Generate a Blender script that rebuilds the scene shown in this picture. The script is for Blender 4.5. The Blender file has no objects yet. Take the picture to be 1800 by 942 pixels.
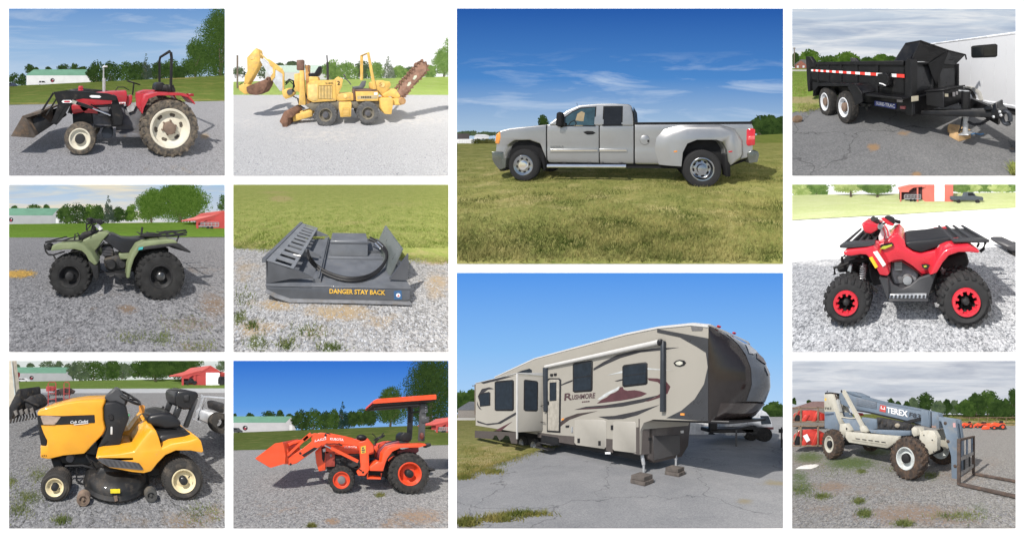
import bpy, bmesh, math, random
import numpy as np
from mathutils import Vector
sc = bpy.context.scene
COL = sc.collection
rnd = random.Random(7); npr = np.random.default_rng(7)

# ---------------------------------------------------------------- camera, world, sun, exposure
CD = 150.0                       # distance camera - front of the white stand
cam = bpy.data.objects.new('camera', bpy.data.cameras.new('camera')); COL.objects.link(cam)
cam.location = (0, -CD, 0); cam.rotation_euler = (math.radians(90), 0, 0)
cam.data.sensor_width = 36; cam.data.lens = 300; cam.data.clip_end = 3000; cam.data.clip_start = 1
sc.camera = cam
AZ, EL = 36, 46                  # sun: from the left, a little in front
w = bpy.data.worlds.new('World'); sc.world = w; w.use_nodes = True
nt = w.node_tree; sk = nt.nodes.new('ShaderNodeTexSky'); sk.sky_type = 'NISHITA'; sk.sun_disc = False
sk.sun_elevation = math.radians(EL); sk.sun_rotation = math.radians(180 + AZ)
nt.links.new(sk.outputs[0], nt.nodes['Background'].inputs[0]); nt.nodes['Background'].inputs[1].default_value = 0.115
sun = bpy.data.objects.new('sun', bpy.data.lights.new('sun', 'SUN')); COL.objects.link(sun)
sun.data.energy = 4.6; sun.data.angle = math.radians(1.2); sun.data.color = (1, .95, .88)
_a, _e = math.radians(AZ), math.radians(EL)
sun.rotation_euler = Vector((-math.sin(_a)*math.cos(_e), -math.cos(_a)*math.cos(_e), math.sin(_e))).to_track_quat('Z', 'Y').to_euler()
vs = sc.view_settings; vs.view_transform = 'Standard'; vs.look = 'None'; vs.exposure = 0.0; vs.gamma = 1; vs.use_curve_mapping = False
EXP = 2 ** vs.exposure
sc.cycles.max_bounces = 6

# ---------------------------------------------------------------- materials
def S(r, g, b):
    return tuple(((c/255)/12.92 if c/255 <= .04045 else ((c/255+.055)/1.055)**2.4) for c in (r, g, b))
def C4(c): return (c[0], c[1], c[2], 1)
class NT:
    def __init__(s, name):
        s.m = bpy.data.materials.new(name); s.m.use_nodes = True; s.t = s.m.node_tree
        s.b = s.t.nodes['Principled BSDF']; s.o = s.t.nodes['Material Output']
        s.rc = s.n('Attribute', attribute_name='rc').outputs['Vector']
    def n(s, ty, ins=None, **kw):
        q = s.t.nodes.new('ShaderNode'+ty)
        for k, v in kw.items(): setattr(q, k, v)
        for k, v in (ins or {}).items(): s.set(q.inputs[k], v)
        return q
    def set(s, sock, v):
        if isinstance(v, bpy.types.NodeSocket): s.t.links.new(v, sock)
        else: sock.default_value = v
    def noise(s, scale, detail=3, rough=.55, vec=None, dist=0):
        return s.n('TexNoise', {'Vector': vec or s.rc, 'Scale': scale, 'Detail': detail, 'Roughness': rough, 'Distortion': dist}).outputs['Fac']
    def map(s, v, a, b, c=0., d=1.):
        return s.n('MapRange', {'Value': v, 'From Min': a, 'From Max': b, 'To Min': c, 'To Max': d}).outputs[0]
    def mix(s, f, a, b, mode='MIX'):
        q = s.n('Mix', data_type='RGBA', blend_type=mode)
        s.set(q.inputs[0], f); s.set(q.inputs[6], C4(a) if isinstance(a, tuple) else a); s.set(q.inputs[7], C4(b) if isinstance(b, tuple) else b)
        return q.outputs[2]
    def math(s, op, a, b):
        q = s.n('Math', operation=op); s.set(q.inputs[0], a); s.set(q.inputs[1], b); return q.outputs[0]
    def stretch(s, x, y, z):
        return s.n('VectorMath', {0: s.rc, 1: (x, y, z)}, operation='MULTIPLY').outputs[0]
    def bump(s, h, st, dist=.02):
        s.set(s.b.inputs['Normal'], s.n('Bump', {'Height': h, 'Strength': st, 'Distance': dist}).outputs[0])
    def attr(s, name): return s.n('Attribute', attribute_name=name).outputs['Fac']
MATS = {}
def M(name, c=None, ro=.5, me=0, va=.15, sca=5, dirt=0, dc=(.19,.15,.10), coat=0, bu=0, bs=40, sp=None):
    """A painted, metal or rubber surface: colour, blotches, dirt, wear, fine relief."""
    if name in MATS: return MATS[name]
    k = NT(name); b = k.b
    f = k.noise(sca, 4); d = tuple(x*(1-va) for x in c); l = tuple(min(1, x*(1+va*.8)) for x in c)
    col = k.mix(k.map(f, .35, .65), d, l)
    if dirt:
        g = k.noise(sca*1.7, 6, .7)
        col = k.mix(k.map(g, .62-.3*dirt, .80-.2*dirt, 0, min(1, .5+dirt*.5)), col, dc)
        k.set(b.inputs['Roughness'], k.map(g, .4, .7, ro, min(1, ro+.35)))
    else: k.set(b.inputs['Roughness'], k.map(f, .3, .7, ro*.85, min(1, ro*1.15)))
    k.set(b.inputs['Base Color'], col); b.inputs['Metallic'].default_value = me
    if sp is None and me < .3 and max(c) < .04: sp = .3
    if sp is not None: b.inputs['Specular IOR Level'].default_value = sp
    if coat: b.inputs['Coat Weight'].default_value = coat; b.inputs['Coat Roughness'].default_value = .06
    if bu: k.bump(k.noise(bs, 4), bu)
    MATS[name] = k.m; return k.m
def leafmat(name, c1, c2, sca=.5):
    if name in MATS: return MATS[name]
    k = NT(name)
    f = k.math('ADD', k.math('MULTIPLY', k.noise(sca, 2), .7), k.math('MULTIPLY', k.noise(sca*9, 2), .3))
    col = k.mix(k.map(f, .38, .62), c1, c2)
    df = k.n('BsdfDiffuse', {'Color': col}); tr = k.n('BsdfTranslucent', {'Color': col})
    mx = k.n('MixShader', {0: .3, 1: df.outputs[0], 2: tr.outputs[0]})
    k.t.links.new(mx.outputs[0], k.o.inputs[0]); MATS[name] = k.m; return k.m
def gravelmat(name, c1, c2, tintc, sca=26, t2=None, patch=.5, rough=.85, dust=.0, bump=.9):
    """Loose stone: a grey for each stone, worn patches, dirt and straw where tint says so."""
    k = NT(name); sca *= 1.35
    v = k.n('TexVoronoi', {'Vector': k.stretch(1, 1, 1), 'Scale': sca, 'Randomness': 1.})
    g = k.n('SeparateColor', {0: v.outputs['Color']}).outputs[0]
    v2 = k.n('TexVoronoi', {'Vector': k.rc, 'Scale': sca*2.3}); g2 = k.n('SeparateColor', {0: v2.outputs['Color']}).outputs[1]
    big = k.noise(.9, 5, .65); fine = k.noise(sca*3, 2)
    f = k.math('ADD', k.math('MULTIPLY', g, .42), k.math('ADD', k.math('MULTIPLY', g2, .38), k.math('MULTIPLY', fine, .2)))
    col = k.mix(k.map(f, .22, .80), tuple(x*.7 for x in c1), tuple(min(.95, x*1.15) for x in c2))
    col = k.mix(k.map(big, .35, .7, 0, patch*.8), col, tuple((a*.45+b*.55)*1.0 for a, b in zip(c1, c2)))
    tt = k.attr('tint'); n2 = k.noise(4.5, 6, .75)
    m = k.map(k.math('ADD', tt, k.math('MULTIPLY', k.math('SUBTRACT', n2, .5), 1.5)), .25, .75, 0, .85)
    tc = k.mix(k.noise(13, 4), tuple(x*.65 for x in tintc), tuple(min(1, x*1.35) for x in tintc))
    col = k.mix(m, col, tc)
    if t2:
        m2 = k.map(k.math('ADD', k.attr('tint2'), k.math('MULTIPLY', k.math('SUBTRACT', k.noise(6, 6, .8), .5), 1.6)), .3, .7, 0, .9)
        col = k.mix(m2, col, k.mix(k.noise(40, 3), tuple(x*.5 for x in t2), t2))
    k.set(k.b.inputs['Base Color'], col); k.b.inputs['Roughness'].default_value = rough; k.b.inputs['Specular IOR Level'].default_value = .25
    h = k.math('ADD', k.math('MULTIPLY', k.n('TexVoronoi', {'Vector': k.rc, 'Scale': sca}, feature='SMOOTH_F1').outputs['Distance'], -1.), k.math('MULTIPLY', fine, .3))
    yv = k.n('SeparateXYZ', {0: k.rc}).outputs[1]; k.bump(h, k.map(yv, 2., 9., bump*.75, .06), .025); return k.m
def asphaltmat(name, c1, c2, tintc, t2=None, cw=.009, cs=.42):
    k = NT(name)
    big = k.noise(.55, 6, .7); f = k.noise(95, 2); v = k.n('TexVoronoi', {'Vector': k.rc, 'Scale': 60.})
    g = k.n('SeparateColor', {0: v.outputs['Color']}).outputs[0]
    col = k.mix(k.map(k.math('ADD', k.math('MULTIPLY', big, .55), k.math('MULTIPLY', k.math('ADD', f, g), .25)), .32, .72), c1, c2)
    cr = k.n('TexVoronoi', {'Vector': k.n('VectorMath', {0: k.rc, 1: k.n('TexNoise', {'Vector': k.rc, 'Scale': 1.6, 'Detail': 4.}).outputs['Color']}, operation='ADD').outputs[0], 'Scale': cs}, feature='DISTANCE_TO_EDGE').outputs['Distance']
    col = k.mix(k.map(cr, .0, cw, .6, 0), col, tuple(x*.25 for x in c1))
    m = k.map(k.math('ADD', k.attr('tint'), k.math('MULTIPLY', k.math('SUBTRACT', k.noise(3.5, 6, .75), .5), 1.4)), .3, .7, 0, .9)
    col = k.mix(m, col, k.mix(k.noise(20, 4), tuple(x*.6 for x in tintc), tintc))
    if t2:
        m2 = k.map(k.math('ADD', k.attr('tint2'), k.math('MULTIPLY', k.math('SUBTRACT', k.noise(5, 6, .8), .5), .8)), .35, .6, 0, 1)
        col = k.mix(m2, col, k.mix(k.noise(30, 4), tuple(x*.55 for x in t2), t2))
    k.set(k.b.inputs['Base Color'], col); k.b.inputs['Roughness'].default_value = .9; k.b.inputs['Specular IOR Level'].default_value = .2
    k.bump(k.math('ADD', f, g), .35, .01); return k.m
def grassmat(name, c1, c2, c3, sca=1.1, fine=22, p3=.5):
    k = NT(name)
    a = k.noise(sca, 5, .65); b = k.noise(fine, 4, .7); c = k.noise(sca*2.7, 5, .7)
    col = k.mix(k.map(k.math('ADD', k.math('MULTIPLY', a, .5), k.math('MULTIPLY', b, .5)), .35, .65), c1, c2)
    col = k.mix(k.map(c, .5, .72, 0, p3), col, c3)
    tt = k.map(k.math('ADD', k.attr('tint'), k.math('MULTIPLY', k.math('SUBTRACT', c, .5), 1.5)), .25, .75, 0, .9)
    col = k.mix(tt, col, k.mix(b, tuple(x*.7 for x in c3), c3))
    k.set(k.b.inputs['Base Color'], col); k.b.inputs['Roughness'].default_value = .95; k.b.inputs['Specular IOR Level'].default_value = .1
    k.bump(b, .8, .05); return k.m
def skymat(name, bot, mid, top, cloud=None, cc=(1,1,1), amt=.6, cs=(2,5), th=(.5,.7), cloud2=None, seed=0., lo=-.1, hi=2.):
    """rc on the sky sheet runs 0..1 across and 0..1 upwards. Emission colours are what the sky shows at exposure 0."""
    k = NT(name); k.t.nodes.remove(k.b)
    y = k.n('SeparateXYZ', {0: k.rc}).outputs[1]
    col = k.mix(k.map(y, .5, 1), k.mix(k.map(y, 0, .5), bot, mid), top)
    if cloud:
        vec = k.n('VectorMath', {0: k.stretch(cs[0], cs[1], 1), 1: (seed, seed*.7, 0)}, operation='ADD').outputs[0]
        n = k.noise(1.0, 7, .62, vec, .6); e = k.math('MULTIPLY', k.map(y, lo-.1, lo+.1), k.map(y, hi+.1, hi-.1))
        col = k.mix(k.math('MULTIPLY', k.map(n, th[0], th[1], 0, amt), e), col, cloud)
        if cloud2:
            n2 = k.noise(1.3, 6, .6, k.n('VectorMath', {0: vec, 1: (7.3, 3.1, 0)}, operation='ADD').outputs[0], .4)
            col = k.mix(k.math('MULTIPLY', k.map(n2, .45, .68, 0, .8), e), col, cloud2)
    em = k.n('Emission', {'Color': col, 'Strength': 1/EXP}); k.t.links.new(em.outputs[0], k.o.inputs[0]); return k.m

# ---------------------------------------------------------------- stages of the white stand
FP = 100*CD
def px2w(px, py, d):
    k = (CD+d)/FP
    return np.stack([(px-900)*k, d+0*px, (471-py)*k], -1)
class Stage:
    """One raked, forced-perspective stage. Everything on it is modelled in metres about an eye at height h (X right, Y away, Z up);
    the rake maps straight lines to straight lines, so far things are built smaller and shallower the nearer they are to its horizon."""
    def __init__(s, o, z, rect, yh, f, h, d0, xc=None, lam=1.3, tend=1.):
        s.o, s.z, s.r, s.yh, s.f, s.h = o, z, rect, yh, f, h
        s.xc = (rect[0]+rect[2])/2 if xc is None else xc
        s.Yf = f*h/(rect[3]-yh); s.d0 = d0; s.d1 = d0+lam*f/z/100
        s.A = 1/(CD+s.d1); s.B = (1/(CD+d0)-s.A)*s.Yf
        s.dend = s.d1 if tend == 1. else float(s.dep(tend))
        s.E = np.array([0, 0, h])
    def dep(s, Y): return 1/(s.A+s.B/Y)-CD
    def zp(s, V):
        Y = np.maximum(V[:, 1], .05)
        return s.xc+s.f*V[:, 0]/Y, s.yh+s.f*(s.h-V[:, 2])/Y
    def big(s, zx, zy): return zx/s.z+s.o[0], zy/s.z+s.o[1]
    def world(s, V):
        zx, zy = s.zp(V); px, py = s.big(zx, zy)
        return px2w(px, py, s.dep(np.maximum(V[:, 1], .05)))
    def at(s, zx, zy, Y): return np.array([(zx-s.xc)*Y/s.f, Y, s.h-(zy-s.yh)*Y/s.f])
    def gy(s, zy): return s.f*s.h/(zy-s.yh)          # depth of flat ground seen at zy
    def planes(s):
        x0, y0, x1, y1 = s.r
        return [(s.f, s.xc-x0, 0), (-s.f, x1-s.xc, 0), (0, y1-s.yh, s.f), (0, s.yh-y0, -s.f)]

def clipmesh(P, V, F):
    zx, zy = P.zp(V); x0, y0, x1, y1 = P.r
    if zx.min() >= x0-.3 and zx.max() <= x1+.3 and zy.min() >= y0-.3 and zy.max() <= y1+.3: return V, F
    bm = bmesh.new(); vs = [bm.verts.new(v) for v in V]
    for f in F:
        try: bm.faces.new([vs[i] for i in f])
        except ValueError: pass
    for n in P.planes():
        g = bm.verts[:]+bm.edges[:]+bm.faces[:]
        if not g: break
        r = bmesh.ops.bisect_plane(bm, geom=g, plane_co=P.E, plane_no=n, clear_inner=True)
        ed = [e for e in r['geom_cut'] if isinstance(e, bmesh.types.BMEdge)]
        if ed and len(bm.faces) < 4000:
            try: bmesh.ops.edgenet_fill(bm, edges=ed)
            except Exception: pass
    bm.verts.index_update()
    V = np.array([v.co[:] for v in bm.verts]).reshape(-1, 3); F = [[v.index for v in f.verts] for f in bm.faces]; bm.free()
    return V, F
def mkmesh(name, P, V, F, mat, smooth=0, org=(0, 0, 0), clip=True, attrs=None, rc=None):
    V = np.asarray(V, float)
    if clip: V, F = clipmesh(P, V, F)
    me = bpy.data.meshes.new(name)
    if len(V):
        W = P.world(V)-np.asarray(org)
        me.from_pydata(W.tolist(), [], F if isinstance(F, list) else F.tolist())
        a = me.attributes.new('rc', 'FLOAT_VECTOR', 'POINT'); a.data.foreach_set('vector', np.asarray(V if rc is None else rc, dtype=np.float32).ravel())
        for k, v in (attrs or {}).items():
            a = me.attributes.new(k, 'FLOAT', 'POINT'); a.data.foreach_set('value', np.asarray(v, dtype=np.float32))
    me.materials.append(mat)
    if smooth:
        me.polygons.foreach_set('use_smooth', [True]*len(me.polygons)); me.set_sharp_from_angle(angle=math.radians(smooth))
    return me
def link(name, me, **props):
    o = bpy.data.objects.new(name, me); COL.objects.link(o)
    for k, v in props.items():
        if v: o[k] = v
    return o

# ---------------------------------------------------------------- geometry in a frame (l along, w across and away, z up)
class Fr:
    def __init__(s, P, O, yaw=0, pitch=0):
        s.P = P; s.O = np.array([O[0], O[1], O[2] if len(O) > 2 else 0.]); c, q = math.cos(math.radians(yaw)), math.sin(math.radians(yaw))
        s.R = np.array([[c, q, 0], [-q, c, 0], [0, 0, 1]])      # rows: l, w, z axes
    def g(s, L): return np.asarray(L, float) @ s.R + s.O
    def ray(s, zx, zy):
        P = s.P; return s.R @ np.array([(zx-P.xc)/P.f, 1, -(zy-P.yh)/P.f]), s.R @ (P.E-s.O)
    def hit(s, zx, zy, ax, val):
        r, e = s.ray(zx, zy); return e+r*(val-e[ax])/r[ax]
    def t(s, zx, zy, w=0):
        q = s.hit(zx, zy, 1, w); return q[0], q[2]
    def ts(s, pts, w=0): return [s.t(x, y, w) for x, y in pts]
    def top(s, zx, zy, z=0):
        q = s.hit(zx, zy, 2, z); return q[0], q[1]
    def end(s, zx, zy, l=0):
        q = s.hit(zx, zy, 0, l); return q[1], q[2]
    def mpp(s, zx, zy, w=0):                                  # metres in one traced pixel
        a = s.t(zx, zy, w); b = s.t(zx, zy+1, w); return abs(b[1]-a[1])
def J(*gs):
    V, F, n = [], [], 0
    for v, f in gs:
        v = np.asarray(v, float); V.append(v); F += [[i+n for i in q] for q in f]; n += len(v)
    return np.concatenate(V), F
def bev(geo, r, seg=1, ang=30):
    V, F = geo; bm = bmesh.new(); vs = [bm.verts.new(v) for v in V]
    for f in F: bm.faces.new([vs[i] for i in f])
    bmesh.ops.recalc_face_normals(bm, faces=bm.faces[:])
    ed = [e for e in bm.edges if len(e.link_faces) == 2 and e.calc_face_angle(0) > math.radians(ang)]
    bmesh.ops.bevel(bm, geom=ed, offset=r, segments=seg, affect='EDGES', clamp_overlap=True, profile=.5)
    bm.verts.index_update(); V = np.array([v.co[:] for v in bm.verts]); F = [[v.index for v in f.verts] for f in bm.faces]; bm.free(); return V, F
def prism(pts, w0, w1, r=0, seg=1, ax=1):
    """outline (l,z) swept from w0 to w1; ax=0: outline (w,z) swept along l; ax=2: outline (l,w) swept up"""
    n = len(pts); a = [(p[0], w0, p[1]) for p in pts]+[(p[0], w1, p[1]) for p in pts]
    if ax == 0: a = [(q[1], q[0], q[2]) for q in a]
    if ax == 2: a = [(q[0], q[2], q[1]) for q in a]
    F = [list(range(n)), list(range(2*n-1, n-1, -1))]+[[i, n+i, n+(i+1) % n, (i+1) % n] for i in range(n)]
    return bev((a, F), r, seg) if r else (np.array(a), F)
def box(l0, l1, w0, w1, z0, z1, r=0, seg=1): return prism([(l0, z0), (l1, z0), (l1, z1), (l0, z1)], w0, w1, r, seg)
def loft(secs, caps=True):
    """rings of equal length joined in order"""
    n = len(secs[0]); V = np.array([p for s_ in secs for p in s_], float)
    F = [[k*n+i, k*n+(i+1) % n, (k+1)*n+(i+1) % n, (k+1)*n+i] for k in range(len(secs)-1) for i in range(n)]
    if caps: F += [list(range(n))[::-1], [(len(secs)-1)*n+i for i in range(n)]]
    return V, F
def tube(pts, r, n=8, closed=False):
    pts = [np.array(p, float) for p in pts]; m = len(pts); secs = []
    rr = r if isinstance(r, (list, tuple)) else [r]*m
    for i, p in enumerate(pts):
        a = pts[i-1] if (i or closed) else p; b = pts[(i+1) % m] if (i < m-1 or closed) else p
        d = b-a; d = d/(np.linalg.norm(d)+1e-9); u = np.cross(d, (0, 0, 1) if abs(d[2]) < .9 else (1, 0, 0)); u /= np.linalg.norm(u); v = np.cross(d, u)
        secs.append([p+rr[i]*(math.cos(2*math.pi*k/n)*u+math.sin(2*math.pi*k/n)*v) for k in range(n)])
    if closed: secs.append(secs[0])
    return loft(secs, not closed)
def beam(p, q, a, b):
    """a bar from p to q (l,w,z): a high in the l-z plane, b thick across w"""
    p, q = np.array(p, float), np.array(q, float); d = q-p; n = np.array([-d[2], 0, d[0]]); n = n/(np.linalg.norm(n)+1e-9)*a/2; o = np.array([0, b/2, 0])
    return loft([[x+n+o, x+n-o, x-n-o, x-n+o] for x in (p, q)])
def lathe(prof, c, n=28, ax=1, ph=0):
    """profile (radius, offset) turned about the w axis (ax=1), l axis (0) or z axis (2) through c=(l,w,z)"""
    secs = []
    for k in range(n):
        t = 2*math.pi*k/n+ph; row = []
        for r, o in prof:
            a, b = r*math.cos(t), r*math.sin(t)
            row.append((c[0]+a, c[1]+o, c[2]+b) if ax == 1 else (c[0]+o, c[1]+a, c[2]+b) if ax == 0 else (c[0]+a, c[1]+b, c[2]+o))
        secs.append(row)
    m = len(prof); V = np.array([p for s_ in secs for p in s_])
    F = [[k*m+i, k*m+i+1, ((k+1) % n)*m+i+1, ((k+1) % n)*m+i] for k in range(n) for i in range(m-1)]
    return V, F
def ball(c, rl, rw, rz, n=12, m=7):
    return lathe([(max(1e-4, math.sin(math.pi*i/(m-1)))*1., -math.cos(math.pi*i/(m-1))) for i in range(m)], (0, 0, 0), n, 2)[0]*np.array([rl, rw, rz])+np.array(c), lathe([(1, i) for i in range(m)], (0, 0, 0), n, 2)[1]
_txt = {}
def text2d(s_, bold=.0, ext=.004):
    if (s_, bold) not in _txt:
        cu = bpy.data.curves.new('lettering', 'FONT'); cu.body = s_; cu.size = 1; cu.offset = bold; cu.resolution_u = 2
        o = bpy.data.objects.new('lettering', cu); COL.objects.link(o); bpy.context.view_layer.update()
        me = bpy.data.meshes.new_from_object(o.evaluated_get(bpy.context.evaluated_depsgraph_get()))
        V = np.array([v.co[:2] for v in me.vertices]); F = [list(p.vertices) for p in me.polygons]
        bpy.data.objects.remove(o); bpy.data.curves.remove(cu); bpy.data.meshes.remove(me)
        V -= V.min(0); V /= V.max(0); _txt[(s_, bold)] = (V, F)
    return _txt[(s_, bold)]

class Thing:
    def __init__(s, P, fr, name, label, cat, group=None, base=(0, 0, 0)):
        s.P, s.fr = P, fr; s.o = link(name, None, label=label, category=cat, group=group); s.o.empty_display_size = .2
        s.org = P.world(fr.g([base]))[0]; s.o.location = s.org.tolist()
    def add(s, name, geo, mat, par=None, sm=35, label=None, kind=None, clip=True):
        if isinstance(geo, list): geo = J(*geo)
        V, F = geo; me = mkmesh(name, s.P, s.fr.g(V), F, mat, sm, s.org, clip)
        o = link(name, me, label=label, kind=kind); o.parent = par or s.o; return o
    def pz(s, pts, w0, w1, wt=None, r=0, seg=1):
        return prism(s.fr.ts(pts, w0 if wt is None else wt), w0, w1, r, seg)
    def tz(s, pts, w, r, n=8):                                # tube through traced points; w number or list
        ws = w if isinstance(w, (list, tuple)) else [w]*len(pts)
        L = [s.fr.t(x, y, q) for (x, y), q in zip(pts, ws)]
        return tube([(a[0], q, a[1]) for a, q in zip(L, ws)], r, n)
    def bz(s, p, q, w, a, b):                                 # beam between traced points; a in traced pixels
        A, B = s.fr.t(*p, w), s.fr.t(*q, w); return beam((A[0], w+b/2, A[1]), (B[0], w+b/2, B[1]), a*s.fr.mpp(*p, w), b)
    def text(s, st, p0, p1, hz, w, mat, par=None, bold=.01, name='lettering', it=0, ext=.006):
        V, F = text2d(st, bold); a, b = np.array(s.fr.t(*p0, w)), np.array(s.fr.t(*p1, w)); hh = hz*s.fr.mpp(*p0, w)
        up = np.array([it*hh, hh]); q = a+V[:, :1]*(b-a)+V[:, 1:]*up
        n = len(q); W = np.concatenate([np.c_[q[:, 0], np.full(n, w-ext), q[:, 1]], np.c_[q[:, 0], np.full(n, w), q[:, 1]]])
        return s.add(name, (W, F), mat, par, 0) if True else None
def solo(P, fr, name, label, cat, geo, mat, group=None, sm=35, kind=None, clip=True, base=None):
    if isinstance(geo, list): geo = J(*geo)
    V = fr.g(geo[0]); W = P.world(V); org = np.array([W[:, 0].mean(), W[:, 1].mean(), W[:, 2].min()])
    o = link(name, mkmesh(name, P, V, geo[1], mat, sm, org, clip), label=label, category=cat, group=group, kind=kind); o.location = org.tolist(); return o

# ---------------------------------------------------------------- wheels
def tyre_geo(c, R, ri, w0, wd, style, n=40):
    b = wd*.12; sh = R*.06
    prof = [(ri, w0+wd*.1), (ri*1.03, w0+wd*.04), ((ri+R)/2, w0), (R-sh, w0+b*.7), (R-sh*.35, w0+b*1.6), (R-sh*.2, w0+wd/2), (R-sh*.35, w0+wd-b*1.6), (R-sh, w0+wd-b*.7), ((ri+R)/2, w0+wd), (ri, w0+wd*.9)]
    g = [lathe([(r, o) for r, o in prof], (c[0], 0, c[1]), n)]
    def lug(t0, t1, wa, wb, th, hgt):
        q = []
        for (t, ww) in ((t0, wa), (t1, wb)):
            for dt, rr in ((-th, R-sh*.9), (th, R-sh*.9), (th*.8, R+hgt), (-th*.8, R+hgt)):
                # shoulders fall away at the outer edges
                edge = min(ww-w0, w0+wd-ww)/wd; rr -= max(0, .16-edge)*R*.5
                q.append((c[0]+rr*math.cos(t+dt), ww, c[1]+rr*math.sin(t+dt)))
        return loft([q[:4], q[4:]])
    if style == 'ag':
        k = int(round(2*math.pi*R/(R*.30)))
        for i in range(k):
            t = 2*math.pi*i/k
            g.append(lug(t, t+.24, w0-.004, w0+wd*.55, .055, R*.045)); g.append(lug(t+.15, t+.39, w0+wd+.004, w0+wd*.45, .055, R*.045))
    elif style == 'atv':
        k = 20
        for i in range(k):
            t = 2*math.pi*i/k
            for wa, wb, o in ((.0, .24, 0), (.3, .48, .15), (.52, .7, 0), (.76, 1., .15)):
                g.append(lug(t+o, t+o+.03, w0+wd*wa, w0+wd*wb, .075, R*.05))
    elif style == 'turf':
        for i in range(44):
            t = 2*math.pi*i/44
            for wa, wb in ((.06, .28), (.36, .64), (.72, .94)): g.append(lug(t, t+.03, w0+wd*wa, w0+wd*wb, .045, R*.015))
    elif style == 'road':
        for i in range(60):
            t = 2*math.pi*i/60
            for wa, wb in ((.04, .3), (.36, .64), (.7, .96)): g.append(lug(t, t+.02, w0+wd*wa, w0+wd*wb, .04, R*.006))
    return g
def wheel(q, zx, zy, rz, w0, wd, mt, mr, style='ag', rim=.6, hub=.16, mh=None, bolts=6, holes=0, dish=.25, mhole=None, c=None, R=None, lab=None, far=False):
    """wheel (its rim) > tyre, hub, hole/lug_nut; centre traced at plane w0, outer face towards the viewer"""
    if c is None: c = q.fr.t(zx, zy, w0)
    if R is None: R = rz*q.fr.mpp(zx, zy, w0)
    ri = R*rim; ww = w0 if not far else w0
    d = wd*dish
    rg = lathe([(ri*1.02, w0+wd*.06), (ri*.99, w0+wd*.01), (ri*.90, w0+wd*.03), (ri*.84, w0+d*.75), (ri*.70, w0+d), (ri*.45, w0+d*.8), (ri*.30, w0+d*.7), (.001, w0+d*.7)], (c[0], 0, c[1]), 32)
    back = lathe([(ri*.98, w0+wd*.06), (ri*.98, w0+wd*.94), (.001, w0+wd*.8)], (c[0], 0, c[1]), 24)
    o = q.add('wheel', [rg, back], mr, None, 40, label=lab)
    q.add('tyre', tyre_geo(c, R*.965 if style in ('ag', 'atv') else R*.985, ri, w0, wd, style), mt, o, 40)
    if far: return o
    hr = ri*hub*1.6
    q.add('hub', lathe([(hr, w0+d*.75), (hr*.95, w0+d*.1), (hr*.6, w0-.0), (.001, w0-.002)], (c[0], 0, c[1]), 16), mh or mr, o, 40)
    bl = []
    for i in range(bolts):
        t = 2*math.pi*i/bolts+.3; x, z = c[0]+ri*.36*math.cos(t), c[1]+ri*.36*math.sin(t)
        bl.append(lathe([(ri*.055, w0+d*.8), (ri*.05, w0+d*.5), (.001, w0+d*.48)], (x, 0, z), 6))
    if bl: q.add('lug_nuts', bl, mh or mr, o, 0, kind='stuff')
    for i in range(holes):
        t = 2*math.pi*i/holes+.2; x, z = c[0]+ri*.66*math.cos(t), c[1]+ri*.66*math.sin(t)
        q.add('rim_opening', lathe([(ri*.15, w0+d*.97), (ri*.13, w0+d*.90), (.001, w0+d*.92)], (x, 0, z), 10), mhole, o, 0)
    return o

# ---------------------------------------------------------------- ground, sky, stand
def sheet(P, name, rows, mat, nx=70, ny=50, zo=0, tint=(), tint2=(), nz=0, kind='structure', edge=0, xs=None, e0=0):
    """ground strip: rows of (Y, traced height left, traced height right); None = flat ground"""
    x0, y0, x1, y1 = P.r; V, rc = [], []
    if xs: x0, x1 = xs
    R = []
    for Y, a, b, *e in rows:
        Y2 = e[0] if e else Y
        za = 0 if a is None else P.h-(a-P.yh)*Y/P.f; zb = 0 if b is None else P.h-(b-P.yh)*Y2/P.f
        R.append((1/Y, za, zb, 1/Y2))
    s = np.linspace(0, len(R)-1, ny+1)
    iy, za, zb, iy2 = (np.interp(s, range(len(R)), [r[k] for r in R]) for k in range(4))
    u = np.linspace(0, 1, nx+1)
    for j in range(ny+1):
        Y = 1/(iy[j]+(iy2[j]-iy[j])*u)
        if e0 and j == 0: Y = Y*(1+e0*np.interp(u, np.linspace(0, 1, 60), npr.uniform(-1, 1, 60)))
        if edge and j == ny: Y = Y*(1+edge*np.interp(u, np.linspace(0, 1, 25), npr.uniform(-1, 1, 25)))
        X = (x0+(x1-x0)*u-P.xc)*Y/P.f
        V.append(np.stack([X, Y, za[j]+(zb[j]-za[j])*u+zo], -1))
    V = np.concatenate(V)
    if nz:
        V[:, 2] += nz*(1.2+np.sin(V[:, 0]*2.1+V[:, 1]*1.3)+np.sin(V[:, 0]*.9-V[:, 1]*2.7+1))*.5*(V[:, 1] > P.Yf*1.02)
    n = nx+1; F = [[j*n+i, j*n+i+1, (j+1)*n+i+1, (j+1)*n+i] for j in range(ny) for i in range(nx)]
    zx, zy = P.zp(V); V[:, 2] -= np.maximum(0, y0-zy)*V[:, 1]/P.f
    at = {}
    for nm, bl in (('tint', tint), ('tint2', tint2)):
        t = np.zeros(len(V))
        for bx_, by, rx, ry, am in bl: t = np.maximum(t, am*np.exp(-((zx-bx_)/rx)**2-((zy-by)/ry)**2))
        at[nm] = t
    me = mkmesh(name, P, V, F, mat, 60, clip=False, attrs=at); return link(name, me, kind=kind)
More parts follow.
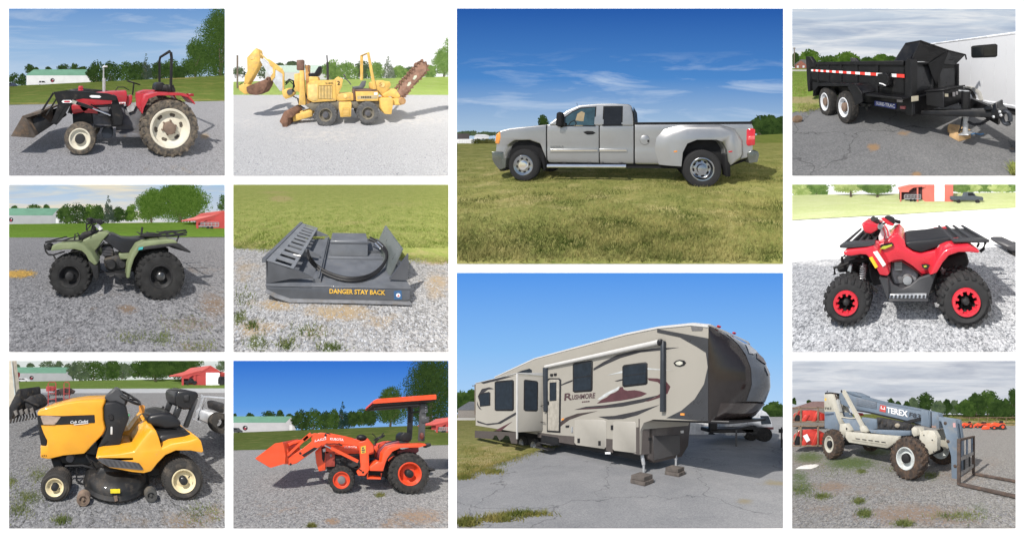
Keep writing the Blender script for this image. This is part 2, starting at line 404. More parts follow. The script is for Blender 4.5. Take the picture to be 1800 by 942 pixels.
def sky(P, mat, ybot=None):
    x0, y0, x1, y1 = P.r; yb = P.yh+6 if ybot is None else ybot
    px, py = P.big(np.array([x0, x1, x1, x0]), np.array([yb, yb, y0, y0])); V = px2w(px, py, P.d1-.006)
    me = bpy.data.meshes.new('sky'); me.from_pydata(V.tolist(), [], [[0, 1, 2, 3]])
    a = me.attributes.new('rc', 'FLOAT_VECTOR', 'POINT'); a.data.foreach_set('vector', np.array([0, 0, 0, 1, 0, 0, 1, 1, 0, 0, 1, 0], dtype=np.float32)); me.materials.append(mat)
    return link('sky', me, kind='structure')
def stand(stages, xa, xb):
    """one column of the white stand: its stair profile, bottom to top, closed behind; under the stages it is cut back a little"""
    m0 = stages[0].big(np.array([stages[0].r[0], stages[0].r[2]]), np.zeros(2))[0]; parts = []
    for x0, x1, cut in ((xa, m0[0]-.1, 0), (m0[0]-.1, xb, 1)):
        pr = [(1260, stages[0].d0)]
        for s in stages:
            y0, y1 = s.big(np.array([0, 0]), np.array([s.r[1], s.r[3]]))[1]; yh = s.o[1]+s.yh/s.z; c = cut*2.5
            pr += [(y1+.5, s.d0), (y1+.5+c, s.d0+.01)]
            pr += [(y0+.6+c*3, s.dend+.01), (y0, s.dend+.02)] if s.dend < s.d1 else [(yh+.6+c*6, s.d1+.001), (y0, s.d1+.001)]
        pr += [(-160, pr[-1][1]+.01), (-160, 30), (1260, 30)]
        a = np.array(pr); n = len(pr); V = np.concatenate([px2w(np.full(n, x), a[:, 0], a[:, 1]) for x in (x0, x1)])
        parts.append((V, [list(range(n)), list(range(2*n-1, n-1, -1))]+[[i, (i+1) % n, n+(i+1) % n, n+i] for i in range(n)]))
    V, F = J(*parts); me = bpy.data.meshes.new('wall'); me.from_pydata(V.tolist(), [], F)
    at = me.attributes.new('rc', 'FLOAT_VECTOR', 'POINT'); at.data.foreach_set('vector', V.astype(np.float32).ravel())
    me.materials.append(M('white_stand', (.94, .94, .935), .6, va=.015, sca=.6)); link('white_wall', me, kind='structure')

# ---------------------------------------------------------------- plants
def leaves(P, blobs, n, size, seed=0, flat=.0):
    """small leaf faces through the volume of a set of clumps (eye coordinates)"""
    g = np.random.default_rng(seed+11); B = np.array(blobs, float); wt = (B[:, 3]*B[:, 4]*B[:, 5])**.67
    k = g.choice(len(B), n, p=wt/wt.sum()); d = g.normal(size=(n, 3)); d /= np.linalg.norm(d, axis=1)[:, None]
    c = B[k, :3]+d*B[k, 3:6]*(g.uniform(.25, 1.08, (n, 1))**.45)
    a = g.normal(size=(n, 3))+d*.3; a /= np.linalg.norm(a, axis=1)[:, None]; b = np.cross(a, g.normal(size=(n, 3))); b /= np.linalg.norm(b, axis=1)[:, None]
    sz = size*g.uniform(.6, 1.4, (n, 1)); a, b = a*sz, b*sz*.6
    V = np.stack([c-a, c-b*.9, c+a, c+b], 1).reshape(-1, 3)
    zx, zy = P.zp(V); x0, y0, x1, y1 = P.r; m = (zx > x0)&(zx < x1)&(zy > y0)&(zy < y1)
    keep = m.reshape(-1, 4).all(1)
    # leaves on the edge of the stage are trimmed to it
    part = m.reshape(-1, 4).any(1); V = V.reshape(-1, 4, 3)[part].reshape(-1, 3); zx, zy = P.zp(V)
    V[:, 0] = (np.clip(zx, x0, x1)-P.xc)*V[:, 1]/P.f; V[:, 2] = P.h-(np.clip(zy, y0, y1)-P.yh)*V[:, 1]/P.f
    return V, np.arange(len(V)).reshape(-1, 4)
def tree(P, name, label, cx, yb, yt, wz, Y, mat, n=1500, size=.35, seed=0, group=None, trunk=.03, low=.18, depth=.8, shape='round', cat='tree', mtr=None, nb=12):
    """a tree from traced centre, base, top and width at depth Y"""
    g = random.Random(seed*31+5); k = Y/P.f; b = P.at(cx, yb, Y); H = (yb-yt)*k; W = wz*k; bl = []
    z0 = b[2]+H*low; hc = H*(1-low)
    for i in range(nb):
        t = (i+.5)/nb
        if shape == 'cone': rad = W*.5*(1-t*.85); zz = z0+hc*t*.95; rr = W*.17*(1.15-t*.7)
        elif shape == 'hedge': rad = W*.5; zz = z0+hc*(.2+.55*g.random()); rr = hc*.3
        else: rad = W*.52*math.sin(math.pi*(.16+.78*t))**.6; zz = z0+hc*(.1+.78*t); rr = W*.2*g.uniform(.8, 1.25)
        m = 1 if shape == 'cone' and t > .7 else 3 if shape == 'cone' else 4
        for j in range(m):
            a = g.uniform(0, 6.28); r_ = max(0, rad-rr*.75)*math.sqrt(g.uniform(.25, 1))
            rx = rr*g.uniform(.75, 1.2)
            bl.append((b[0]+r_*math.cos(a), b[1]+depth*r_*math.sin(a), zz+g.uniform(-.06, .06)*hc, rx, rx*depth, min(rr*g.uniform(.7, 1.)*min(1.5, hc/W*1.15), hc*.24)))
    if shape == 'round': bl += [(b[0], b[1], z0+hc*.5, W*.30, W*.3*depth, hc*.36)]
    fr = Fr(P, (0, 0)); T = Thing(P, fr, name, label, cat, group, b)
    V, F = leaves(P, bl, n, size, seed)
    me = mkmesh('crown', P, V, F, mat, 0, T.org, clip=False); o = link('crown', me, kind=None); o.parent = T.o
    tr = W*trunk+.02; top = z0+hc*.5
    tg = [tube([(b[0], b[1], b[2]-.1), (b[0]+tr*.2, b[1], b[2]+H*.15), (b[0]-tr*.3, b[1], top)], [tr*1.25, tr, tr*.4], 7)]
    for i in range(5):
        a = g.uniform(0, 6.28); zb = z0+hc*g.uniform(0, .3)
        tg.append(tube([(b[0], b[1], zb-hc*.05), (b[0]+W*.2*math.cos(a), b[1]+W*.2*depth*math.sin(a), zb+hc*.16), (b[0]+W*.36*math.cos(a), b[1]+W*.36*depth*math.sin(a), zb+hc*.3)], [tr*.5, tr*.3, tr*.1], 5))
    T.add('trunk', tg, mtr or M('bark', (.09, .07, .05), .9, bu=.5), sm=60)
    return T
def blades(P, name, y0, y1, n, hgt, wid, mat, seed=0, x=(None, None), clumps=0, zf=None, tufts=None):
    """grass blades, evenly dense over the picture of the ground between two traced heights"""
    g = np.random.default_rng(seed+3); xa, xb = x[0] if x[0] is not None else P.r[0], x[1] if x[1] is not None else P.r[2]
    zy = y0+(y1-y0)*g.random(n)**.9; zx = xa+(xb-xa)*g.random(n)
    if tufts:
        t = np.array(tufts, float); i = g.integers(0, len(t), n); zx = t[i, 0]+g.normal(size=n)*t[i, 2]; zy = t[i, 1]+g.normal(size=n)*t[i, 3]
    ok = (zx > P.r[0]+2)&(zx < P.r[2]-2)&(zy < P.r[3]-4); zx, zy = zx[ok], zy[ok]; n = len(zx)
    Y = P.f*P.h/(zy-P.yh); X = (zx-P.xc)*Y/P.f; Z = np.zeros(n) if zf is None else zf(X, Y)
    a = g.uniform(0, 6.28, n); h = hgt*g.uniform(.35, 1.2, n); le = g.normal(size=(n, 2))*.5*h[:, None]
    wx, wy = np.cos(a)*wid*g.uniform(.6, 1.3, n), np.sin(a)*wid
    b0 = np.stack([X-wx, Y-wy, Z], -1); b1 = np.stack([X+wx, Y+wy, Z], -1); tp = np.stack([X+le[:, 0], Y+le[:, 1], Z+h], -1)
    V = np.stack([b0, b1, tp], 1).reshape(-1, 3); zx, zy = P.zp(V)
    V[:, 0] = (np.clip(zx, P.r[0], P.r[2])-P.xc)*V[:, 1]/P.f; V[:, 2] += np.maximum(0, zy-P.r[3])*V[:, 1]/P.f
    return link(name, mkmesh(name, P, V, np.arange(len(V)).reshape(-1, 3), mat, 0, clip=False), kind='stuff')
def stones(P, y0, y1, n, size, mat, seed=0):
    g = np.random.default_rng(seed+5); zy = y0+(y1-9-y0)*g.random(n); zx = P.r[0]+8+(P.r[2]-P.r[0]-16)*g.random(n)
    Y = P.f*P.h/(zy-P.yh); X = (zx-P.xc)*Y/P.f; sz = size*(g.random(n)**2*1.4+.45)
    oc = np.array([(1, 0, 0), (0, 1, 0), (-1, 0, 0), (0, -1, 0), (.1, .1, .9), (0, 0, -.4)])
    V = oc[None]*g.uniform(.55, 1.2, (n, 6, 3))*sz[:, None, None]; a = g.uniform(0, 6.28, n); ca, sa = np.cos(a)[:, None], np.sin(a)[:, None]
    x, y = V[:, :, 0]*ca-V[:, :, 1]*sa, V[:, :, 0]*sa+V[:, :, 1]*ca
    V = np.stack([x+X[:, None], y+Y[:, None], V[:, :, 2]*.8], -1).reshape(-1, 3)
    f = np.array([(0, 1, 4), (1, 2, 4), (2, 3, 4), (3, 0, 4)]); F = (f[None]+np.arange(n)[:, None, None]*6).reshape(-1, 3)
    zx, zy = P.zp(V); V[:, 2] += np.maximum(0, zy-P.r[3])*V[:, 1]/P.f
    rc = np.repeat(np.stack([X*37, Y*37, 0*X], -1), 6, 0)       # one tone for each stone
    return link('gravel', mkmesh('gravel', P, V, F, mat, 0, clip=False, rc=rc), kind='stuff')
def stonemat(name, c1, c2):
    k = NT(name); v = k.n('TexWhiteNoise', {0: k.rc}).outputs['Value']
    k.set(k.b.inputs['Base Color'], k.mix(v, c1, c2)); k.b.inputs['Roughness'].default_value = .85; k.b.inputs['Specular IOR Level'].default_value = .25; return k.m
# ---------------------------------------------------------------- the eleven stages, columns from the viewer's right to left set further back
def chain(d, *defs):
    out = []
    for kw in defs:
        s = Stage(d0=d, **kw); d = s.dend+.04; out.append(s)
    return out
PJ, PG, PD = chain(0, dict(o=(1385, 625), z=2.972, rect=(22, 26, 1189, 900), yh=340, f=920, h=1.6),
                   dict(o=(1385, 315), z=2.99, rect=(22, 28, 1197, 907), yh=65, f=916, h=1.35),
                   dict(o=(1385, 0), z=2.944, rect=(22, 46, 1179, 910), yh=333, f=925, h=1.37))
PK, PC = chain(3.6, dict(o=(795, 470), z=1.997, rect=(16, 19, 1161, 914), yh=495, f=916, h=1.87, lam=1.2),
               dict(o=(795, 0), z=1.983, rect=(16, 31, 1153, 920), yh=470, f=900, h=1.2, lam=1.2))
PI, PF, PB = chain(7.2, dict(o=(400, 625), z=2.972, rect=(30, 26, 1154, 900), yh=390, f=890, h=1.6),
                   dict(o=(400, 315), z=2.99, rect=(30, 29, 1161, 907), yh=-20, f=950, h=1.6, tend=950*1.6/49),
                   dict(o=(400, 0), z=2.945, rect=(29, 46, 1143, 910), yh=425, f=890, h=1.6))
PH, PE, PA = chain(10.4, dict(o=(0, 625), z=2.972, rect=(47, 26, 1174, 900), yh=110, f=900, h=1.38),
                   dict(o=(0, 315), z=2.99, rect=(47, 29, 1181, 907), yh=235, f=890, h=1.),
                   dict(o=(0, 0), z=2.945, rect=(46, 46, 1163, 910), yh=425, f=890, h=1.6))
stand([PH, PE, PA], -700, 395.3); stand([PI, PF, PB], 395.3, 788.4); stand([PK, PC], 788.4, 1376.6); stand([PJ, PG, PD], 1376.6, 1785.3)
V = np.concatenate([px2w(np.array([1785.4, 2500, 2500, 1785.4]), np.array([1260, 1260, -160, -160]), d) for d in (-1.5, 30.)]); me_ = bpy.data.meshes.new('wall')
me_.from_pydata(V.tolist(), [], [[0, 1, 2, 3], [7, 6, 5, 4], [0, 4, 5, 1], [1, 5, 6, 2], [2, 6, 7, 3], [3, 7, 4, 0]]); me_.materials.append(M('white_stand')); link('white_wall', me_, kind='structure')
fl = bpy.data.meshes.new('floor'); fl.from_pydata([(-400, -400, -7), (400, -400, -7), (400, 400, -7), (-400, 400, -7)], [], [[0, 1, 2, 3]])
fl.materials.append(M('pale_concrete', (.5, .49, .47), .8)); link('floor', fl, kind='structure')

# skies (what each shows, as the eye sees it)
sky(PA, skymat('sky_a', S(188,208,228), S(150,185,222), S(112,155,208), S(205,218,234), amt=.7, cs=(1.6, 5), th=(.48, .75)), 455)
sky(PB, skymat('sky_b', (1.05,1.05,1.05), (1.08,1.08,1.08), (1.1,1.1,1.1)), 505)
sky(PC, skymat('sky_c', S(186,209,226), S(78,136,202), S(40,92,170), S(205,220,238), amt=.75, cs=(2.6, 8.), th=(.50, .76), seed=4.4, lo=.0, hi=.62), 515)
sky(PD, skymat('sky_d', S(222,226,230), S(185,198,215), S(200,212,226), S(236,238,240), amt=.9, cs=(1.8, 6), th=(.42, .62), cloud2=S(160,176,200), seed=1.2), 400)
sky(PE, skymat('sky_e', S(238,234,226), S(205,215,226), S(170,200,228), S(236,226,202), amt=.95, cs=(1.4, 3.5), th=(.45, .62), cloud2=S(182,196,214), seed=5.), 310)
sky(PG, skymat('sky_g', (1.02,1.02,1.), (1.05,1.05,1.05), (1.05,1.05,1.05)), 120)
sky(PH, skymat('sky_h', S(226,232,226), S(222,228,224), S(214,222,220), S(240,242,238), amt=.8, cs=(2, 3)), 190)
sky(PI, skymat('sky_i', S(160,200,240), S(96,156,228), S(52,116,210)), 500)
sky(PJ, skymat('sky_j', S(216,220,226), S(196,203,214), S(204,210,220), S(228,230,234), amt=.9, cs=(2., 6.), th=(.42, .62), cloud2=S(170,177,192), seed=2.2), 440)
sky(PK, skymat('sky_k', S(188,218,246), S(136,190,244), S(86,152,235)), 560)

# ---------------------------------------------------------------- ground
gA = gravelmat('gravel_a', (.125,.128,.135), (.29,.29,.305), (.25,.19,.12), 40, patch=.55, dust=.1)
gB = gravelmat('gravel_b', (.29,.295,.305), (.50,.50,.505), (.6,.56,.5), 60, patch=.6)
gE = gravelmat('gravel_e', (.058,.059,.064), (.235,.235,.245), (.15,.105,.07), 26, t2=(.12,.15,.035), patch=.45)
gF = gravelmat('gravel_f', (.14,.14,.14), (.40,.395,.39), (.34,.25,.14), 30, t2=(.13,.2,.03), patch=.45)
gG = gravelmat('gravel_g', (.13,.14,.155), (.50,.51,.53), (.9,.9,.88), 30, patch=.35)
gH = gravelmat('gravel_h', (.065,.066,.068), (.25,.25,.253), (.18,.13,.08), 30, t2=(.09,.11,.035), patch=.5)
gI = gravelmat('gravel_i', (.105,.105,.108), (.31,.306,.30), (.24,.16,.1), 22, t2=(.1,.13,.04), patch=.5)
gJ = gravelmat('gravel_j', (.085,.082,.078), (.27,.262,.25), (.19,.14,.105), 24, t2=(.075,.115,.03), patch=.5)
lA = grassmat('lawn_a', (.085,.125,.025), (.14,.19,.045), (.33,.27,.10), .12, 4)
lB = grassmat('lawn_b', (.30,.42,.10), (.42,.55,.17), (.5,.5,.25), .12, 4)  # lightened, glare of the overexposed trencher stage put into the colours
lE = grassmat('lawn_e', (.10,.19,.025), (.16,.27,.04), (.3,.28,.10), .12, 4, .2)
lG = grassmat('lawn_g', (.52,.6,.25), (.7,.75,.4), (.8,.8,.55), .12, 4)
lI = grassmat('lawn_i', (.07,.10,.022), (.115,.155,.04), (.28,.25,.10), .12, 4)
lC = grassmat('meadow_c', (.10,.13,.03), (.30,.285,.095), (.48,.40,.19), .5, 14, .6)
lF = grassmat('verge_f', (.20,.26,.06), (.36,.38,.12), (.44,.38,.17), 1.6, 14, .55)
lK = grassmat('verge_k', (.12,.14,.04), (.24,.22,.08), (.36,.29,.14), .6, 6, .7)
aD = asphaltmat('asphalt_d', (.09,.092,.096), (.19,.19,.19), (.30,.19,.10), (.06,.062,.065))
aK = asphaltmat('asphalt_k', (.14,.145,.155), (.26,.26,.262), (.25,.22,.15), cw=.006, cs=.3)  # whole lot darkened, the missing shade before the camper put into its colour

sheet(PA, 'gravel_lot', [(PA.Yf,None,None), (8,None,None), (11.9,None,None,14.4)], gA, 90, 70, tint=[(1060,705,26,16,1.1), (900,880,300,40,.25), (110,700,70,20,.3)])
sheet(PA, 'lawn', [(11.9,None,None,14.4), (30,487,455), (60,460,412), (95,446,392)], lA, 60, 30, zo=.01, tint=[(880,402,120,9,1.2), (200,536,500,5,.7), (900,520,500,4,.8)])
sheet(PB, 'gravel_lot', [(PB.Yf,None,None), (9,None,None), (21,None,None)], gB, 90, 70, tint=[(500,700,400,60,.35), (1000,620,250,60,.35), (80,640,200,50,.3), (600,530,500,25,.45)])
sheet(PB, 'lawn', [(21,None,None), (45,455,440), (90,425,398)], lB, 60, 30, zo=.01)
sheet(PC, 'meadow', [(PC.Yf,None,None), (4.5,None,None), (13,553,553), (40,503,499), (70,491,494)], lC, 90, 90, nz=.02, tint=[(300,600,250,25,.5), (900,760,280,60,.35), (250,700,250,40,.35)])
sheet(PC, 'hill', [(24,560,549), (40,520,500), (75,516,466)], grassmat('hill_c', (.11,.15,.03), (.17,.2,.05), (.3,.27,.1), .2, 5), 60, 20, zo=-.1)
sheet(PD, 'asphalt', [(PD.Yf,None,None), (4.5,None,None), (9,None,None), (30,None,None)], aD, 110, 90, tint=[(440,760,38,22,.9), (600,690,50,22,.55), (670,903,30,14,.9), (1165,770,30,12,.5), (330,800,60,8,.3)],
      tint2=[(260,825,190,6,.55), (120,860,110,6,.5), (420,770,90,6,.5), (640,890,40,5,.5)])
sheet(PD, 'lawn', [(4.95,None,None,25), (12,None,None,50), (60,None,None), (90,356,356)], grassmat('lawn_d', (.12,.2,.03), (.22,.32,.06), (.36,.3,.16), .5, 6), 120, 60, zo=.012, e0=.03, tint=[(60,520,120,20,1.2), (110,565,100,22,.9)])
sheet(PE, 'gravel_lot', [(PE.Yf,None,None), (2.6,None,None), (5,None,None), (12.5,307,307)], gE, 110, 110, tint=[(670,682,55,26,1.), (1120,660,90,80,.75), (1000,760,230,60,.45), (480,680,60,25,.4), (560,600,120,30,.3), (1000,880,120,40,.5), (380,850,200,30,.3), (1050,480,160,40,.35)],
      tint2=[(860,840,60,35,.55), (1040,880,70,30,.55), (680,830,70,30,.3)])
sheet(PE, 'lawn', [(12.5,307,304), (30,264,263), (60,246,238), (90,236,224)], lE, 60, 30, zo=.01, tint=[(700,228,90,5,.9)])
sheet(PF, 'gravel_lot', [(PF.Yf,None,None), (2.6,None,None), (4.4,None,None)], gF, 110, 90, tint=[(600,700,200,50,.85), (250,660,130,40,.8), (160,780,160,50,.65), (800,740,120,60,.5), (1100,560,90,90,.6), (500,800,200,50,.4), (90,480,90,80,.45), (60,330,70,30,.7), (1100,430,90,25,.9)],
      tint2=[(160,860,60,50,.6), (310,870,50,30,.6), (545,885,60,40,.7), (60,730,40,40,.5)])
sheet(PF, 'verge', [(4.05,None,None,3.36), (5.5,None,None), (9,None,None), (31,None,None)], lF, 120, 90, zo=.012, e0=.022, nz=0, tint=[(280,103,60,16,1.3), (100,340,120,22,.8), (250,70,120,12,.6), (650,230,120,14,.6), (1000,390,160,20,.5), (1120,430,60,25,.9), (900,130,200,20,.4)])
sheet(PG, 'gravel_lot', [(PG.Yf,None,None), (2.2,None,None), (3.35,None,None,4.35)], gG, 110, 100, edge=.012, tint=[(150,430,300,30,.5), (700,410,300,20,.5)])
sheet(PG, 'gravel_road', [(3.2,None,None), (5,None,None), (8.2,None,None,14.5)], M('pale_gravel', (.86,.86,.84), .9, va=.05, sca=1.5), 60, 20, zo=-.02)
sheet(PG, 'lawn', [(8.2,None,None,14.5), (25,None,None), (60,84,70)], lG, 60, 30, zo=.01)
sheet(PH, 'gravel_lot', [(PH.Yf,None,None), (2.4,None,None), (5,None,None), (14,196,193)], gH, 110, 110, tint=[(960,860,200,60,.6), (740,860,200,40,.45), (1000,180,300,20,.5), (1120,820,80,60,.6), (560,240,300,30,.4), (800,330,140,80,.35)],
      tint2=[(150,740,70,40,.75), (700,390,70,60,.7), (320,860,50,30,.55), (200,620,60,50,.5), (60,660,40,30,.5), (100,800,60,50,.5), (650,430,60,30,.7)])
sheet(PH, 'lawn', [(12.5,None,None,5.9), (13.,None,None,9), (13.8,None,None)], grassmat('verge_h', (.07,.1,.025), (.12,.15,.045), (.2,.17,.1), .8, 8, .4), 50, 20, xs=(820,1174), zo=.012)
sheet(PH, 'driveway', [(14,196,193), (18,173,170)], M('driveway_gravel', (.30,.31,.32), .9, va=.1, sca=2), 40, 6, zo=.0)
sheet(PH, 'lawn', [(18,174,171), (45,148,138), (85,136,118)], grassmat('lawn_h', (.115,.185,.04), (.17,.25,.06), (.3,.27,.12), .12, 4, .3), 60, 30, zo=.01, tint=[(690,114,80,4,1.)])
sheet(PI, 'gravel_lot', [(PI.Yf,None,None), (7,None,None), (13.7,None,None,18.7)], gI, 100, 80, tint=[(550,862,40,20,1.), (1000,840,160,50,.75), (880,870,120,40,.6), (560,700,200,30,.2), (300,800,250,60,.3)], tint2=[(795,730,30,12,.9), (440,890,40,10,.5), (700,880,30,12,.4)])
sheet(PI, 'lawn', [(13.7,None,None,18.7), (35,440,415), (60,412,375), (95,400,358)], lI, 60, 30, zo=.01, tint=[(660,366,80,4,.9), (300,492,400,3,.7)])
sheet(PJ, 'gravel_lot', [(PJ.Yf,None,None), (4.2,None,None), (9,None,None), (40,None,None), (90,None,None)], gJ, 110, 100, tint=[(660,830,300,60,.95), (230,685,110,30,.9), (900,620,200,60,.5), (200,800,200,60,.4), (480,840,160,40,.5), (850,870,200,40,.5), (400,700,500,60,.35), (100,560,150,60,.5), (1060,560,100,60,.35)],
      tint2=[(60,640,60,60,.7), (110,530,110,40,.75), (330,560,170,42,.85), (70,690,70,50,.7), (400,825,36,24,1.), (372,760,28,20,.9), (610,875,40,16,.9), (460,500,120,30,.7), (1000,800,80,40,.5), (180,735,40,16,.6), (740,640,60,20,.5), (930,830,80,20,.5)])
sheet(PJ, 'hill', [(55,362,350), (75,345,335), (110,300,308)], grassmat('hill_j', (.14,.17,.04), (.2,.22,.06), (.4,.34,.16), .2, 5), 60, 20, zo=-.1)
sheet(PK, 'asphalt', [(PK.Yf,None,None), (6,None,None), (15,None,None), (100,None,None)], aK, 110, 100, tint=[(1130,755,60,12,.8), (1030,820,40,14,.7), (260,860,140,12,.6), (60,905,60,30,.5), (930,620,160,8,.3)])
sheet(PK, 'verge', [(PK.gy(738),None,None,PK.gy(606)), (12,None,None,24), (75,None,None)], lK, 90, 50, xs=(16,400), zo=.012, e0=.016, tint=[(120,690,140,40,.7), (150,640,120,30,.6)])

sm_ = stonemat('stone_grey', (.09,.092,.1), (.27,.27,.28)); sml = stonemat('stone_pale', (.14,.15,.17), (.55,.56,.58))
for P, a, n, z_, m_ in ((PA,640,2600,.014,sm_), (PE,480,5200,.010,sm_), (PF,500,4200,.008,sml), (PG,440,6500,.008,sml), (PH,500,5200,.009,sm_), (PI,600,3200,.014,sm_), (PJ,560,3600,.014,sm_), (PB,700,900,.012,sml)):
    stones(P, a, P.r[3], n, z_, m_, n)
bC = leafmat('meadow_blade', (.07,.10,.024), (.40,.36,.14), 1.6); bF = leafmat('verge_blade', (.16,.22,.04), (.46,.46,.18), 2.2)
blades(PC, 'grass', 560, 920, 34000, .07, .006, bC, 1); blades(PC, 'grass', 553, 640, 9000, .06, .009, bC, 2)
blades(PF, 'grass', 60, 365, 26000, .07, .010, bF, 3, zf=None)
bG = leafmat('weed_blade', (.11,.15,.045), (.24,.26,.10), 5)
blades(PJ, 'grass', 0, 0, 5200, .06, .006, bG, 4, tufts=[(400,825,22,10), (372,760,16,8), (330,560,100,18), (110,525,70,18), (70,700,46,20), (460,500,100,14), (385,605,14,6), (745,625,24,8), (180,735,26,8), (610,878,24,8), (560,590,60,10), (240,600,80,20), (900,840,70,14)])
blades(PF, 'grass', 0, 0, 900, .045, .005, bG, 5, tufts=[(160,860,34,24), (310,872,24,14), (545,888,36,12), (60,730,20,18), (135,770,18,14), (430,800,60,20), (90,620,30,30)])
blades(PF, 'grass', 340, 400, 5200, .05, .006, bF, 15, tufts=[(100+i*80, 356+i*5.6, 46, 9) for i in range(14)])
blades(PE, 'grass', 0, 0, 900, .026, .003, bG, 6, tufts=[(850,840,34,18), (1040,880,60,18), (690,830,50,16), (960,760,80,30)])
blades(PH, 'grass', 0, 0, 2400, .034, .004, bG, 7, tufts=[(150,740,50,22), (690,390,30,34), (320,862,26,12), (200,620,36,26), (650,430,30,14), (60,660,16,16), (100,800,36,30), (720,300,30,20), (1050,820,60,30)])
blades(PI, 'grass', 0, 0, 500, .06, .006, leafmat('dry_blade', (.16,.17,.05), (.3,.28,.1), 5), 8, tufts=[(795,728,16,5), (440,890,12,4)])
blades(PK, 'grass', 0, 0, 4200, .10, .010, leafmat('dry_verge', (.14,.17,.04), (.34,.29,.1), 2), 9, tufts=[(50,900,22,8), (150,885,40,5), (60,700,30,10), (120,660,40,12), (60,640,30,10), (140,718,20,4), (250,868,50,4), (40,735,20,5)])
blades(PK, 'grass', 0, 0, 3600, .08, .009, leafmat('dry_verge', (.14,.17,.04), (.34,.29,.1), 2), 19, tufts=[(20+i*28, 736-i*9.6, 20, 5) for i in range(14)])
blades(PD, 'grass', 0, 0, 1800, .10, .012, bF, 10, tufts=[(60,470,30,20), (60,420,30,20), (100,560,30,10), (1170,895,6,10)])

# ---------------------------------------------------------------- trees, sheds, barns and small far things
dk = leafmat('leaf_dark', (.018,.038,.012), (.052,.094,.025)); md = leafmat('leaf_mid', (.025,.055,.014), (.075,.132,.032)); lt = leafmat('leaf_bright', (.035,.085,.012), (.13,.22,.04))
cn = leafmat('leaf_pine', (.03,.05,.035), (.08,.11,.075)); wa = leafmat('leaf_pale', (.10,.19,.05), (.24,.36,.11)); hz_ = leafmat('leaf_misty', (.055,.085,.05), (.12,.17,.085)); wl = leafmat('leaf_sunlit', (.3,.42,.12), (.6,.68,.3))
def row(P, lst, Y, mat, label, group, size=.4, seed=0, shape='round', n=900, low=.06, name='tree'):
    lst = sorted(lst); od = ['leftmost', 'second from the left', 'third from the left', 'fourth from the left', 'fifth from the left', 'sixth from the left', 'seventh from the left', 'eighth from the left']
    for i, (cx, yb, yt, w_) in enumerate(lst):
        tree(P, name, label+(', '+('rightmost' if i == len(lst)-1 else od[i]) if len(lst) > 1 else ''), cx, yb+3, yt, w_*1.25, Y*(1+.03*((i*7) % 3)), mat if not isinstance(mat, list) else mat[i % len(mat)], int(n*1.5), size*1.25, seed+i, group, .02, low*.5, .6, shape)
row(PA, [(500,436,325,92), (575,433,322,100), (652,428,324,104), (715,420,328,80), (815,412,326,110), (885,410,318,100), (930,408,345,70)], 88, [dk,dk,md], 'dark leafy tree in the far row behind the red tractor', 'trees in the row behind the red tractor', n=1300)
row(PA, [(153,380,335,46), (187,372,351,22), (248,372,348,32), (330,372,336,66), (385,370,332,36), (428,374,347,46), (118,440,385,40), (75,440,382,60)], 105, dk, 'small treetop showing over the green roof behind the red tractor', 'treetops above the shed behind the red tractor', n=420, low=.0)
tree(PA, 'pine_tree', 'slender grey green conifer standing above the row behind the red tractor', 757, 418, 275, 72, 86, cn, 1300, .35, 3, shape='cone', low=.05)
tree(PA, 'oak_tree', 'large dark green tree filling the corner beyond the red tractor\'s roll bar', 1140, 428, 58, 270, 130, md, 22950, 0.580, 4, low=.08, nb=16); tree(PA, 'oak_tree', 'round green tree in front of the large dark one beyond the red tractor\'s roll bar', 1010, 415, 218, 150, 135, md, 10200, 0.562, 8, low=.12)
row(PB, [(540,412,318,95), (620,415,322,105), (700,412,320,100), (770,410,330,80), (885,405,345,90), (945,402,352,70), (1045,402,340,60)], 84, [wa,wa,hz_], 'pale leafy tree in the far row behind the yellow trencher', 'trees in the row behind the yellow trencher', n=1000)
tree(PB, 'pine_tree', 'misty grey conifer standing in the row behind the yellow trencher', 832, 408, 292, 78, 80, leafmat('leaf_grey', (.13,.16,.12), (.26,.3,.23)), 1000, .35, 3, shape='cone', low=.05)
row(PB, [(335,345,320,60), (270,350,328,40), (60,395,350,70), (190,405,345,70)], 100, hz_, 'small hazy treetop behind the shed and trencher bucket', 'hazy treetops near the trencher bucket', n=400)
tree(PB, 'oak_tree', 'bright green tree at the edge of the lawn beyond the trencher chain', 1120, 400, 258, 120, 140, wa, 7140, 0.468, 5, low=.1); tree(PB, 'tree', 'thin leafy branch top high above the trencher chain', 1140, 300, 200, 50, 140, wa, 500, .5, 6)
tree(PC, 'pine_tree', 'lone dark tree showing over the silver truck bonnet', 317, 480, 402, 44, 60, dk, 900, .3, 2, shape='round', low=.1)
row(PC, [(1075,470,410,70), (1110,472,405,66), (1146,470,410,54)], 75, dk, 'dark tree in the clump on the slope behind the truck tailgate', 'trees behind the silver truck', n=900, low=.02)
row(PC, [(60,470,458,80), (120,470,461,60), (180,470,460,70)], 110, hz_, 'low distant wooded ridge tree beside the truck bonnet', 'far trees beside the truck bonnet', n=300, low=0)
row(PD, [(38,345,282,40), (115,345,262,100), (215,345,292,96), (305,340,276,120), (410,336,300,70), (480,335,288,80), (535,334,294,60)], 66, [md,lt], 'leafy tree in the far row behind the black dump trailer', 'trees behind the black dump trailer', n=1100, low=.02)
row(PE, [(345,236,140,80), (410,236,130,100), (470,232,136,90), (515,228,142,70), (620,222,150,80), (690,216,140,60)], 84, [md,dk,lt], 'green tree in the far row behind the olive quad bike', 'trees in the row behind the olive quad bike', n=1000)
row(PE, [(182,165,134,70), (243,165,135,32), (78,160,142,30), (675,218,178,56)], 100, md, 'small treetop around the shed behind the olive quad bike', 'small treetops behind the olive quad bike', n=350)
tree(PE, 'pine_tree', 'grey green conifer above the row behind the olive quad bike', 570, 226, 86, 78, 80, cn, 1500, .35, 3, shape='cone', low=.04)
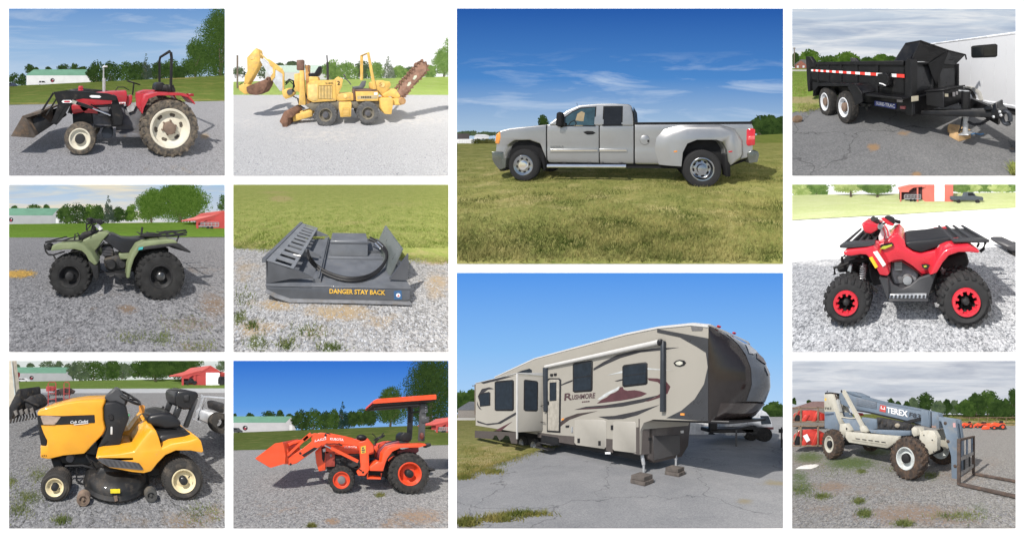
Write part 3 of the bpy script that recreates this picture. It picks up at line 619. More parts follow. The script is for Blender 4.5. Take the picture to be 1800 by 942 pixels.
tree(PE, 'maple_tree', 'big spreading green tree beside the red barn behind the quad bike seat', 945, 240, 22, 330, 110, lt, 28050, 0.468, 6, low=.14, nb=16); tree(PE, 'maple_tree', 'rounded green tree growing beside the big spreading one behind the quad bike seat', 795, 242, 60, 170, 115, lt, 12750, 0.468, 7, low=.16)
tree(PE, 'tree', 'dark tree at the edge beyond the red barn roof', 1170, 180, 85, 60, 60, md, 900, .25, 8)
row(PG, [(60,80,25,120), (150,82,20,120), (900,62,22,90), (960,62,20,80), (1030,62,22,90), (1110,62,24,90), (1170,62,26,60), (850,60,22,60)], 60, [wl,wa], 'sunlit pale tree in the far row above the red quad bike', 'trees in the row above the red quad bike', n=900, low=.0)
tree(PG, 'maple_tree', 'low spreading tree beside the red barn above the red quad bike', 470, 104, -8, 200, 34, wa, 8925, 0.187, 6, low=.3); tree(PG, 'maple_tree', 'leafy tree with a forked trunk on the pale lawn above the red quad bike', 330, 108, -20, 190, 36, wl, 8925, 0.187, 7, low=.34)
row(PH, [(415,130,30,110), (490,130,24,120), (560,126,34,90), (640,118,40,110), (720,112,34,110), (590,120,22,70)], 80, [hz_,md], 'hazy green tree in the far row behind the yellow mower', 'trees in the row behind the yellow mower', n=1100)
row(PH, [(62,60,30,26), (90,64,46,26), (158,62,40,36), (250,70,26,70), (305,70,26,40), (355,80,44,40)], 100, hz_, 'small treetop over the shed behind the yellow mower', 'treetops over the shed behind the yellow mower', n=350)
tree(PH, 'maple_tree', 'broad green tree between the conifer row and red barn behind the mower', 810, 130, 10, 220, 45, md, 12750, 0.206, 6, low=.14); tree(PH, 'maple_tree', 'broad dark tree directly behind the red barn and mower seat', 960, 128, 8, 210, 48, md, 12750, 0.206, 7, low=.14)
tree(PH, 'tree', 'tall tree over the red barn roof behind the mower', 1160, 90, 14, 70, 60, hz_, 900, .25, 8)
row(PI, [(385,388,290,90), (450,386,280,100), (510,386,292,80), (555,384,286,60), (650,366,292,80), (700,362,286,80), (745,360,280,70)], 84, [dk,md], 'dark green tree in the far row behind the orange loader tractor', 'trees in the row behind the orange loader tractor', n=1100)
row(PI, [(118,330,301,36), (215,330,289,70), (274,330,286,34), (322,330,304,40), (38,330,304,20)], 100, dk, 'small treetop over the shed behind the orange loader tractor', 'treetops over the shed behind the orange loader tractor', n=400)
tree(PI, 'pine_tree', 'dark slim conifer above the row behind the orange loader tractor', 602, 380, 238, 76, 82, leafmat('leaf_spruce', (.012,.03,.022), (.035,.065,.045)), 1500, .35, 3, shape='cone', low=.04)
tree(PI, 'oak_tree', 'huge dark green tree towering behind the red tractor canopy', 1060, 392, 10, 330, 130, dk, 30600, 0.562, 4, low=.08, nb=18); tree(PI, 'oak_tree', 'smaller rounded tree with a bare trunk behind the red tractor canopy', 850, 378, 180, 170, 135, md, 12750, 0.562, 5, low=.14)
row(PJ, [(718,300,196,86), (655,302,222,50), (785,300,240,60), (830,298,230,40), (870,300,238,40), (620,300,244,30)], 70, [dk,hz_], 'dark round tree on the skyline above the telehandler boom', 'skyline trees above the telehandler boom', n=900, low=.0)
row(PJ, [(930,306,236,90), (985,306,200,90), (1045,308,186,110), (1100,312,236,80), (1135,315,230,50)], 64, [md,dk], 'green tree in the clump on the hill behind the orange tractors', 'trees on the hill behind the orange tractors', n=1200, low=.0)
tree(PJ, 'tree', 'tall dark tree at the hill edge beyond the telehandler forks', 1175, 318, 172, 70, 60, dk, 4590, 0.234, 8, low=0); row(PJ, [(537,262,226,36), (32,248,222,20), (110,245,233,18), (575,262,240,24)], 90, dk, 'small dark treetop poking over the telehandler body', 'small treetops over the telehandler', n=300, low=0)
row(PK, [(36,505,440,44), (66,505,432,40), (22,505,444,30)], 60, md, 'green tree by the far house behind the camper tail', 'trees behind the camper tail', n=800, low=0)
row(PK, [(1130,516,476,60), (1156,518,484,30)], 70, md, 'distant tree above the trailers beyond the camper nose', 'trees beyond the camper nose', n=600, low=0)

def eq(P, pts): return [P.at(*p) for p in pts]
def ebox(P, x0, y0, x1, y1, Y, dp, r=0):
    a, b = P.at(x0, y1, Y), P.at(x1, y0, Y); return box(a[0], b[0], Y, Y+dp, a[2], b[2], r)
def epr(P, pts, Y, dp, r=0): return prism([(P.at(x, y, Y)[0], P.at(x, y, Y)[2]) for x, y in pts], Y, Y+dp, r)
def etube(P, pts, Y, rz, n=7): return tube([P.at(x, y, Y) for x, y in pts], rz*Y/P.f, n)
def egn(P, name, label, cat, Y, zx=None, zy=None, group=None):
    return Thing(P, Fr(P, (0, 0)), name, label, cat, group, P.at(zx, zy, Y))
white_w = M('white_siding', (.66,.66,.66), .55, va=.05, sca=.4); grn = M('green_roof_metal', (.14,.30,.21), .45, va=.08, sca=.3); redw = M('barn_red', (.40,.045,.04), .6, va=.12, sca=.5); redr = M('barn_roof_red', (.42,.06,.05), .5, va=.12, sca=.4)
blk = M('black_paint', (.012,.012,.013), .42, va=.3, coat=.2); dkglass = M('dark_glass', (.012,.014,.016), .08, va=.2); rub = M('rubber', (.022,.022,.022), .75, va=.3, sca=9, dirt=.3, dc=(.12,.10,.08)); stl = M('bare_steel', (.42,.42,.42), .38, .8, dirt=.3)
def shed(P, xl, xc, xe, yb, ye, yr, Y, label, wm=None, rm=None, ybe=None, emblem=None, door=None):
    wm, rm = wm or white_w, rm or grn; T = egn(P, 'shed', label, 'shed', Y, (max(xl, P.r[0])+xc)/2, yb)
    A, B = P.at(xl, yb, Y), P.at(xc, yb, Y); ze = P.at(xc, ye, Y)[2]; Y2 = Y*1.14; E2 = P.at(xe, yb, Y2); Ym = (Y+Y2)/2; zr = P.at(xc, yr, Ym)[2]
    dx = E2[0]-B[0]; zb = min(A[2], B[2])-.6
    def prof(q): return [(q, Y, zb), (q, Y, ze), (q+dx/2, Ym, zr), (q+dx, Y2, ze), (q+dx, Y2, zb)]
    T.add('wall', loft([prof(A[0]), prof(B[0])]), wm, sm=0)
    t = .25*(Y/90)
    for s in ((0, 1), (1, 1)):
        pa = [((A[0], Y-.5, ze-.1), (A[0]+dx/2, Ym, zr)), ((A[0]+dx, Y2+.5, ze-.1), (A[0]+dx/2, Ym, zr))][s[0]]
        L = [np.array(v) for v in pa]; sh = np.array([B[0]-A[0]+.5, 0, 0]); up = np.array([0, 0, t])
        T.add('roof', loft([[L[0], L[1], L[1]+up, L[0]+up], [L[0]+sh, L[1]+sh, L[1]+sh+up, L[0]+sh+up]]), rm, sm=0)
    if emblem:
        x, y, r = emblem; c = P.at(x, y, Y); q = r*Y/P.f
        T.add('emblem', lathe([(q, 0), (q*.97, -.15), (.001, -.16)], (c[0], Y, c[2]), 18), M('emblem_black', (.02,.018,.02), .5)); T.add('emblem_mark', lathe([(q*.5, -.17), (.001, -.22)], (c[0], Y, c[2]-q*.25), 12), M('emblem_red', (.3,.03,.05), .5))
        T.add('emblem_mark', lathe([(q*.28, -.17), (.001, -.22)], (c[0]+q*.3, Y, c[2]+q*.35), 8), M('emblem_pale', (.6,.6,.6), .5))
    if door:
        x0, y0, x1, y1 = door; f = (x0-xc)/(xe-xc), (x1-xc)/(xe-xc)
        T.add('door', loft([[(B[0]+dx*g_+.1*0-.0, Y+(Y2-Y)*g_-.12, z_) for z_ in (P.at(x0, y1, Y)[2], P.at(x0, y0, Y)[2])]+[(B[0]+dx*g_+.2, Y+(Y2-Y)*g_-.2, z_) for z_ in (P.at(x0, y0, Y)[2], P.at(x0, y1, Y)[2])] for g_ in f]), M('shed_door', (.75,.75,.75), .5), sm=0)
    return T
sgrey = M('grey_siding', (.36,.37,.38), .6, va=.05, sca=.4)
shed(PA, 137, 463, 495, 444, 391, 363, 92, 'long white metal shed with green roof behind the red tractor', emblem=(272,417,11))
shed(PB, 195, 577, 582, 425, 375, 342, 92, 'pale washed-out metal shed behind the yellow trencher', M('overexposed_siding', (.55,.56,.56), .6), M('overexposed_green_roof', (.5,.62,.55), .5))  # overexposed daylight put into the wall and roof colours
shed(PE, -160, 272, 328, 238, 190, 155, 86, 'grey metal shed with green roof behind the olive quad bike', sgrey, emblem=(58,213,12), door=(292,205,305,232))
shed(PH, 20, 340, 388, 134, 90, 62, 84, 'long grey shed with green roof behind the yellow mower', sgrey, emblem=(165,115,11))
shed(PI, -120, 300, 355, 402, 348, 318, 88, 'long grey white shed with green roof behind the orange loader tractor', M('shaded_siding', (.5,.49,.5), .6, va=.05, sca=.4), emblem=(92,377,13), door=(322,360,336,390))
def barn(P, x0, yb, s, Y, label, pale=0, dr=(1080, 1148), wr=1150):
    wm = redw if not pale else M('pale_barn_red', (.62,.16,.12), .6, va=.1, sca=.5); rm = redr if not pale else M('pale_barn_roof', (.62,.2,.15), .5, va=.1, sca=.5)
    X = lambda x, y: (x0+(x-950)*s, yb+(y-155)*s); dp = 14*Y/60; T = egn(P, 'barn', label, 'barn', Y, min(x0+60*s, P.r[2]-4), yb)
    pl = lambda pts, y=0, d=dp: epr(P, [X(*p) for p in pts], Y+y, d)
    T.add('wall', pl([(1050,160), (1050,88), (1100,62), (wr,88), (wr,160)]), wm, sm=0)
    T.add('roof', pl([(1044,92), (1100,58), (1100,51), (1042,86)], -.6, dp+1), rm, sm=0); T.add('roof', pl([(1100,51), (1100,58), (1156,92), (1158,86)], -.6, dp+1), rm, sm=0)
    T.add('lean_to_roof', pl([(948,102), (1052,76), (1052,82), (948,109)], -.6, dp), rm, sm=0); pale or T.add('lean_to_roof', pl([(1150,82), (1150,88), (1250,112), (1250,106)], -.6, dp), rm, sm=0)
    T.add('gable_panel', pl([(952,108), (1049,84), (1049,104), (1035,100), (1005,104), (990,114), (988,120), (952,120)], -.2, .3), wm, sm=0)
    T.add('lean_to_wall', pl([(952,155), (952,108), (1050,84), (1050,155)], dp*.8, .3), M('barn_inside_shade', (.05,.02,.02), .9), sm=0)  # back wall is dark: shade inside the open lean-to put into its colour
    for x in (955, 1018): T.add('post', pl([(x,156), (x,104), (x+5,104), (x+5,156)], -.3, .5), wm, sm=0)
    if dr: T.add('door', pl([(dr[0],154), (dr[0],88), (dr[1],88), (dr[1],154)], -.25, .25), M('barn_door_white', (.85,.85,.85), .5), sm=0)
    return T
barn(PE, 1034, 262, .93, 32, 'red open barn at the lawn edge behind the olive quad bike', 0, None)
barn(PG, 582, 118, 1.42, 23, 'pale red barn with white door above the red quad bike', 1, (1084, 1120), 1152)
barn(PH, 950, 155, 1.0, 28, 'red barn with white sliding door behind the yellow mower seat')
barn(PI, 1090, 402, .85, 40, 'red barn corner at the lawn edge behind the red tractor canopy')
def farcar(P, x0, x1, yb, yt, Y, label, mat, name='parked_van', cat='van', van=1, group=None):
    T = egn(P, name, label, cat, Y, (x0+x1)/2, yb); w_ = x1-x0; h_ = yb-yt; X = lambda u, v: (x0+w_*u, yb-h_*v); wd = w_*Y/P.f*.4
    pts = [(0,.18), (0,.6), (.06,.95), (.2,1), (.62,1), (.8,.62), (.97,.5), (1,.2)] if van else [(0,.25), (0,.62), (.42,.62), (.46,1), (.66,1), (.76,.64), (.98,.56), (1,.25)]
    T.add('body', epr(P, [X(*p) for p in pts], Y, wd, wd*.06), mat)
    win = [[(.1,.62), (.13,.9), (.3,.9), (.3,.62)], [(.34,.62), (.34,.9), (.58,.9), (.7,.62)]] if van else [[(.49,.66), (.49,.93), (.64,.93), (.72,.66)]]
    for q in win: T.add('window', epr(P, [X(*p) for p in q], Y-.04, .05), dkglass, sm=0)
    for u in (.18, .8):
        c = P.at(*X(u, .16), Y); r = h_*.17*Y/P.f; T.add('wheel', lathe([(.001, -.05), (r*.6, -.06), (r, -.03), (r, .25), (.001, .25)], (c[0], Y, c[2]), 14), rub)
    return T
farcar(PA, 196, 253, 447, 418, 88, 'white van parked in front of the shed behind the red tractor', M('van_white', (.6,.6,.62), .4)); farcar(PA, 20, 80, 452, 430, 80, 'dark car parked beyond the shed at the edge of the red tractor scene', M('car_navy', (.03,.04,.07), .3), 'parked_car', 'car')
farcar(PI, 14, 68, 404, 376, 84, 'dark van parked by the shed behind the orange loader tractor', M('van_dark', (.05,.055,.06), .4)); farcar(PH, 92, 148, 138, 116, 80, 'pale van parked by the shed behind the yellow mower', M('van_white', (.6,.6,.62), .4))
farcar(PG, 868, 1030, 126, 68, 20.2, 'dark pickup truck parked beside the pale red barn', M('truck_slate', (.07,.085,.10), .35), 'pickup_truck', 'truck', 0)
farcar(PB, 30, 88, 404, 386, 90, 'white van far behind the trencher bucket', M('van_white', (.6,.6,.62), .4))
def fartrailer(P, x0, x1, yb, yt, Y, label):
    T = egn(P, 'utility_trailer', label, 'trailer', Y, (x0+x1)/2, yb); h_ = yb-yt; gm = M('galvanised', (.35,.36,.37), .5, .5)
    T.add('bed', ebox(P, x0, yb-h_*.45, x1, yb-h_*.3, Y, 1.8), gm, sm=0)
    for y in (.95, .7): T.add('rail', etube(P, [(x0, yb-h_*y), (x1, yb-h_*y)], Y, h_*.05), gm)
    for i in range(6):
        x = x0+(x1-x0)*i/5; T.add('stake', etube(P, [(x, yb-h_*.4), (x, yb-h_*.95)], Y, h_*.04, 6), gm)
    for u in (.4, .62):
        c = P.at(x0+(x1-x0)*u, yb-h_*.2, Y); r = h_*.2*Y/P.f; T.add('wheel', lathe([(.001, -.03), (r, -.02), (r, .2), (.001, .2)], (c[0], Y, c[2]), 14), rub)
fartrailer(PE, 1056, 1150, 261, 226, 31, 'small grey trailer under the barn lean-to behind the olive quad bike'); fartrailer(PG, 612, 698, 118, 80, 22.6, 'grey stake trailer under the pale barn lean-to'); fartrailer(PI, 1105, 1153, 402, 372, 39.5, 'small trailer parked under the red barn corner')
farcar(PH, 968, 1030, 152, 118, 27.5, 'dark pickup truck parked under the barn lean-to behind the mower', M('truck_black', (.02,.02,.022), .35), 'pickup_truck', 'truck', 0); farcar(PH, 1150, 1200, 157, 108, 27, 'dark vehicle parked beside the white door of the red barn', M('truck_black', (.02,.02,.022), .35))
def pole(P, x, yb, yt, Y, rz, label, arm=0, top=None):
    T = egn(P, 'utility_pole', label, 'pole', Y, x, yb); wm = M('pole_wood', (.16,.13,.10), .85, va=.25); T.add('shaft', etube(P, [(x, yb), (x+(top or 0), yt)], Y, rz), wm)
    if arm: T.add('crossarm', etube(P, [(x-arm, yt+arm*.5), (x+arm, yt+arm*.4)], Y, rz*.8, 6), wm)
pole(PB, 51, 480, 288, 40, 4, 'tall grey pole standing behind the trencher bucket', 0); pole(PD, 33, 345, 248, 50, 2.4, 'utility pole at the edge behind the dump trailer', 7); pole(PK, 80, 515, 410, 40, 2, 'utility pole behind the tail of the camper', 10)
# ================================================================ red loader tractor
red = M('tractor_red', (.42,.018,.03), .32, va=.12, dirt=.25, dc=(.20,.10,.07), coat=.3); ivory = M('ivory_rim', (.62,.58,.47), .5, va=.06, dirt=.2, dc=(.3,.25,.17)); tyd = M('tyre_dusty', (.04,.037,.034), .85, va=.3, sca=7, dirt=.75, dc=(.20,.16,.115), bu=.3)
ldr = M('loader_black', (.009,.009,.010), .38, va=.3, dirt=.15, dc=(.10,.08,.06)); rust = M('worn_steel', (.10,.08,.065), .6, .3, va=.5, sca=2.5, dirt=.35, dc=(.30,.19,.11)); silv = M('silver_pipe', (.55,.55,.55), .35, .7); hyd = M('chrome_rod', (.6,.6,.6), .18, .9); hose = M('black_hose', (.01,.01,.01), .5)
whitep = M('white_print', (.8,.8,.8), .5, va=.02); greyt = M('grey_cast', (.10,.10,.11), .55, .2, va=.3, dirt=.3)
fr = Fr(PA, (0, 3.62)); q = Thing(PA, fr, 'tractor', 'red farm tractor with black front loader and cream wheel rims on gravel', 'tractor', base=(0, .6, 0))
W = .34
wheel(q, 882, 668, 158, 0, W, tyd, ivory, 'ag', .655, .2, holes=6, mhole=tyd, bolts=6, dish=.45, mh=M('hub_rusty', (.16,.11,.08), .7, va=.3))
wheel(q, 412, 722, 85, .08, .2, tyd, ivory, 'road', .66, .3, bolts=6, dish=.35, mh=M('hub_grease', (.03,.03,.03), .6))
cR = fr.t(882, 668, 0); cF = fr.t(412, 722, .08); mp = fr.mpp(882, 668, 0)
wheel(q, 0, 0, 0, 1.15, W, tyd, ivory, 'ag', .655, c=cR, R=158*mp, far=1); wheel(q, 0, 0, 0, 1.2, .2, tyd, ivory, 'road', .66, c=cF, R=85*fr.mpp(412, 722, .08), far=1)
# hood, grille, engine, gearbox, tank
q.add('hood', [q.pz([(392,515),(408,500),(500,482),(560,476),(655,472),(660,500),(655,535),(520,545),(395,548)], .5, 1.08, .5, .03, 2)], red)
q.add('nose', q.pz([(368,545),(470,536),(472,560),(440,580),(374,592)], .5, 1.1, .5, .02), red)
q.add('grille', q.pz([(374,592),(440,580),(470,562),(480,640),(378,642)], .52, 1.06, .52, .01), ldr)
q.add('engine', [q.pz([(470,545),(640,535),(650,600),(600,660),(480,650)], .58, 1.0, .58, .02), q.pz([(500,560),(560,556),(566,600),(505,606)], .5, .6, .5, .01)], greyt)
q.add('side_panel', q.pz([(410,552),(470,548),(520,565),(520,590),(440,585)], .5, .54, .5), red)
q.add('battery_box', q.pz([(568,562),(625,556),(634,650),(575,655)], .42, .62, .42, .015), ldr)
q.add('oil_tank', lathe([(.001, 0), (.13, 0), (.14, .02), (.14, .3), (.13, .32), (.001, .32)], (*fr.t(555, 690, .5)[:1], .5, fr.t(555, 690, .5)[1]), 18), M('tank_navy', (.02,.025,.035), .4))
q.add('gearbox', [q.pz([(640,560),(770,545),(800,620),(770,700),(600,700),(600,660)], .62, .98, .62, .02), q.pz([(600,690),(740,690),(735,712),(600,712)], .3, 1.1, .3, .01)], greyt)
q.add('front_axle', [tube([(cF[0], .2, cF[1]), (cF[0], 1.3, cF[1])], .05), q.pz([(385,600),(480,640),(480,700),(420,700),(380,650)], .6, .95, .6, .02), q.tz([(480,655),(570,655)], .45, .03)], greyt)
q.add('rear_axle', tube([(cR[0], .2, cR[1]), (cR[0], 1.3, cR[1])], .1, 12), greyt)
q.add('front_hood_cap', lathe([(.001, .12), (.05, .12), (.065, .09), (.065, .05), (.06, .03), (.07, .02), (.07, 0), (.001, 0)], (fr.t(418, 470, .8)[0], .8, fr.t(418, 470, .8)[1]), 16, 2), red)
q.add('dash', [q.pz([(553,478),(655,470),(662,520),(655,535),(560,530)], .58, 1.0, .58, .02)], red); q.add('dash_panel', q.pz([(612,492),(652,488),(652,522),(612,526)], .56, .58, .56), ldr)
q.add('headlight', lathe([(.05, 0), (.045, -.02), (.001, -.025)], (fr.t(626, 509, .55)[0], .55, fr.t(626, 509, .55)[1]), 12), silv)
q.add('console', [q.pz([(655,500),(686,495),(684,530),(668,560),(650,545)], .6, .95, .6, .015), q.pz([(705,480),(745,474),(740,580),(712,560)], .55, .75, .55, .01)], red)
q.add('exhaust_pipe', [q.tz([(538,492),(538,405)], .8, .04, 12), q.tz([(536,405),(536,352)], .8, .018, 10), q.tz([(532,352),(536,346),(556,346)], .8, .022, 8)], silv)
q.add('steering_wheel', [tube([(fr.t(693, 430, .8)[0]+.16*math.cos(t), .8+.17*math.sin(t), fr.t(693, 430, .8)[1]-.055*math.cos(t)) for t in np.linspace(0, 6.28, 20)[:-1]], .014, 6, True), q.tz([(693,432),(686,492)], .8, .02), q.tz([(665,424),(722,438)], .8, .012)], ldr)
q.add('guard_rail', [q.tz([(598,470),(610,452),(640,452),(668,468)], .6, .012), q.tz([(655,420),(690,428),(690,430)], .65, .012)], ldr)
q.add('fender', [prism([(a, b) for a, b in fr.ts([(735,532),(752,496),(800,480),(955,484),(990,508),(1012,540),(1003,540),(972,505),(930,496),(815,496),(770,512),(745,560),(738,590),(731,585)], .0)], -.02, .40, .008), q.pz([(745,492),(800,478),(812,496),(768,512),(742,580),(715,560),(712,490)], .36, .42, .02)], red)
q.add('fender', [prism([(a, b) for a, b in fr.ts([(735,532),(752,496),(800,480),(955,484),(990,508),(1012,540),(1003,540),(972,505),(930,496),(815,496),(770,512),(745,560)], .0)], 1.1, 1.5, .008)], red)
q.add('fender_lamp', q.pz([(972,486),(1004,486),(1004,500),(975,500)], -.02, .08, -.02, .005), M('lamp_red', (.25,.01,.015), .25))
q.add('seat', [q.pz([(806,470),(812,436),(826,426),(848,428),(852,440),(880,438),(884,472)], .5, 1.0, .5, .03, 2), q.pz([(845,440),(905,452),(912,476),(840,476)], .45, 1.05, .45, .02)], ldr)
rb = .24; zt = fr.t(880, 268, rb)[1]
q.add('roll_bar', [tube([(fr.t(884, 470, .3)[0], .3, fr.t(884, 470, .3)[1]), (fr.t(888, 300, .3)[0], .3, fr.t(888, 300, .3)[1]), (fr.t(886, 276, .3)[0], .31, fr.t(886, 276, .3)[1]), (fr.t(877, 268, .36)[0], .36, fr.t(877, 268, .36)[1]),
   (fr.t(832, 300, 1.1)[0], 1.14, fr.t(832, 296, 1.1)[1]), (fr.t(826, 312, 1.2)[0], 1.2, fr.t(826, 312, 1.2)[1]), (fr.t(826, 470, 1.2)[0], 1.2, fr.t(826, 470, 1.2)[1])], .034, 8), q.pz([(872,440),(900,440),(908,478),(868,478)], .28, .34, .28, .008)], ldr)
# loader
def arm(w):
    return [prism([(a, b) for a, b in fr.ts([(276,478),(345,468),(560,486),(604,500),(604,524),(540,520),(430,512),(380,522),(330,560),(290,640),(262,642),(300,545)], .05)], w, w+.07, .008),
            prism([(a, b) for a, b in fr.ts([(350,520),(372,530),(316,622),(290,650),(276,642)], .05)], w+.01, w+.06, .006)]
q.add('loader_arm', arm(.05), ldr); q.add('loader_arm', arm(1.28), ldr)
q.add('cross_tube', [tube([(fr.t(315, 560, .05)[0], .08, fr.t(315, 560, .05)[1]), (fr.t(315, 560, .05)[0], 1.3, fr.t(315, 560, .05)[1])], .05, 10), q.bz((276,482), (196,606), .1, 9, .03), q.bz((300,500), (236,600), .1, 7, .03)], ldr)
q.add('loader_post', [q.pz([(585,490),(604,500),(640,600),(630,650),(590,650),(575,560)], .12, .2, .12, .01)], ldr); q.add('loader_post', [q.pz([(585,490),(604,500),(640,600),(630,650),(590,650),(575,560)], 1.25, 1.33, .12, .01)], ldr)
for w in (.0, 1.36):
    q.add('lift_cylinder', [q.bz((395,534), (480,562), w+.02, 16, .05)], ldr); q.add('lift_rod', [q.tz([(480,562),(572,598)], w+.04, .017), q.bz((372,526), (400,536), w+.02, 18, .05)], hyd)
for w in (.1, 1.25): q.add('bucket_link', q.pz([(170,612),(205,598),(262,642),(262,655),(186,704),(170,706)], w, w+.06, .1, .01), ldr)
q.add('bucket_rod', q.tz([(186,610),(262,645)], .2, .025), ldr)
bk = lambda L: [(a, b) for a, b in fr.ts(L, -.02)]
q.add('bucket', [prism(bk([(118,600),(222,574),(210,590),(130,614)]), -.02, 1.5, .006), prism(bk([(130,606),(186,700),(176,712),(118,612)]), -.02, 1.5, .006), prism(bk([(56,704),(176,712),(180,702),(64,696)]), -.02, 1.5, .004)], rust)
q.add('bucket_side', prism(bk([(118,600),(186,704),(176,714),(56,706),(64,694)]), -.03, -.005), rust); q.add('bucket_side', prism(bk([(118,600),(186,704),(176,714),(56,706),(64,694)]), 1.49, 1.51), rust)
q.add('loader_emblem', [q.pz([(318,527),(326,520),(366,520),(374,527),(366,534),(326,534)], .035, .05, .035)], whitep); q.add('emblem_mark', q.pz([(330,527),(336,523),(358,523),(364,527),(358,531),(336,531)], .03, .036, .03), M('decal_red', (.45,.03,.05), .5))
q.add('loader_emblem', [q.pz([(462,500),(472,494),(515,496),(524,503),(514,508),(474,507)], .04, .05, .04)], whitep); q.add('hood_stripe', q.pz([(578,532),(650,530),(650,538),(578,540)], .49, .5, .49), whitep)
q.text('254', (606,541), (646,541), 8, .485, red)
q.add('step_plate', [q.pz([(655,560),(676,545),(702,530),(706,545),(690,575),(664,585)], .55, .6, .55)], M('worn_light_metal', (.4,.4,.4), .5, .5, va=.4, dirt=.4)); q.add('hitch', [q.pz([(735,690),(760,700),(760,716),(735,716)], .5, .8, .5)], greyt)
q.add('hoses', [q.tz([(470,540),(520,575),(566,600),(580,640)], .4, .013), q.tz([(480,560),(540,585),(575,620)], .38, .012), q.tz([(486,650),(520,660),(570,652)], .4, .018)], hose)
# ================================================================ yellow trencher with backhoe
yel = M('machine_yellow', (.74,.46,.11), .5, va=.14, sca=4, dirt=.4, dc=(.42,.30,.16)); yel2 = M('faded_yellow', (.80,.56,.20), .55, va=.2, sca=4, dirt=.4, dc=(.5,.4,.25)); rst = M('heavy_rust', (.19,.10,.065), .8, .1, va=.35, sca=6, dirt=.4, dc=(.34,.2,.13)); pale = M('pale_boom_metal', (.60,.62,.64), .5, .2, va=.12, dirt=.2, dc=(.5,.4,.25)); brn = M('brown_box', (.16,.085,.06), .6, va=.2)
tyB = M('tyre_grey', (.09,.09,.09), .85, va=.25, sca=6, dirt=.4, dc=(.2,.19,.175), bu=.3); rimB = M('rim_grimy', (.16,.145,.115), .7, va=.2, dirt=.5, dc=(.3,.25,.17))
fr = Fr(PB, (0, 6.2)); q = Thing(PB, fr, 'trencher', 'yellow ride-on trencher with rusty digging chain and folded backhoe arm on pale gravel', 'trencher', base=(0, .7, 0))
for i, (x, y, r) in enumerate(((507, 597, 63), (728, 588, 60))):
    wheel(q, x, y, r, 0, .36, tyB, rimB, 'ag', .55, .3, bolts=6, mh=greyt, dish=.5); c = fr.t(x, y, 0)
    wheel(q, 0, 0, 0, 1.15, .36, tyB, rimB, 'ag', .55, c=c, R=r*fr.mpp(x, y, 0), far=1)
q.add('engine_housing', q.pz([(412,434),(430,420),(560,414),(562,524),(440,532),(412,515)], .3, 1.25, .3, .03, 2), yel)
for i in range(9): x = 474+i*7.6; q.add('slat', q.pz([(x,446),(x+4.6,446),(x+4.6,512),(x,512)], .27, .3, .3), yel2)
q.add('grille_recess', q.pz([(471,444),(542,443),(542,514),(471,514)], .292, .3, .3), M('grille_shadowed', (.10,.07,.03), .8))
q.add('side_door', q.pz([(418,440),(466,436),(466,520),(440,522),(418,510)], .28, .3, .3, .005), yel2)
q.text('V-430', (506,437), (546,436), 9, .27, blk)
q.add('rear_panel', q.pz([(553,410),(570,398),(598,410),(592,450),(578,478),(566,520),(556,520)], .35, 1.1, .35, .02), yel); q.text('2', (568,441), (582,441), 20, .34, blk, bold=.03)
q.add('dash', [q.pz([(560,408),(575,396),(582,412),(575,440)], .4, 1.0, .4, .01)], yel)
q.add('deck', q.pz([(420,398),(466,398),(470,424),(420,428)], .45, 1.1, .45, .02), yel)
q.add('seat', [q.pz([(416,382),(450,378),(470,345),(486,343),(482,378),(466,396),(420,396)], .5, 1.0, .5, .03, 2)], blk)
q.add('exhaust_stack', [q.tz([(519,416),(517,325)], .7, .05, 12), q.tz([(517,325),(514,288)], .7, .025, 10)], M('stack_soot', (.05,.045,.045), .6, .3, va=.3))
q.add('mast', [q.pz([(372,366),(392,366),(402,520),(402,545),(368,545),(372,480)], .35, .55, .35, .01), q.pz([(345,384),(372,380),(372,480),(345,470)], .5, .8, .5, .01)], yel)
q.add('mast', [q.pz([(402,340),(424,338),(418,480),(432,545),(408,548)], .55, .8, .55, .01)], M('rusty_yellow', (.5,.27,.08), .7, va=.35, sca=3, dirt=.6, dc=(.25,.12,.06)))
q.add('mast_box', q.pz([(357,312),(392,310),(392,364),(357,364)], .35, .6, .35, .02), brn)
q.add('control_levers', [q.tz([(404,336),(402,352),(410,366)], .6, .02), q.tz([(418,338),(420,372)], .55, .02)], rst)
q.add('swing_joint', [q.pz([(280,470),(316,456),(345,484),(330,502),(300,515),(286,500)], .45, .85, .45, .02)], yel); q.add('swing_pivot', lathe([(.001, -.02), (.11, -.02), (.11, .3), (.001, .3)], (fr.t(322, 478, .4)[0], .4, fr.t(322, 478, .4)[1]), 16), greyt)
q.add('backhoe_boom', [q.pz([(158,298),(184,308),(232,352),(286,372),(288,470),(272,474),(240,430),(200,370)], .55, .75, .55, .01)], pale)
q.add('backhoe_boom_edge', [q.pz([(205,308),(228,318),(286,366),(292,380),(292,472),(284,472),(284,384),(222,344)], .52, .6, .52, .01), q.pz([(232,350),(246,360),(244,400),(228,420),(222,398),(236,378)], .5, .55, .5)], yel)
q.add('dipper_arm', [q.pz([(134,262),(148,250),(162,258),(168,298),(162,336),(128,398),(104,436),(84,440),(88,396),(102,370),(100,300)], .5, .8, .5, .015)], yel)
q.add('dipper_cylinder', [q.tz([(166,276),(206,312)], .6, .028), q.tz([(210,312),(282,362)], .6, .05)], yel2); q.add('dipper_mark', q.pz([(118,292),(136,288),(140,306),(122,310)], .47, .5, .5), yel2)
q.add('bucket_link', [q.pz([(56,446),(88,430),(112,440),(104,486),(88,490),(58,466)], .5, .8, .5, .02)], yel)
q.add('backhoe_bucket', [q.pz([(96,452),(130,436),(188,414),(212,402),(214,412),(202,450),(184,478),(146,494),(112,490),(98,474)], .4, .95, .4, .02)], rst)
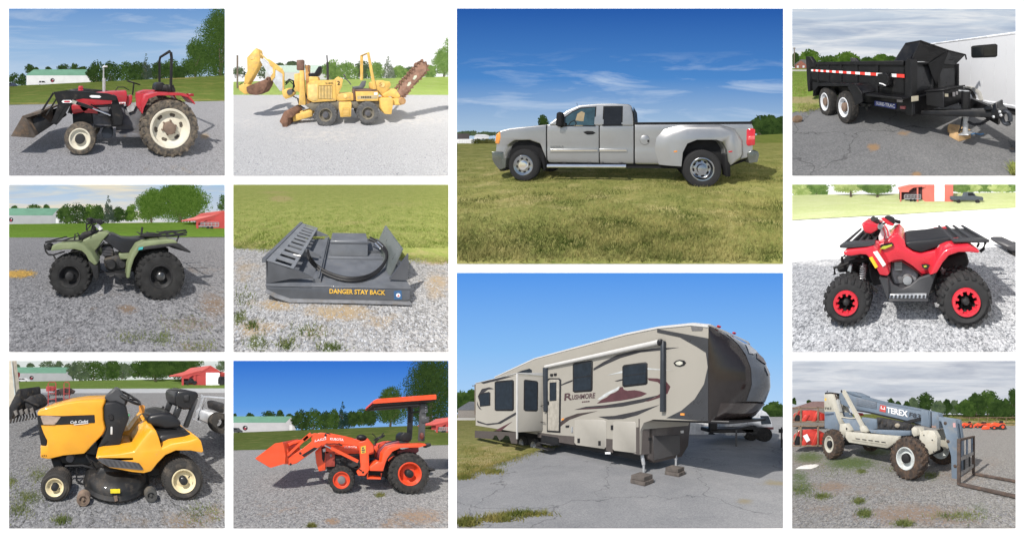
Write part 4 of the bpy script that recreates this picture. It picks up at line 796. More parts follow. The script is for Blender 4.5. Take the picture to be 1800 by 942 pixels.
q.add('bucket_teeth', [q.pz([(196,408),(206,398),(214,402),(206,418)], .4+k*.13, .46+k*.13, .4) for k in range(4)], rst, kind='stuff')
q.add('blade', [q.pz([(288,618),(310,570),(330,562),(350,582),(352,598),(330,600),(326,640),(318,672),(306,655),(300,632)], -.1, 1.5, .3, .01)], rst)
q.add('blade_push_arm', [q.pz([(334,602),(420,572),(438,580),(438,604),(340,632)], .3, .5, .3, .015)], yel); q.add('blade_push_arm', [q.pz([(334,602),(420,572),(438,580),(438,604),(340,632)], 1.0, 1.2, .3, .015)], yel)
q.add('hoses', [q.tz([(300,430),(320,412),(340,420),(346,450),(330,470)], .5, .03), q.tz([(300,440),(322,420),(342,440),(336,480)], .45, .025), q.tz([(362,510),(372,545),(398,562)], .5, .025), q.tz([(340,500),(380,520),(402,540)], .5, .02), q.tz([(396,420),(400,480),(416,520)], .45, .02)], hose)
q.add('lower_frame', [q.pz([(400,545),(440,530),(570,524),(640,528),(800,524),(800,560),(640,562),(560,570),(440,575)], .4, 1.1, .4, .01)], rimB)
q.add('centre_frame', [q.pz([(566,488),(650,484),(652,522),(568,524)], .35, 1.2, .35, .02)], yel); q.add('hydraulic_tank', lathe([(.001, 0), (.06, 0), (.07, .02), (.07, .5), (.001, .5)], (fr.t(610, 500, .3)[0], .3, fr.t(610, 500, .3)[1]), 14), yel2)
q.add('step_box', [q.pz([(576,534),(642,532),(640,606),(584,608),(576,560)], .05, .5, .05, .02)], yel); q.add('step_vent', q.pz([(596,560),(632,560),(632,598),(596,598)], .04, .05, .05), M('vent_ochre', (.45,.25,.03), .6))
for i in range(5): q.add('vent_slat', q.pz([(598,564+i*7),(630,564+i*7),(630,567+i*7),(598,567+i*7)], .03, .04, .05), yel2)
q.add('rear_hood', [q.pz([(664,472),(770,466),(782,480),(782,524),(668,526)], .2, 1.2, .2, .025, 2)], yel); q.add('hood_lid', q.pz([(662,466),(740,462),(772,466),(772,472),(664,474)], .18, 1.22, .2, .008), brn)
q.add('hood_decal', q.pz([(672,498),(776,494),(776,512),(672,515)], .19, .2, .2), M('decal_ochre', (.45,.36,.2), .6)); q.add('white_tag', q.pz([(758,480),(776,479),(776,492),(758,493)], .19, .2, .2), whitep); q.add('decal_lettering', [q.pz([(692+k*9,500),(698+k*9,500),(698+k*9,509),(692+k*9,509)], .185, .19, .2) for k in range(6)], blk, kind='stuff')
q.add('operator_seat', [q.pz([(648,452),(690,448),(706,420),(722,418),(716,448),(700,464),(656,464)], .45, .95, .3, .03, 2)], M('seat_grey', (.09,.095,.10), .6)); q.add('seat_column', q.pz([(650,462),(662,462),(662,524),(652,524)], .4, 1.0, .3, .01), brn)
q.add('control_stalk', [q.tz([(640,440),(624,420),(604,404)], .6, .02), q.tz([(612,400),(600,386)], .6, .028)], greyt)
q.add('roll_bar', [tube([(fr.t(694, 416, 1.1)[0], 1.1, fr.t(694, 416, 1.1)[1]), (fr.t(694, 292, 1.1)[0], 1.1, fr.t(694, 290, 1.1)[1]), (fr.t(728, 274, .3)[0], .3, fr.t(728, 276, .3)[1]), (fr.t(762, 462, .3)[0], .3, fr.t(762, 462, .3)[1])], .062, 4)], yel)
q.add('chain_mount', [q.pz([(744,428),(790,416),(840,424),(848,440),(830,470),(800,492),(780,470),(744,462)], .4, 1.0, .4, .02)], yel); q.add('mount_boss', lathe([(.001, -.02), (.1, -.02), (.1, .1), (.001, .1)], (fr.t(800, 440, .36)[0], .36, fr.t(800, 440, .36)[1]), 12), yel2)
q.text('5', (785,448), (799,446), 18, .34, M('decal_brown', (.3,.16,.04), .6), bold=.02)
q.add('rear_plate', [q.pz([(790,512),(856,508),(858,540),(850,594),(814,592),(796,562)], .1, .9, .1, .03, 2)], yel); q.add('rear_beam', q.pz([(846,516),(884,510),(914,532),(900,546),(852,546)], .3, .8, .3, .02), yel)
q.add('boom_lift_arm', [q.pz([(800,490),(850,462),(872,462),(896,500),(880,516),(844,500),(812,505)], .4, .9, .4, .015)], yel); q.add('auger_drum', lathe([(.001, -.05), (.12, -.05), (.14, 0), (.14, .4), (.001, .4)], (fr.t(904, 524, .3)[0], .3, fr.t(904, 524, .3)[1]), 18), M('drum_ochre', (.42,.24,.1), .7, dirt=.5, dc=(.25,.12,.06)))
q.add('digging_bar', [q.pz([(866,470),(882,478),(900,440),(960,372),(984,338),(1000,326),(1010,322),(1032,336),(1030,366),(1010,392),(978,424),(928,486),(912,496),(900,500),(896,512),(880,500)], .55, .7, .55, .008)], M('bar_rust', (.26,.145,.10), .8, .1, va=.3, sca=5, dirt=.5, dc=(.4,.27,.2)))
for x, y in ((940,436), (970,402)): q.add('bar_slot', q.pz([(x-12,y+10),(x-4,y-8),(x+8,y-12),(x+10,y-2),(x-2,y+12)], .54, .55, .55), M('slot_pale', (.55,.58,.45), .8))
ch = [(872,470),(900,430),(950,376),(985,334),(1012,318),(1038,336),(1036,366),(1005,402),(960,446),(930,488),(906,508)]; L = np.array(ch, float); t = np.r_[0, np.cumsum(np.hypot(*np.diff(L, axis=0).T))]; tk = []
for i, s_ in enumerate(np.linspace(0, t[-1], 46)):
    x, y = np.interp(s_, t, L[:, 0]), np.interp(s_, t, L[:, 1]); g = 7+3*(i % 3); tk.append(q.pz([(x-5,y-4),(x+2,y-g),(x+6,y+2),(x+1,y+5)] if s_ < t[-1]*.55 else [(x-5,y-4),(x+6,y-4),(x+g,y+3),(x-2,y+6)], .5+.1*(i % 2), .68+.1*(i % 2), .5))
q.add('digging_chain', tk, rst, kind='stuff')
# ================================================================ silver pickup truck
slv = M('silver_paint', (.35,.35,.345), .34, .8, va=.02, sca=2, coat=.4); chrm = M('chrome', (.7,.7,.7), .1, 1., va=.05); tyC = M('tyre_clean', (.02,.02,.021), .8, va=.2, sca=9); rimC = M('rim_chrome_dull', (.32,.33,.34), .16, 1.0, va=.1); trimb = M('trim_black', (.006,.006,.007), .7)
PHI = -6.5
fr = Fr(PC, (-2.5, 6.55), PHI); q = Thing(PC, fr, 'pickup_truck', 'silver extended cab pickup truck with flared rear wheel arches on mown grass', 'truck', base=(2, 1, 0))
zb, zr = fr.t(450, 436, 0)[1], fr.t(520, 362, .15)[1]; TW = 1.95
def cabin(geo):
    V, F = geo; V = np.array(V); k = np.clip((V[:, 2]-zb)/(zr-zb), 0, 1.2); V[:, 1] = TW/2+(V[:, 1]-TW/2)*(1-.17*k); return V, F
def swell(geo):
    """the body side is not flat: rounded shoulder, a crease above the moulding, tucked under at the sill"""
    V, F = geo; bm = bmesh.new(); vs = [bm.verts.new(v) for v in V]
    for f in F: bm.faces.new([vs[i] for i in f])
    zs = [fr.t(500, y, 0)[1] for y in range(428, 580, 8)]
    for z in zs: bmesh.ops.bisect_plane(bm, geom=bm.verts[:]+bm.edges[:]+bm.faces[:], plane_co=(0, 0, z), plane_no=(0, 0, 1))
    bm.verts.index_update(); V = np.array([v.co[:] for v in bm.verts]); F = [[v.index for v in f.verts] for f in bm.faces]; bm.free()
    a, b = zs[0], zs[-1]; t = np.clip((V[:, 2]-b)/(a-b), 0, 1); off = np.interp(t, [0, .12, .3, .42, .6, .82, .93, 1], [.085, .03, .012, .03, .012, .012, .035, .075])
    V[:, 1] += np.where(V[:, 1] < .3, off, 0); return V, F
lo_f = [(150,512),(152,474),(166,457),(200,448),(300,437),(327,434),(327,562),(318,536),(304,502),(268,489),(214,490),(188,508),(178,545),(176,585),(162,586),(148,560)]
lo_d = [(329,434),(511,437),(511,570),(333,568),(329,560)]; lo_r = [(513,437),(631,437),(631,573),(513,571)]
bed_ = [(636,431),(1046,428),(1052,442),(1050,522),(1040,548),(962,573),(955,560),(950,520),(936,496),(915,487),(848,487),(815,500),(800,530),(795,577),(636,574)]
q.add('front_fender', swell(q.pz(lo_f, 0, TW, 0, .05, 3)), slv); q.add('door', swell(q.pz(lo_d, .004, TW/2, 0, .018, 2)), slv); q.add('rear_door', swell(q.pz(lo_r, .004, TW/2, 0, .018, 2)), slv); q.add('cab_floor', q.pz([(329,440),(631,440),(631,560),(333,556)], .1, TW-.01, 0), slv)
q.add('bed', swell(q.pz(bed_, -.0, TW, 0, .035, 3)), slv); q.add('bed_rail', q.pz([(636,427),(1046,424),(1048,430),(636,433)], -.01, TW, 0, .008), trimb)
# flared dual wheel arch: outline swells outwards
o1 = fr.ts([(705,520),(712,480),(738,452),(800,436),(930,434),(985,450),(1012,490),(1014,540),(1004,556),(962,572),(955,560),(950,520),(936,496),(915,487),(848,487),(815,500),(800,530),(795,577),(720,574)], 0); o2 = fr.ts([(752,520),(758,492),(776,470),(820,453),(925,450),(968,464),(990,496),(994,535),(988,556),(962,572),(955,560),(950,520),(936,496),(915,487),(848,487),(815,500),(800,530),(795,577),(762,575)], 0)
o3 = [(a*.5+c*.5, b*.5+d*.5) for (a, b), (c, d) in zip(o1, o2)]
q.add('wheel_arch_flare', loft([[(a, w, b) for a, b in o] for o, w in ((o1, .005), (o3, -.12), (o2, -.19))]), slv, sm=70)
q.add('cab_roof', cabin(q.pz([(345,428),(398,386),(440,367),(500,361),(560,360),(612,362),(624,368),(630,400),(632,440),(340,438)], 0, TW, .08, .045, 3)), slv)
pa = lambda pts, w=.0: cabin(q.pz(pts, -.006, .02, .08))
q.add('window', pa([(386,440),(387,413),(418,388),(446,375),(501,371),(501,441)]), trimb, label='front side window')
gl = M('side_glass', (.025,.055,.07), .04, va=.4, sca=3)
q.add('pane', cabin(q.pz([(390,437),(391,415),(420,392),(448,379),(497,375),(497,438)], -.011, .0, .08)), gl)
q.add('window', pa([(525,370),(594,369),(595,439),(525,440)]), trimb, label='rear side window'); q.add('pane', cabin(q.pz([(529,374),(590,373),(591,436),(529,436)], -.011, .0, .08)), M('tinted_glass', (.012,.013,.015), .05))
q.add('seat', cabin(q.pz([(428,440),(436,398),(450,388),(462,394),(458,440)], -.014, -.009, .08)), M('tan_seat', (.28,.22,.13), .7)); q.add('steering_wheel', cabin(q.tz([(404,440),(412,426),(424,420),(432,430),(428,440)], -.012, .014)), trimb)
q.add('windscreen', cabin(q.pz([(343,430),(396,388),(400,386),(347,430)], .12, TW-.12, .08)), dkglass)
q.add('mirror', [q.pz([(369,396),(380,391),(385,396),(387,438),(378,444),(366,438)], -.32, -.08, -.2, .02, 2), q.pz([(380,425),(396,430),(396,440),(380,438)], -.15, .05, -.1)], trimb)
q.add('door_handle', [q.pz([(456,461),(470,457),(490,458),(500,464),(490,469),(470,470)], -.012, .006, 0, .004)], trimb)
for a, b in (((342,520), (508,519)), ((513,519), (610,519))): q.add('side_moulding', [q.pz([a, b, (b[0],b[1]+12), (a[0],a[1]+12)], -.022, .006, 0, .008)], slv); q.add('moulding_strip', q.pz([(a[0]+2,a[1]+4), (b[0]-2,b[1]+4), (b[0]-2,b[1]+7), (a[0]+2,a[1]+7)], -.026, -.02, 0), chrm)
q.text('SIERRA', (342,517), (390,516), 8, -.004, M('badge_grey', (.2,.2,.2), .3, .7))
q.add('fuel_door', lathe([(.115, .0), (.11, -.008), (.001, -.009)], (fr.t(671, 488, 0)[0], 0, fr.t(671, 488, 0)[1]), 24), slv); q.add('fuel_door_seam', tube([(fr.t(671, 488, 0)[0]+.115*math.cos(t), -.002, fr.t(671, 488, 0)[1]+.115*math.sin(t)) for t in np.linspace(0, 6.28, 28)[:-1]], .004, 4, True), M('seam_grey', (.12,.12,.12), .6)); q.add('fuel_latch', q.pz([(680,488),(686,488),(686,496),(680,496)], -.012, -.008, 0), trimb)
for x in (328, 512): q.add('door_seam', q.pz([(x-.9,438),(x+.9,438),(x+.9,566),(x-.9,566)], -.001, .02, 0), trimb)
q.add('cab_gap', q.pz([(631,372),(636,430),(636,572),(631,572)], .06, TW-.06, 0), trimb)
q.add('headlight', q.pz([(150,500),(153,470),(166,459),(168,480),(162,502)], -.01, .4, 0, .01), M('amber_lens', (.75,.28,.05), .15, coat=.5)); q.add('grille', q.pz([(141,530),(146,506),(152,480),(156,480),(152,530)], .35, TW-.35, 0, .01), chrm)
q.add('bumper', [q.pz([(139,528),(178,530),(177,590),(166,594),(148,572),(140,556)], -.03, TW+.03, 0, .03, 2)], M('bumper_chrome_dark', (.16,.17,.15), .22, .8)); q.add('air_dam', q.pz([(148,568),(176,580),(176,598),(162,598)], .05, TW-.05, 0, .01), trimb)
q.add('tail_light', q.pz([(1027,452),(1046,448),(1056,452),(1055,506),(1030,509),(1026,500)], -.012, .2, 0, .012), M('lens_red', (.50,.012,.02), .12, coat=.6)); q.add('tail_light_lens', q.pz([(1030,476),(1054,474),(1054,486),(1031,488)], -.016, .0, 0, .004), M('lens_pale_red', (.65,.12,.12), .12))
q.add('rear_bumper', [q.pz([(1028,534),(1040,526),(1066,527),(1070,540),(1064,566),(1034,570)], -.02, TW+.02, 0, .025, 2)], M('bumper_chrome_dark')); q.add('bumper_step', q.pz([(1040,524),(1064,525),(1064,530),(1040,530)], .1, TW-.1, 0), trimb)
q.add('marker_lamp', q.pz([(772,527),(784,525),(784,531),(772,532)], -.2, -.14, -.19, .004), M('amber_lens')); q.add('marker_lamp', q.pz([(963,527),(976,526),(976,531),(963,532)], -.2, -.14, -.19, .004), M('lens_red'))
q.add('mud_flap', q.pz([(944,540),(962,532),(964,612),(950,614)], -.14, .22, 0, .01), trimb); q.add('mud_flap', q.pz([(308,530),(318,540),(326,590),(318,598)], .0, .25, 0, .01), trimb)
sb = [(332,579),(606,580)]; q.add('running_board', [q.tz(sb, -.12, .045, 12), q.pz([(332,575),(606,576),(606,581),(332,581)], -.16, -.05, -.12, .008)], chrm)
for x in (386, 476, 520, 588): q.add('step_bracket', q.pz([(x-5,570),(x+5,570),(x+6,578),(x-6,578)], -.13, .05, -.1, .005), trimb)
q.add('underbody', [q.pz([(330,566),(632,572),(800,574),(960,572),(1030,552),(1030,566),(960,590),(800,592),(330,586)], .2, TW-.2, 0), q.pz([(172,492),(318,490),(320,575),(172,580)], .3, TW-.3, 0), q.pz([(800,490),(955,490),(955,580),(790,585)], .35, TW-.35, 0)], trimb)
q.add('roof_lamp', q.pz([(438,364),(446,362),(448,368),(438,369)], .5, .56, .2), M('amber_lens')); q.add('antenna', q.tz([(436,368),(434,360)], .3, .006, 5), trimb)
wheel(q, 246, 577, 57, .0, .24, tyC, rimC, 'road', .62, .3, bolts=8, dish=.12, mh=chrm, holes=8, mhole=trimb)
wheel(q, 872, 591, 68, -.12, .24, tyC, rimC, 'road', .60, .26, bolts=8, dish=.75, mh=rimC, holes=8, mhole=trimb)
cF = fr.t(246, 577, 0); cR = fr.t(872, 591, -.12); rR = 68*fr.mpp(872, 591, -.12); rF = 57*fr.mpp(246, 577, 0)
for c, r, w_ in ((cR, rR, .16), (cR, rR, 1.5), (cR, rR, 1.8), (cF, rF, 1.7)): wheel(q, 0, 0, 0, w_, .24, tyC, chrm, 'road', .6, c=c, R=r, far=1)
q.add('axle', [tube([(cR[0], .1, cR[1]), (cR[0], 1.8, cR[1])], .07, 10), ball((cR[0], .95, cR[1]), .2, .2, .2)], trimb)
# pale trailers parked far off beside the bonnet
for x0, x1, yt, yb, lab in ((10, 34, 486, 508, 'small white box trailer at the frame edge beyond the truck bonnet'), (36, 54, 486, 508, 'small white box trailer in the middle of the distant row beside the truck'), (56, 75, 486, 508, 'small white box trailer nearest to the truck bonnet in the distant row')):
    T = egn(PC, 'box_trailer', lab, 'trailer', 44, max(x0, 18)+4, yb, 'white trailers beyond the truck bonnet'); T.add('box', ebox(PC, x0, yt, x1, yb-3, 44, 2.2, .05), M('trailer_white', (.7,.7,.7), .5), sm=0)
    for u in (.35, .65): c = PC.at(x0+(x1-x0)*u, yb-3, 44); T.add('wheel', lathe([(.001, -.05), (.2, -.05), (.2, .2), (.001, .2)], (c[0], 44, c[2]), 12), rub)
T = egn(PC, 'storage_hut', 'white gabled hut far off beside the silver truck bonnet', 'hut', 60, 90, 486); T.add('wall', epr(PC, [(77,486),(77,476),(104,476),(104,486)], 60, 3), M('trailer_white'), sm=0); T.add('roof', epr(PC, [(74,477),(84,469),(100,472),(106,478)], 59.8, 3.4), M('roof_pale', (.55,.56,.58), .5), sm=0)
T = egn(PC, 'storage_hut', 'dark low hut far off at the frame edge beside the silver truck', 'hut', 62, 30, 486); T.add('wall', epr(PC, [(17,486),(17,466),(34,466),(34,486)], 62, 3), M('hut_dark', (.06,.05,.05), .7), sm=0)
solo(PC, Fr(PC, (0, 0)), 'hedge', 'low brown hedge in front of the far hut beside the truck bonnet', 'hedge', leaves(PC, [(PC.at(x, 494+3*math.sin(x), 42)[0], 42, PC.at(x, 494, 42)[2], .8, .6, .5) for x in range(82, 150, 10)], 900, .12, 4), leafmat('hedge_brown', (.05,.06,.02), (.12,.12,.04)), clip=False)
# ================================================================ black dump trailer, white enclosed trailer behind it
bkp = M('black_gloss', (.006,.006,.007), .3, va=.3, sca=3, coat=.08, dirt=.1, dc=(.04,.037,.034)); tyD = M('tyre_trailer', (.03,.029,.028), .8, va=.25, sca=8, dirt=.35, dc=(.13,.11,.09)); whr = M('white_rim', (.72,.74,.76), .4, va=.05, dirt=.1, dc=(.4,.38,.35)); wood = M('timber_block', (.46,.30,.15), .8, va=.25, sca=9, bu=.3)
fr = Fr(PD, (-1.40, 4.12), -43); q = Thing(PD, fr, 'dump_trailer', 'black steel dump trailer with red and white reflective tape and twin white wheels', 'trailer', base=(0, .8, 0))
W0, W1 = .34, 2.15
wheel(q, 285, 557, 84, 0, .22, tyD, whr, 'road', .60, .3, bolts=8, dish=.5, holes=8, mhole=trimb, mh=M('hub_rusty'))
wheel(q, 187, 528, 76, 0, .22, tyD, whr, 'road', .60, .3, bolts=8, dish=.5, holes=8, mhole=trimb, mh=M('hub_rusty'))
for x, y, r in ((285,557,84), (187,528,76)):
    c = fr.t(x, y, 0); wheel(q, 0, 0, 0, 2.2, .22, tyD, whr, 'road', .6, c=c, R=r*fr.mpp(x, y, 0), far=1)
zt = fr.t(606, 320, W0)[1]; Lf = fr.t(606, 320, W0)[0]; Lr = fr.t(114, 345, W0)[0]; zbm = fr.t(606, 500, W0)[1]
q.add('bed_side', box(Lr, Lf, W0, W0+.05, zbm, zt), bkp); q.add('bed_side', box(Lr, Lf, W1-.05, W1, zbm, zt), bkp); q.add('bed_floor', box(Lr, Lf, W0, W1, zbm, zbm+.06), bkp)
q.add('top_rail', box(Lr, Lf, W0-.05, W0+.08, zt-.07, zt+.02, .01), bkp); q.add('top_rail', box(Lr, Lf, W1-.08, W1+.05, zt-.07, zt+.02, .01), bkp)
for i in range(1, 6): l = Lr+(Lf-Lr)*i/6; q.add('side_rib', box(l-.04, l+.04, W0-.035, W0, zbm, zt-.07), bkp)
# reflective tape: alternating blocks
ta, tb = fr.t(120, 388, W0-.04), fr.t(603, 395, W0-.04); zt1, zt0 = fr.t(603, 386, W0-.04)[1], fr.t(603, 404, W0-.04)[1]; n = 22
for i in range(n):
    la, lb = ta[0]+(tb[0]-ta[0])*i/n, ta[0]+(tb[0]-ta[0])*(i+1)/n
    m1, m2 = fr.t(474, 390, W0-.04)[0], fr.t(530, 390, W0-.04)[0]
    if la > m1-.02 and lb < m2+.08: continue
    q.add('reflective_tape', box(la, lb, W0-.042, W0-.037, zt0, zt1), M('tape_red', (.72,.045,.03), .4) if i % 2 else M('tape_white', (.75,.75,.75), .4))
q.add('tarp_crank_box', q.pz([(474,383),(514,378),(526,384),(526,446),(500,456),(474,444)], W0-.16, W0, W0-.1, .01), bkp); q.add('crank_handle', q.tz([(474,432),(490,436),(506,444)], W0-.18, .012), M('tape_white'))
# tail gate
q.add('tailgate_post', q.pz([(92,293),(112,294),(137,330),(138,346),(113,350),(114,470),(104,476),(100,440)], W0-.06, W0+.06, W0-.06, .01), bkp); q.add('tailgate_post', q.pz([(92,293),(112,294),(137,330),(138,346),(113,350),(114,470),(104,476),(100,440)], W1-.06, W1+.06, W0-.06, .01), bkp)
q.add('tailgate', box(Lr-.05, Lr, W0, W1, zbm, zt), bkp)
# front post, bulkhead with panels, canopy
q.add('front_post', q.pz([(606,318),(622,300),(638,308),(638,520),(606,512)], W0-.06, W0+.12, W0-.06, .01), bkp)
def fw(zx, zy, l): return fr.end(zx, zy, l)
def plate(pts3): # thin plate from 3d corners
    a = np.array(pts3); n = np.cross(a[1]-a[0], a[2]-a[0]); n = n/np.linalg.norm(n)*.02; return loft([a, a+n])
zbt = fr.t(620, 520, W0)[1]; Wr = fw(862, 400, Lf)[0]; zr = fw(862, 335, Lf)[1]
q.add('bulkhead', box(Lf-.04, Lf+.02, W0, Wr, zbt-.05, zt-.05), bkp); gp = M('panel_dark', (.022,.023,.026), .3, va=.25, coat=.3)
wc = fw(757, 400, Lf)[0]
q.add('bulkhead_panel', box(Lf+.02, Lf+.035, W0+.12, wc-.05, zbt+.12, zt-.10), gp); q.add('bulkhead_panel', box(Lf+.02, Lf+.035, wc+.08, Wr-.06, zbt+.12, zt-.15), gp)
q.add('bulkhead_post', box(Lf+.02, Lf+.12, wc-.04, wc+.06, zbt, zt+.05), bkp); q.add('bulkhead_post', box(Lf+.0, Lf+.1, Wr-.02, Wr+.06, zbt-.05, zr+.02), bkp); q.add('bulkhead_sill', box(Lf, Lf+.08, W0, Wr+.05, zbt-.08, zbt+.08), bkp)
A = lambda x, y, w: np.array([fr.t(x, y, w)[0], w, fr.t(x, y, w)[1]])
E_ = lambda x, y, l: np.array([l, *fr.end(x, y, l)])
# canopy: sloping plates rise from the bulkhead top and lean forward over the tongue
c1, c2, c3, c4 = A(552, 318, W0), A(610, 228, W0+.12), A(686, 214, W0+.12), A(626, 318, W0)
q.add('canopy_side', plate([c1, c2, c3, c4]), bkp, sm=0)
l2 = c3[0]; lf = l2+.45; p_tl = c3; p_tr = E_(832, 264, l2+.0); p_bl = A(640, 312, W0); p_bm = E_(782, 330, Lf+.12); p_br = E_(868, 336, Lf+.12); p_rr = E_(918, 285, l2+.05)
q.add('canopy_front', plate([p_bl, p_tl, p_tr, p_bm]), bkp, sm=0); q.add('canopy_front', plate([p_bm, p_tr, p_rr, p_br]), gp, sm=0)
q.add('canopy_rim', tube([c2, c3, p_tr, p_rr], .02, 6), bkp)
q.add('canopy_top', plate([c1, c2, E_(760, 232, c2[0]), E_(700, 320, c1[0])]), bkp, sm=0)
b0 = E_(752, 440, Lf+.13)
q.add('canopy_brace', plate([E_(726, 330, Lf+.13), p_tr, E_(768, 442, Lf+.13), E_(750, 400, Lf+.13)]), bkp, sm=0)
q.add('canopy_latch', tube([p_rr, p_rr+np.array([.02, .02, -.12])], .02), bkp)
# chassis, fender, signs
zc1, zc0 = fr.t(605, 505, W0)[1], fr.t(620, 590, W0)[1]; Lb = fr.t(388, 490, W0)[0]
q.add('frame_rail', box(Lr+.1, Lf+.2, W0+.02, W0+.12, zc0, zc1, .01), bkp); q.add('frame_rail', box(Lr+.1, Lf+.2, W1-.12, W1-.02, zc0, zc1, .01), bkp); q.add('cross_member', box(Lf+.02, Lf+.18, W0, W1, zc0-.02, zc1+.02, .01), bkp)
q.add('running_plate', q.pz([(386,480),(604,506),(604,516),(386,492)], .05, W0, .12, .004), bkp)
q.add('sign', q.pz([(454,521),(558,537),(557,564),(454,546)], W0-.03, W0+.02, W0, .003), M('sign_blue', (.06,.08,.28), .45)); q.text('SURE-TRAC', (458,543), (555,560), 17, W0-.032, whitep, bold=.02)
q.add('tag', q.pz([(568,503),(595,505),(595,530),(568,528)], W0-.02, W0, W0), M('tag_grey', (.4,.38,.38), .6)); q.add('tag', q.pz([(584,549),(607,551),(607,566),(584,563)], W0-.02, W0+.02, W0), M('tag_red', (.4,.12,.12), .6)); q.add('tag', loft([[E_(x, y, l) for x, y in ((638,500),(676,495),(676,522),(638,528))] for l in (Lf+.21, Lf+.2)]), M('tag_cream', (.62,.56,.42), .6), sm=0)
fo = fr.ts([(132,498),(134,452),(150,431),(228,431),(346,435),(362,447),(388,484)], 0); fi = [(a, b-.035) for a, b in fo]
fi[0] = (fo[0][0]+.035, fo[0][1]); fi[1] = (fo[1][0]+.035, fo[1][1]-.01); fi[-2] = (fo[-2][0]-.03, fo[-2][1]-.02); fi[-1] = (fo[-1][0]-.035, fo[-1][1])
q.add('fender', prism(fo+fi[::-1], -.02, W0, .005), bkp); q.add('fender_skirt', q.pz([(346,436),(364,447),(388,484),(386,500),(386,530),(352,545),(340,500),(312,450)], -.015, .02, 0), bkp); q.add('fender_skirt', q.pz([(134,452),(150,432),(346,436),(330,446),(160,446),(140,470),(134,500)], -.018, .0, 0), bkp)
q.add('axle', [tube([(c[0], .1, c[1]), (c[0], 2.3, c[1])], .05) for c in (fr.t(285, 557, 0), fr.t(187, 528, 0))], trimb, kind='stuff'); q.add('spring_hanger', [q.pz([(366,534),(425,540),(425,552),(380,552)], .2, .3, .2), q.pz([(400,540),(412,540),(414,572),(402,572)], .2, .3, .2)], bkp)
# tongue, tool box, jack, coupler
tw0 = .85; tw1 = 1.65
q.add('tongue_beam', q.pz([(640,575),(1072,566),(1076,612),(690,596),(640,590)], W0+.25, W0+.37, W0+.25, .01), bkp)
lt = fr.t(1072, 590, W0+.25)[0]; q.add('tongue_beam', loft([[(Lf+.1, W1-.2, z), (Lf+.1, W1-.1, z), ] + [(lt, W0+.5, z), (lt, W0+.4, z)] for z in (zc0+.02, zc1-.05)]), bkp, sm=0)
Lx = fr.t(715, 555, W0+.2)[0]; lx2 = Lx+.75
wA = W0+.2; a = A(714, 478, wA); b = A(806, 556, wA)
q.add('tool_box', prism([(a[0], b[2]-.02), (b[0]+.0, b[2]-.02), (b[0], A(806,470,wA)[2]), (a[0], a[2])], wA, wA+.75, .012), bkp)
q.add('tool_box_lid', prism([(a[0]-.02, a[2]), (b[0]+.02, A(806,470,wA)[2]), (b[0]+.02, A(806,470,wA)[2]+.03), (a[0]-.02, a[2]+.03)], wA-.02, wA+.78, .006), bkp); lb = b[0]+.005
for x0, y0, x1, y1, m_ in ((812,486,830,502,M('tag_cream')), (852,478,866,500,M('tag_grey')), (870,474,880,492,M('tag_grey'))): q.add('tag', loft([[E_(x, y, l) for x, y in ((x0,y0),(x1,y0),(x1,y1),(x0,y1))] for l in (lb+.03, lb)]), m_, sm=0)
jw = W0+.5; q.add('jack', [tube([A(919, 690, jw), A(919, 600, jw)], .045, 12), tube([A(919, 606, jw), A(921, 470, jw)], .055, 12), tube([A(919, 474, jw), A(885, 470, jw)], .016), q.pz([(898,686),(944,686),(948,694),(894,694)], jw-.1, jw+.12, jw, .006)], M('jack_zinc', (.45,.46,.47), .4, .7, dirt=.2))
q.add('jack_sleeve', tube([A(920, 560, jw), A(921, 472, jw)], .075, 12), bkp)
q.add('coupler', [q.pz([(1056,566),(1076,530),(1086,528),(1090,560),(1108,572),(1120,600),(1096,612),(1060,614)], W0+.2, W0+.5, W0+.25, .02), q.pz([(1020,556),(1060,540),(1070,566),(1020,570)], W0+.2, W0+.5, W0+.25, .01)], bkp)
q.add('coupler_ring', tube([(A(1129, 610, W0+.3)[0]+.05*math.cos(t), W0+.3, A(1129, 610, W0+.3)[2]+.085*math.sin(t)) for t in np.linspace(0, 6.28, 18)[:-1]], .03, 8, True), M('ring_steel', (.05,.055,.065), .4, .6))
q.add('hitch_bolts', [lathe([(.02, -.02), (.001, -.03)], (A(x, y, W0+.2)[0], W0+.2, A(x, y, W0+.2)[2]), 8) for x, y in ((1066,604), (1098,578), (1104,596))], M('jack_zinc'), kind='stuff')
ch = [A(935, 632, jw)+0, A(960, 646, jw), A(1000, 642, jw), A(1030, 622, jw), A(1052, 608, W0+.3)]
q.add('safety_chain', [tube([ch[i]*(1-t)+ch[i+1]*t+np.array([.025*math.cos(a_), .0 if k % 2 else .02*math.sin(a_), .018*math.sin(a_) if k % 2 else 0]) for a_ in np.linspace(0, 6.28, 9)[:-1]], .007, 5, True) for i in range(4) for k, t in enumerate(np.arange(0, 1, .16))], M('chain_dark', (.04,.04,.045), .5, .6), kind='stuff')
q.add('jack_cable', [tube([A(905, 600, jw), A(898, 640, jw-.05), A(890, 672, jw-.05), A(884, 688, jw-.1)], .014), tube([A(912, 640, jw), A(904, 670, jw), A(893, 676, jw)], .012)], hose)
f2 = Fr(PD, (0, 0)); bx = lambda x, y, s, h, yaw, lab: solo(PD, Fr(PD, (*PD.at(x, y, PD.gy(y))[:2], 0), yaw), 'timber_block', lab, 'wood block', box(-s, s, 0, s*1.7, 0, h, .008), wood, 'wood blocks under the trailer jack')
bx(861, 692, .13, .11, -20, 'light wood block lying beside the trailer jack foot'); bx(917, 726, .15, .16, 28, 'wood block standing under the foot of the trailer jack')
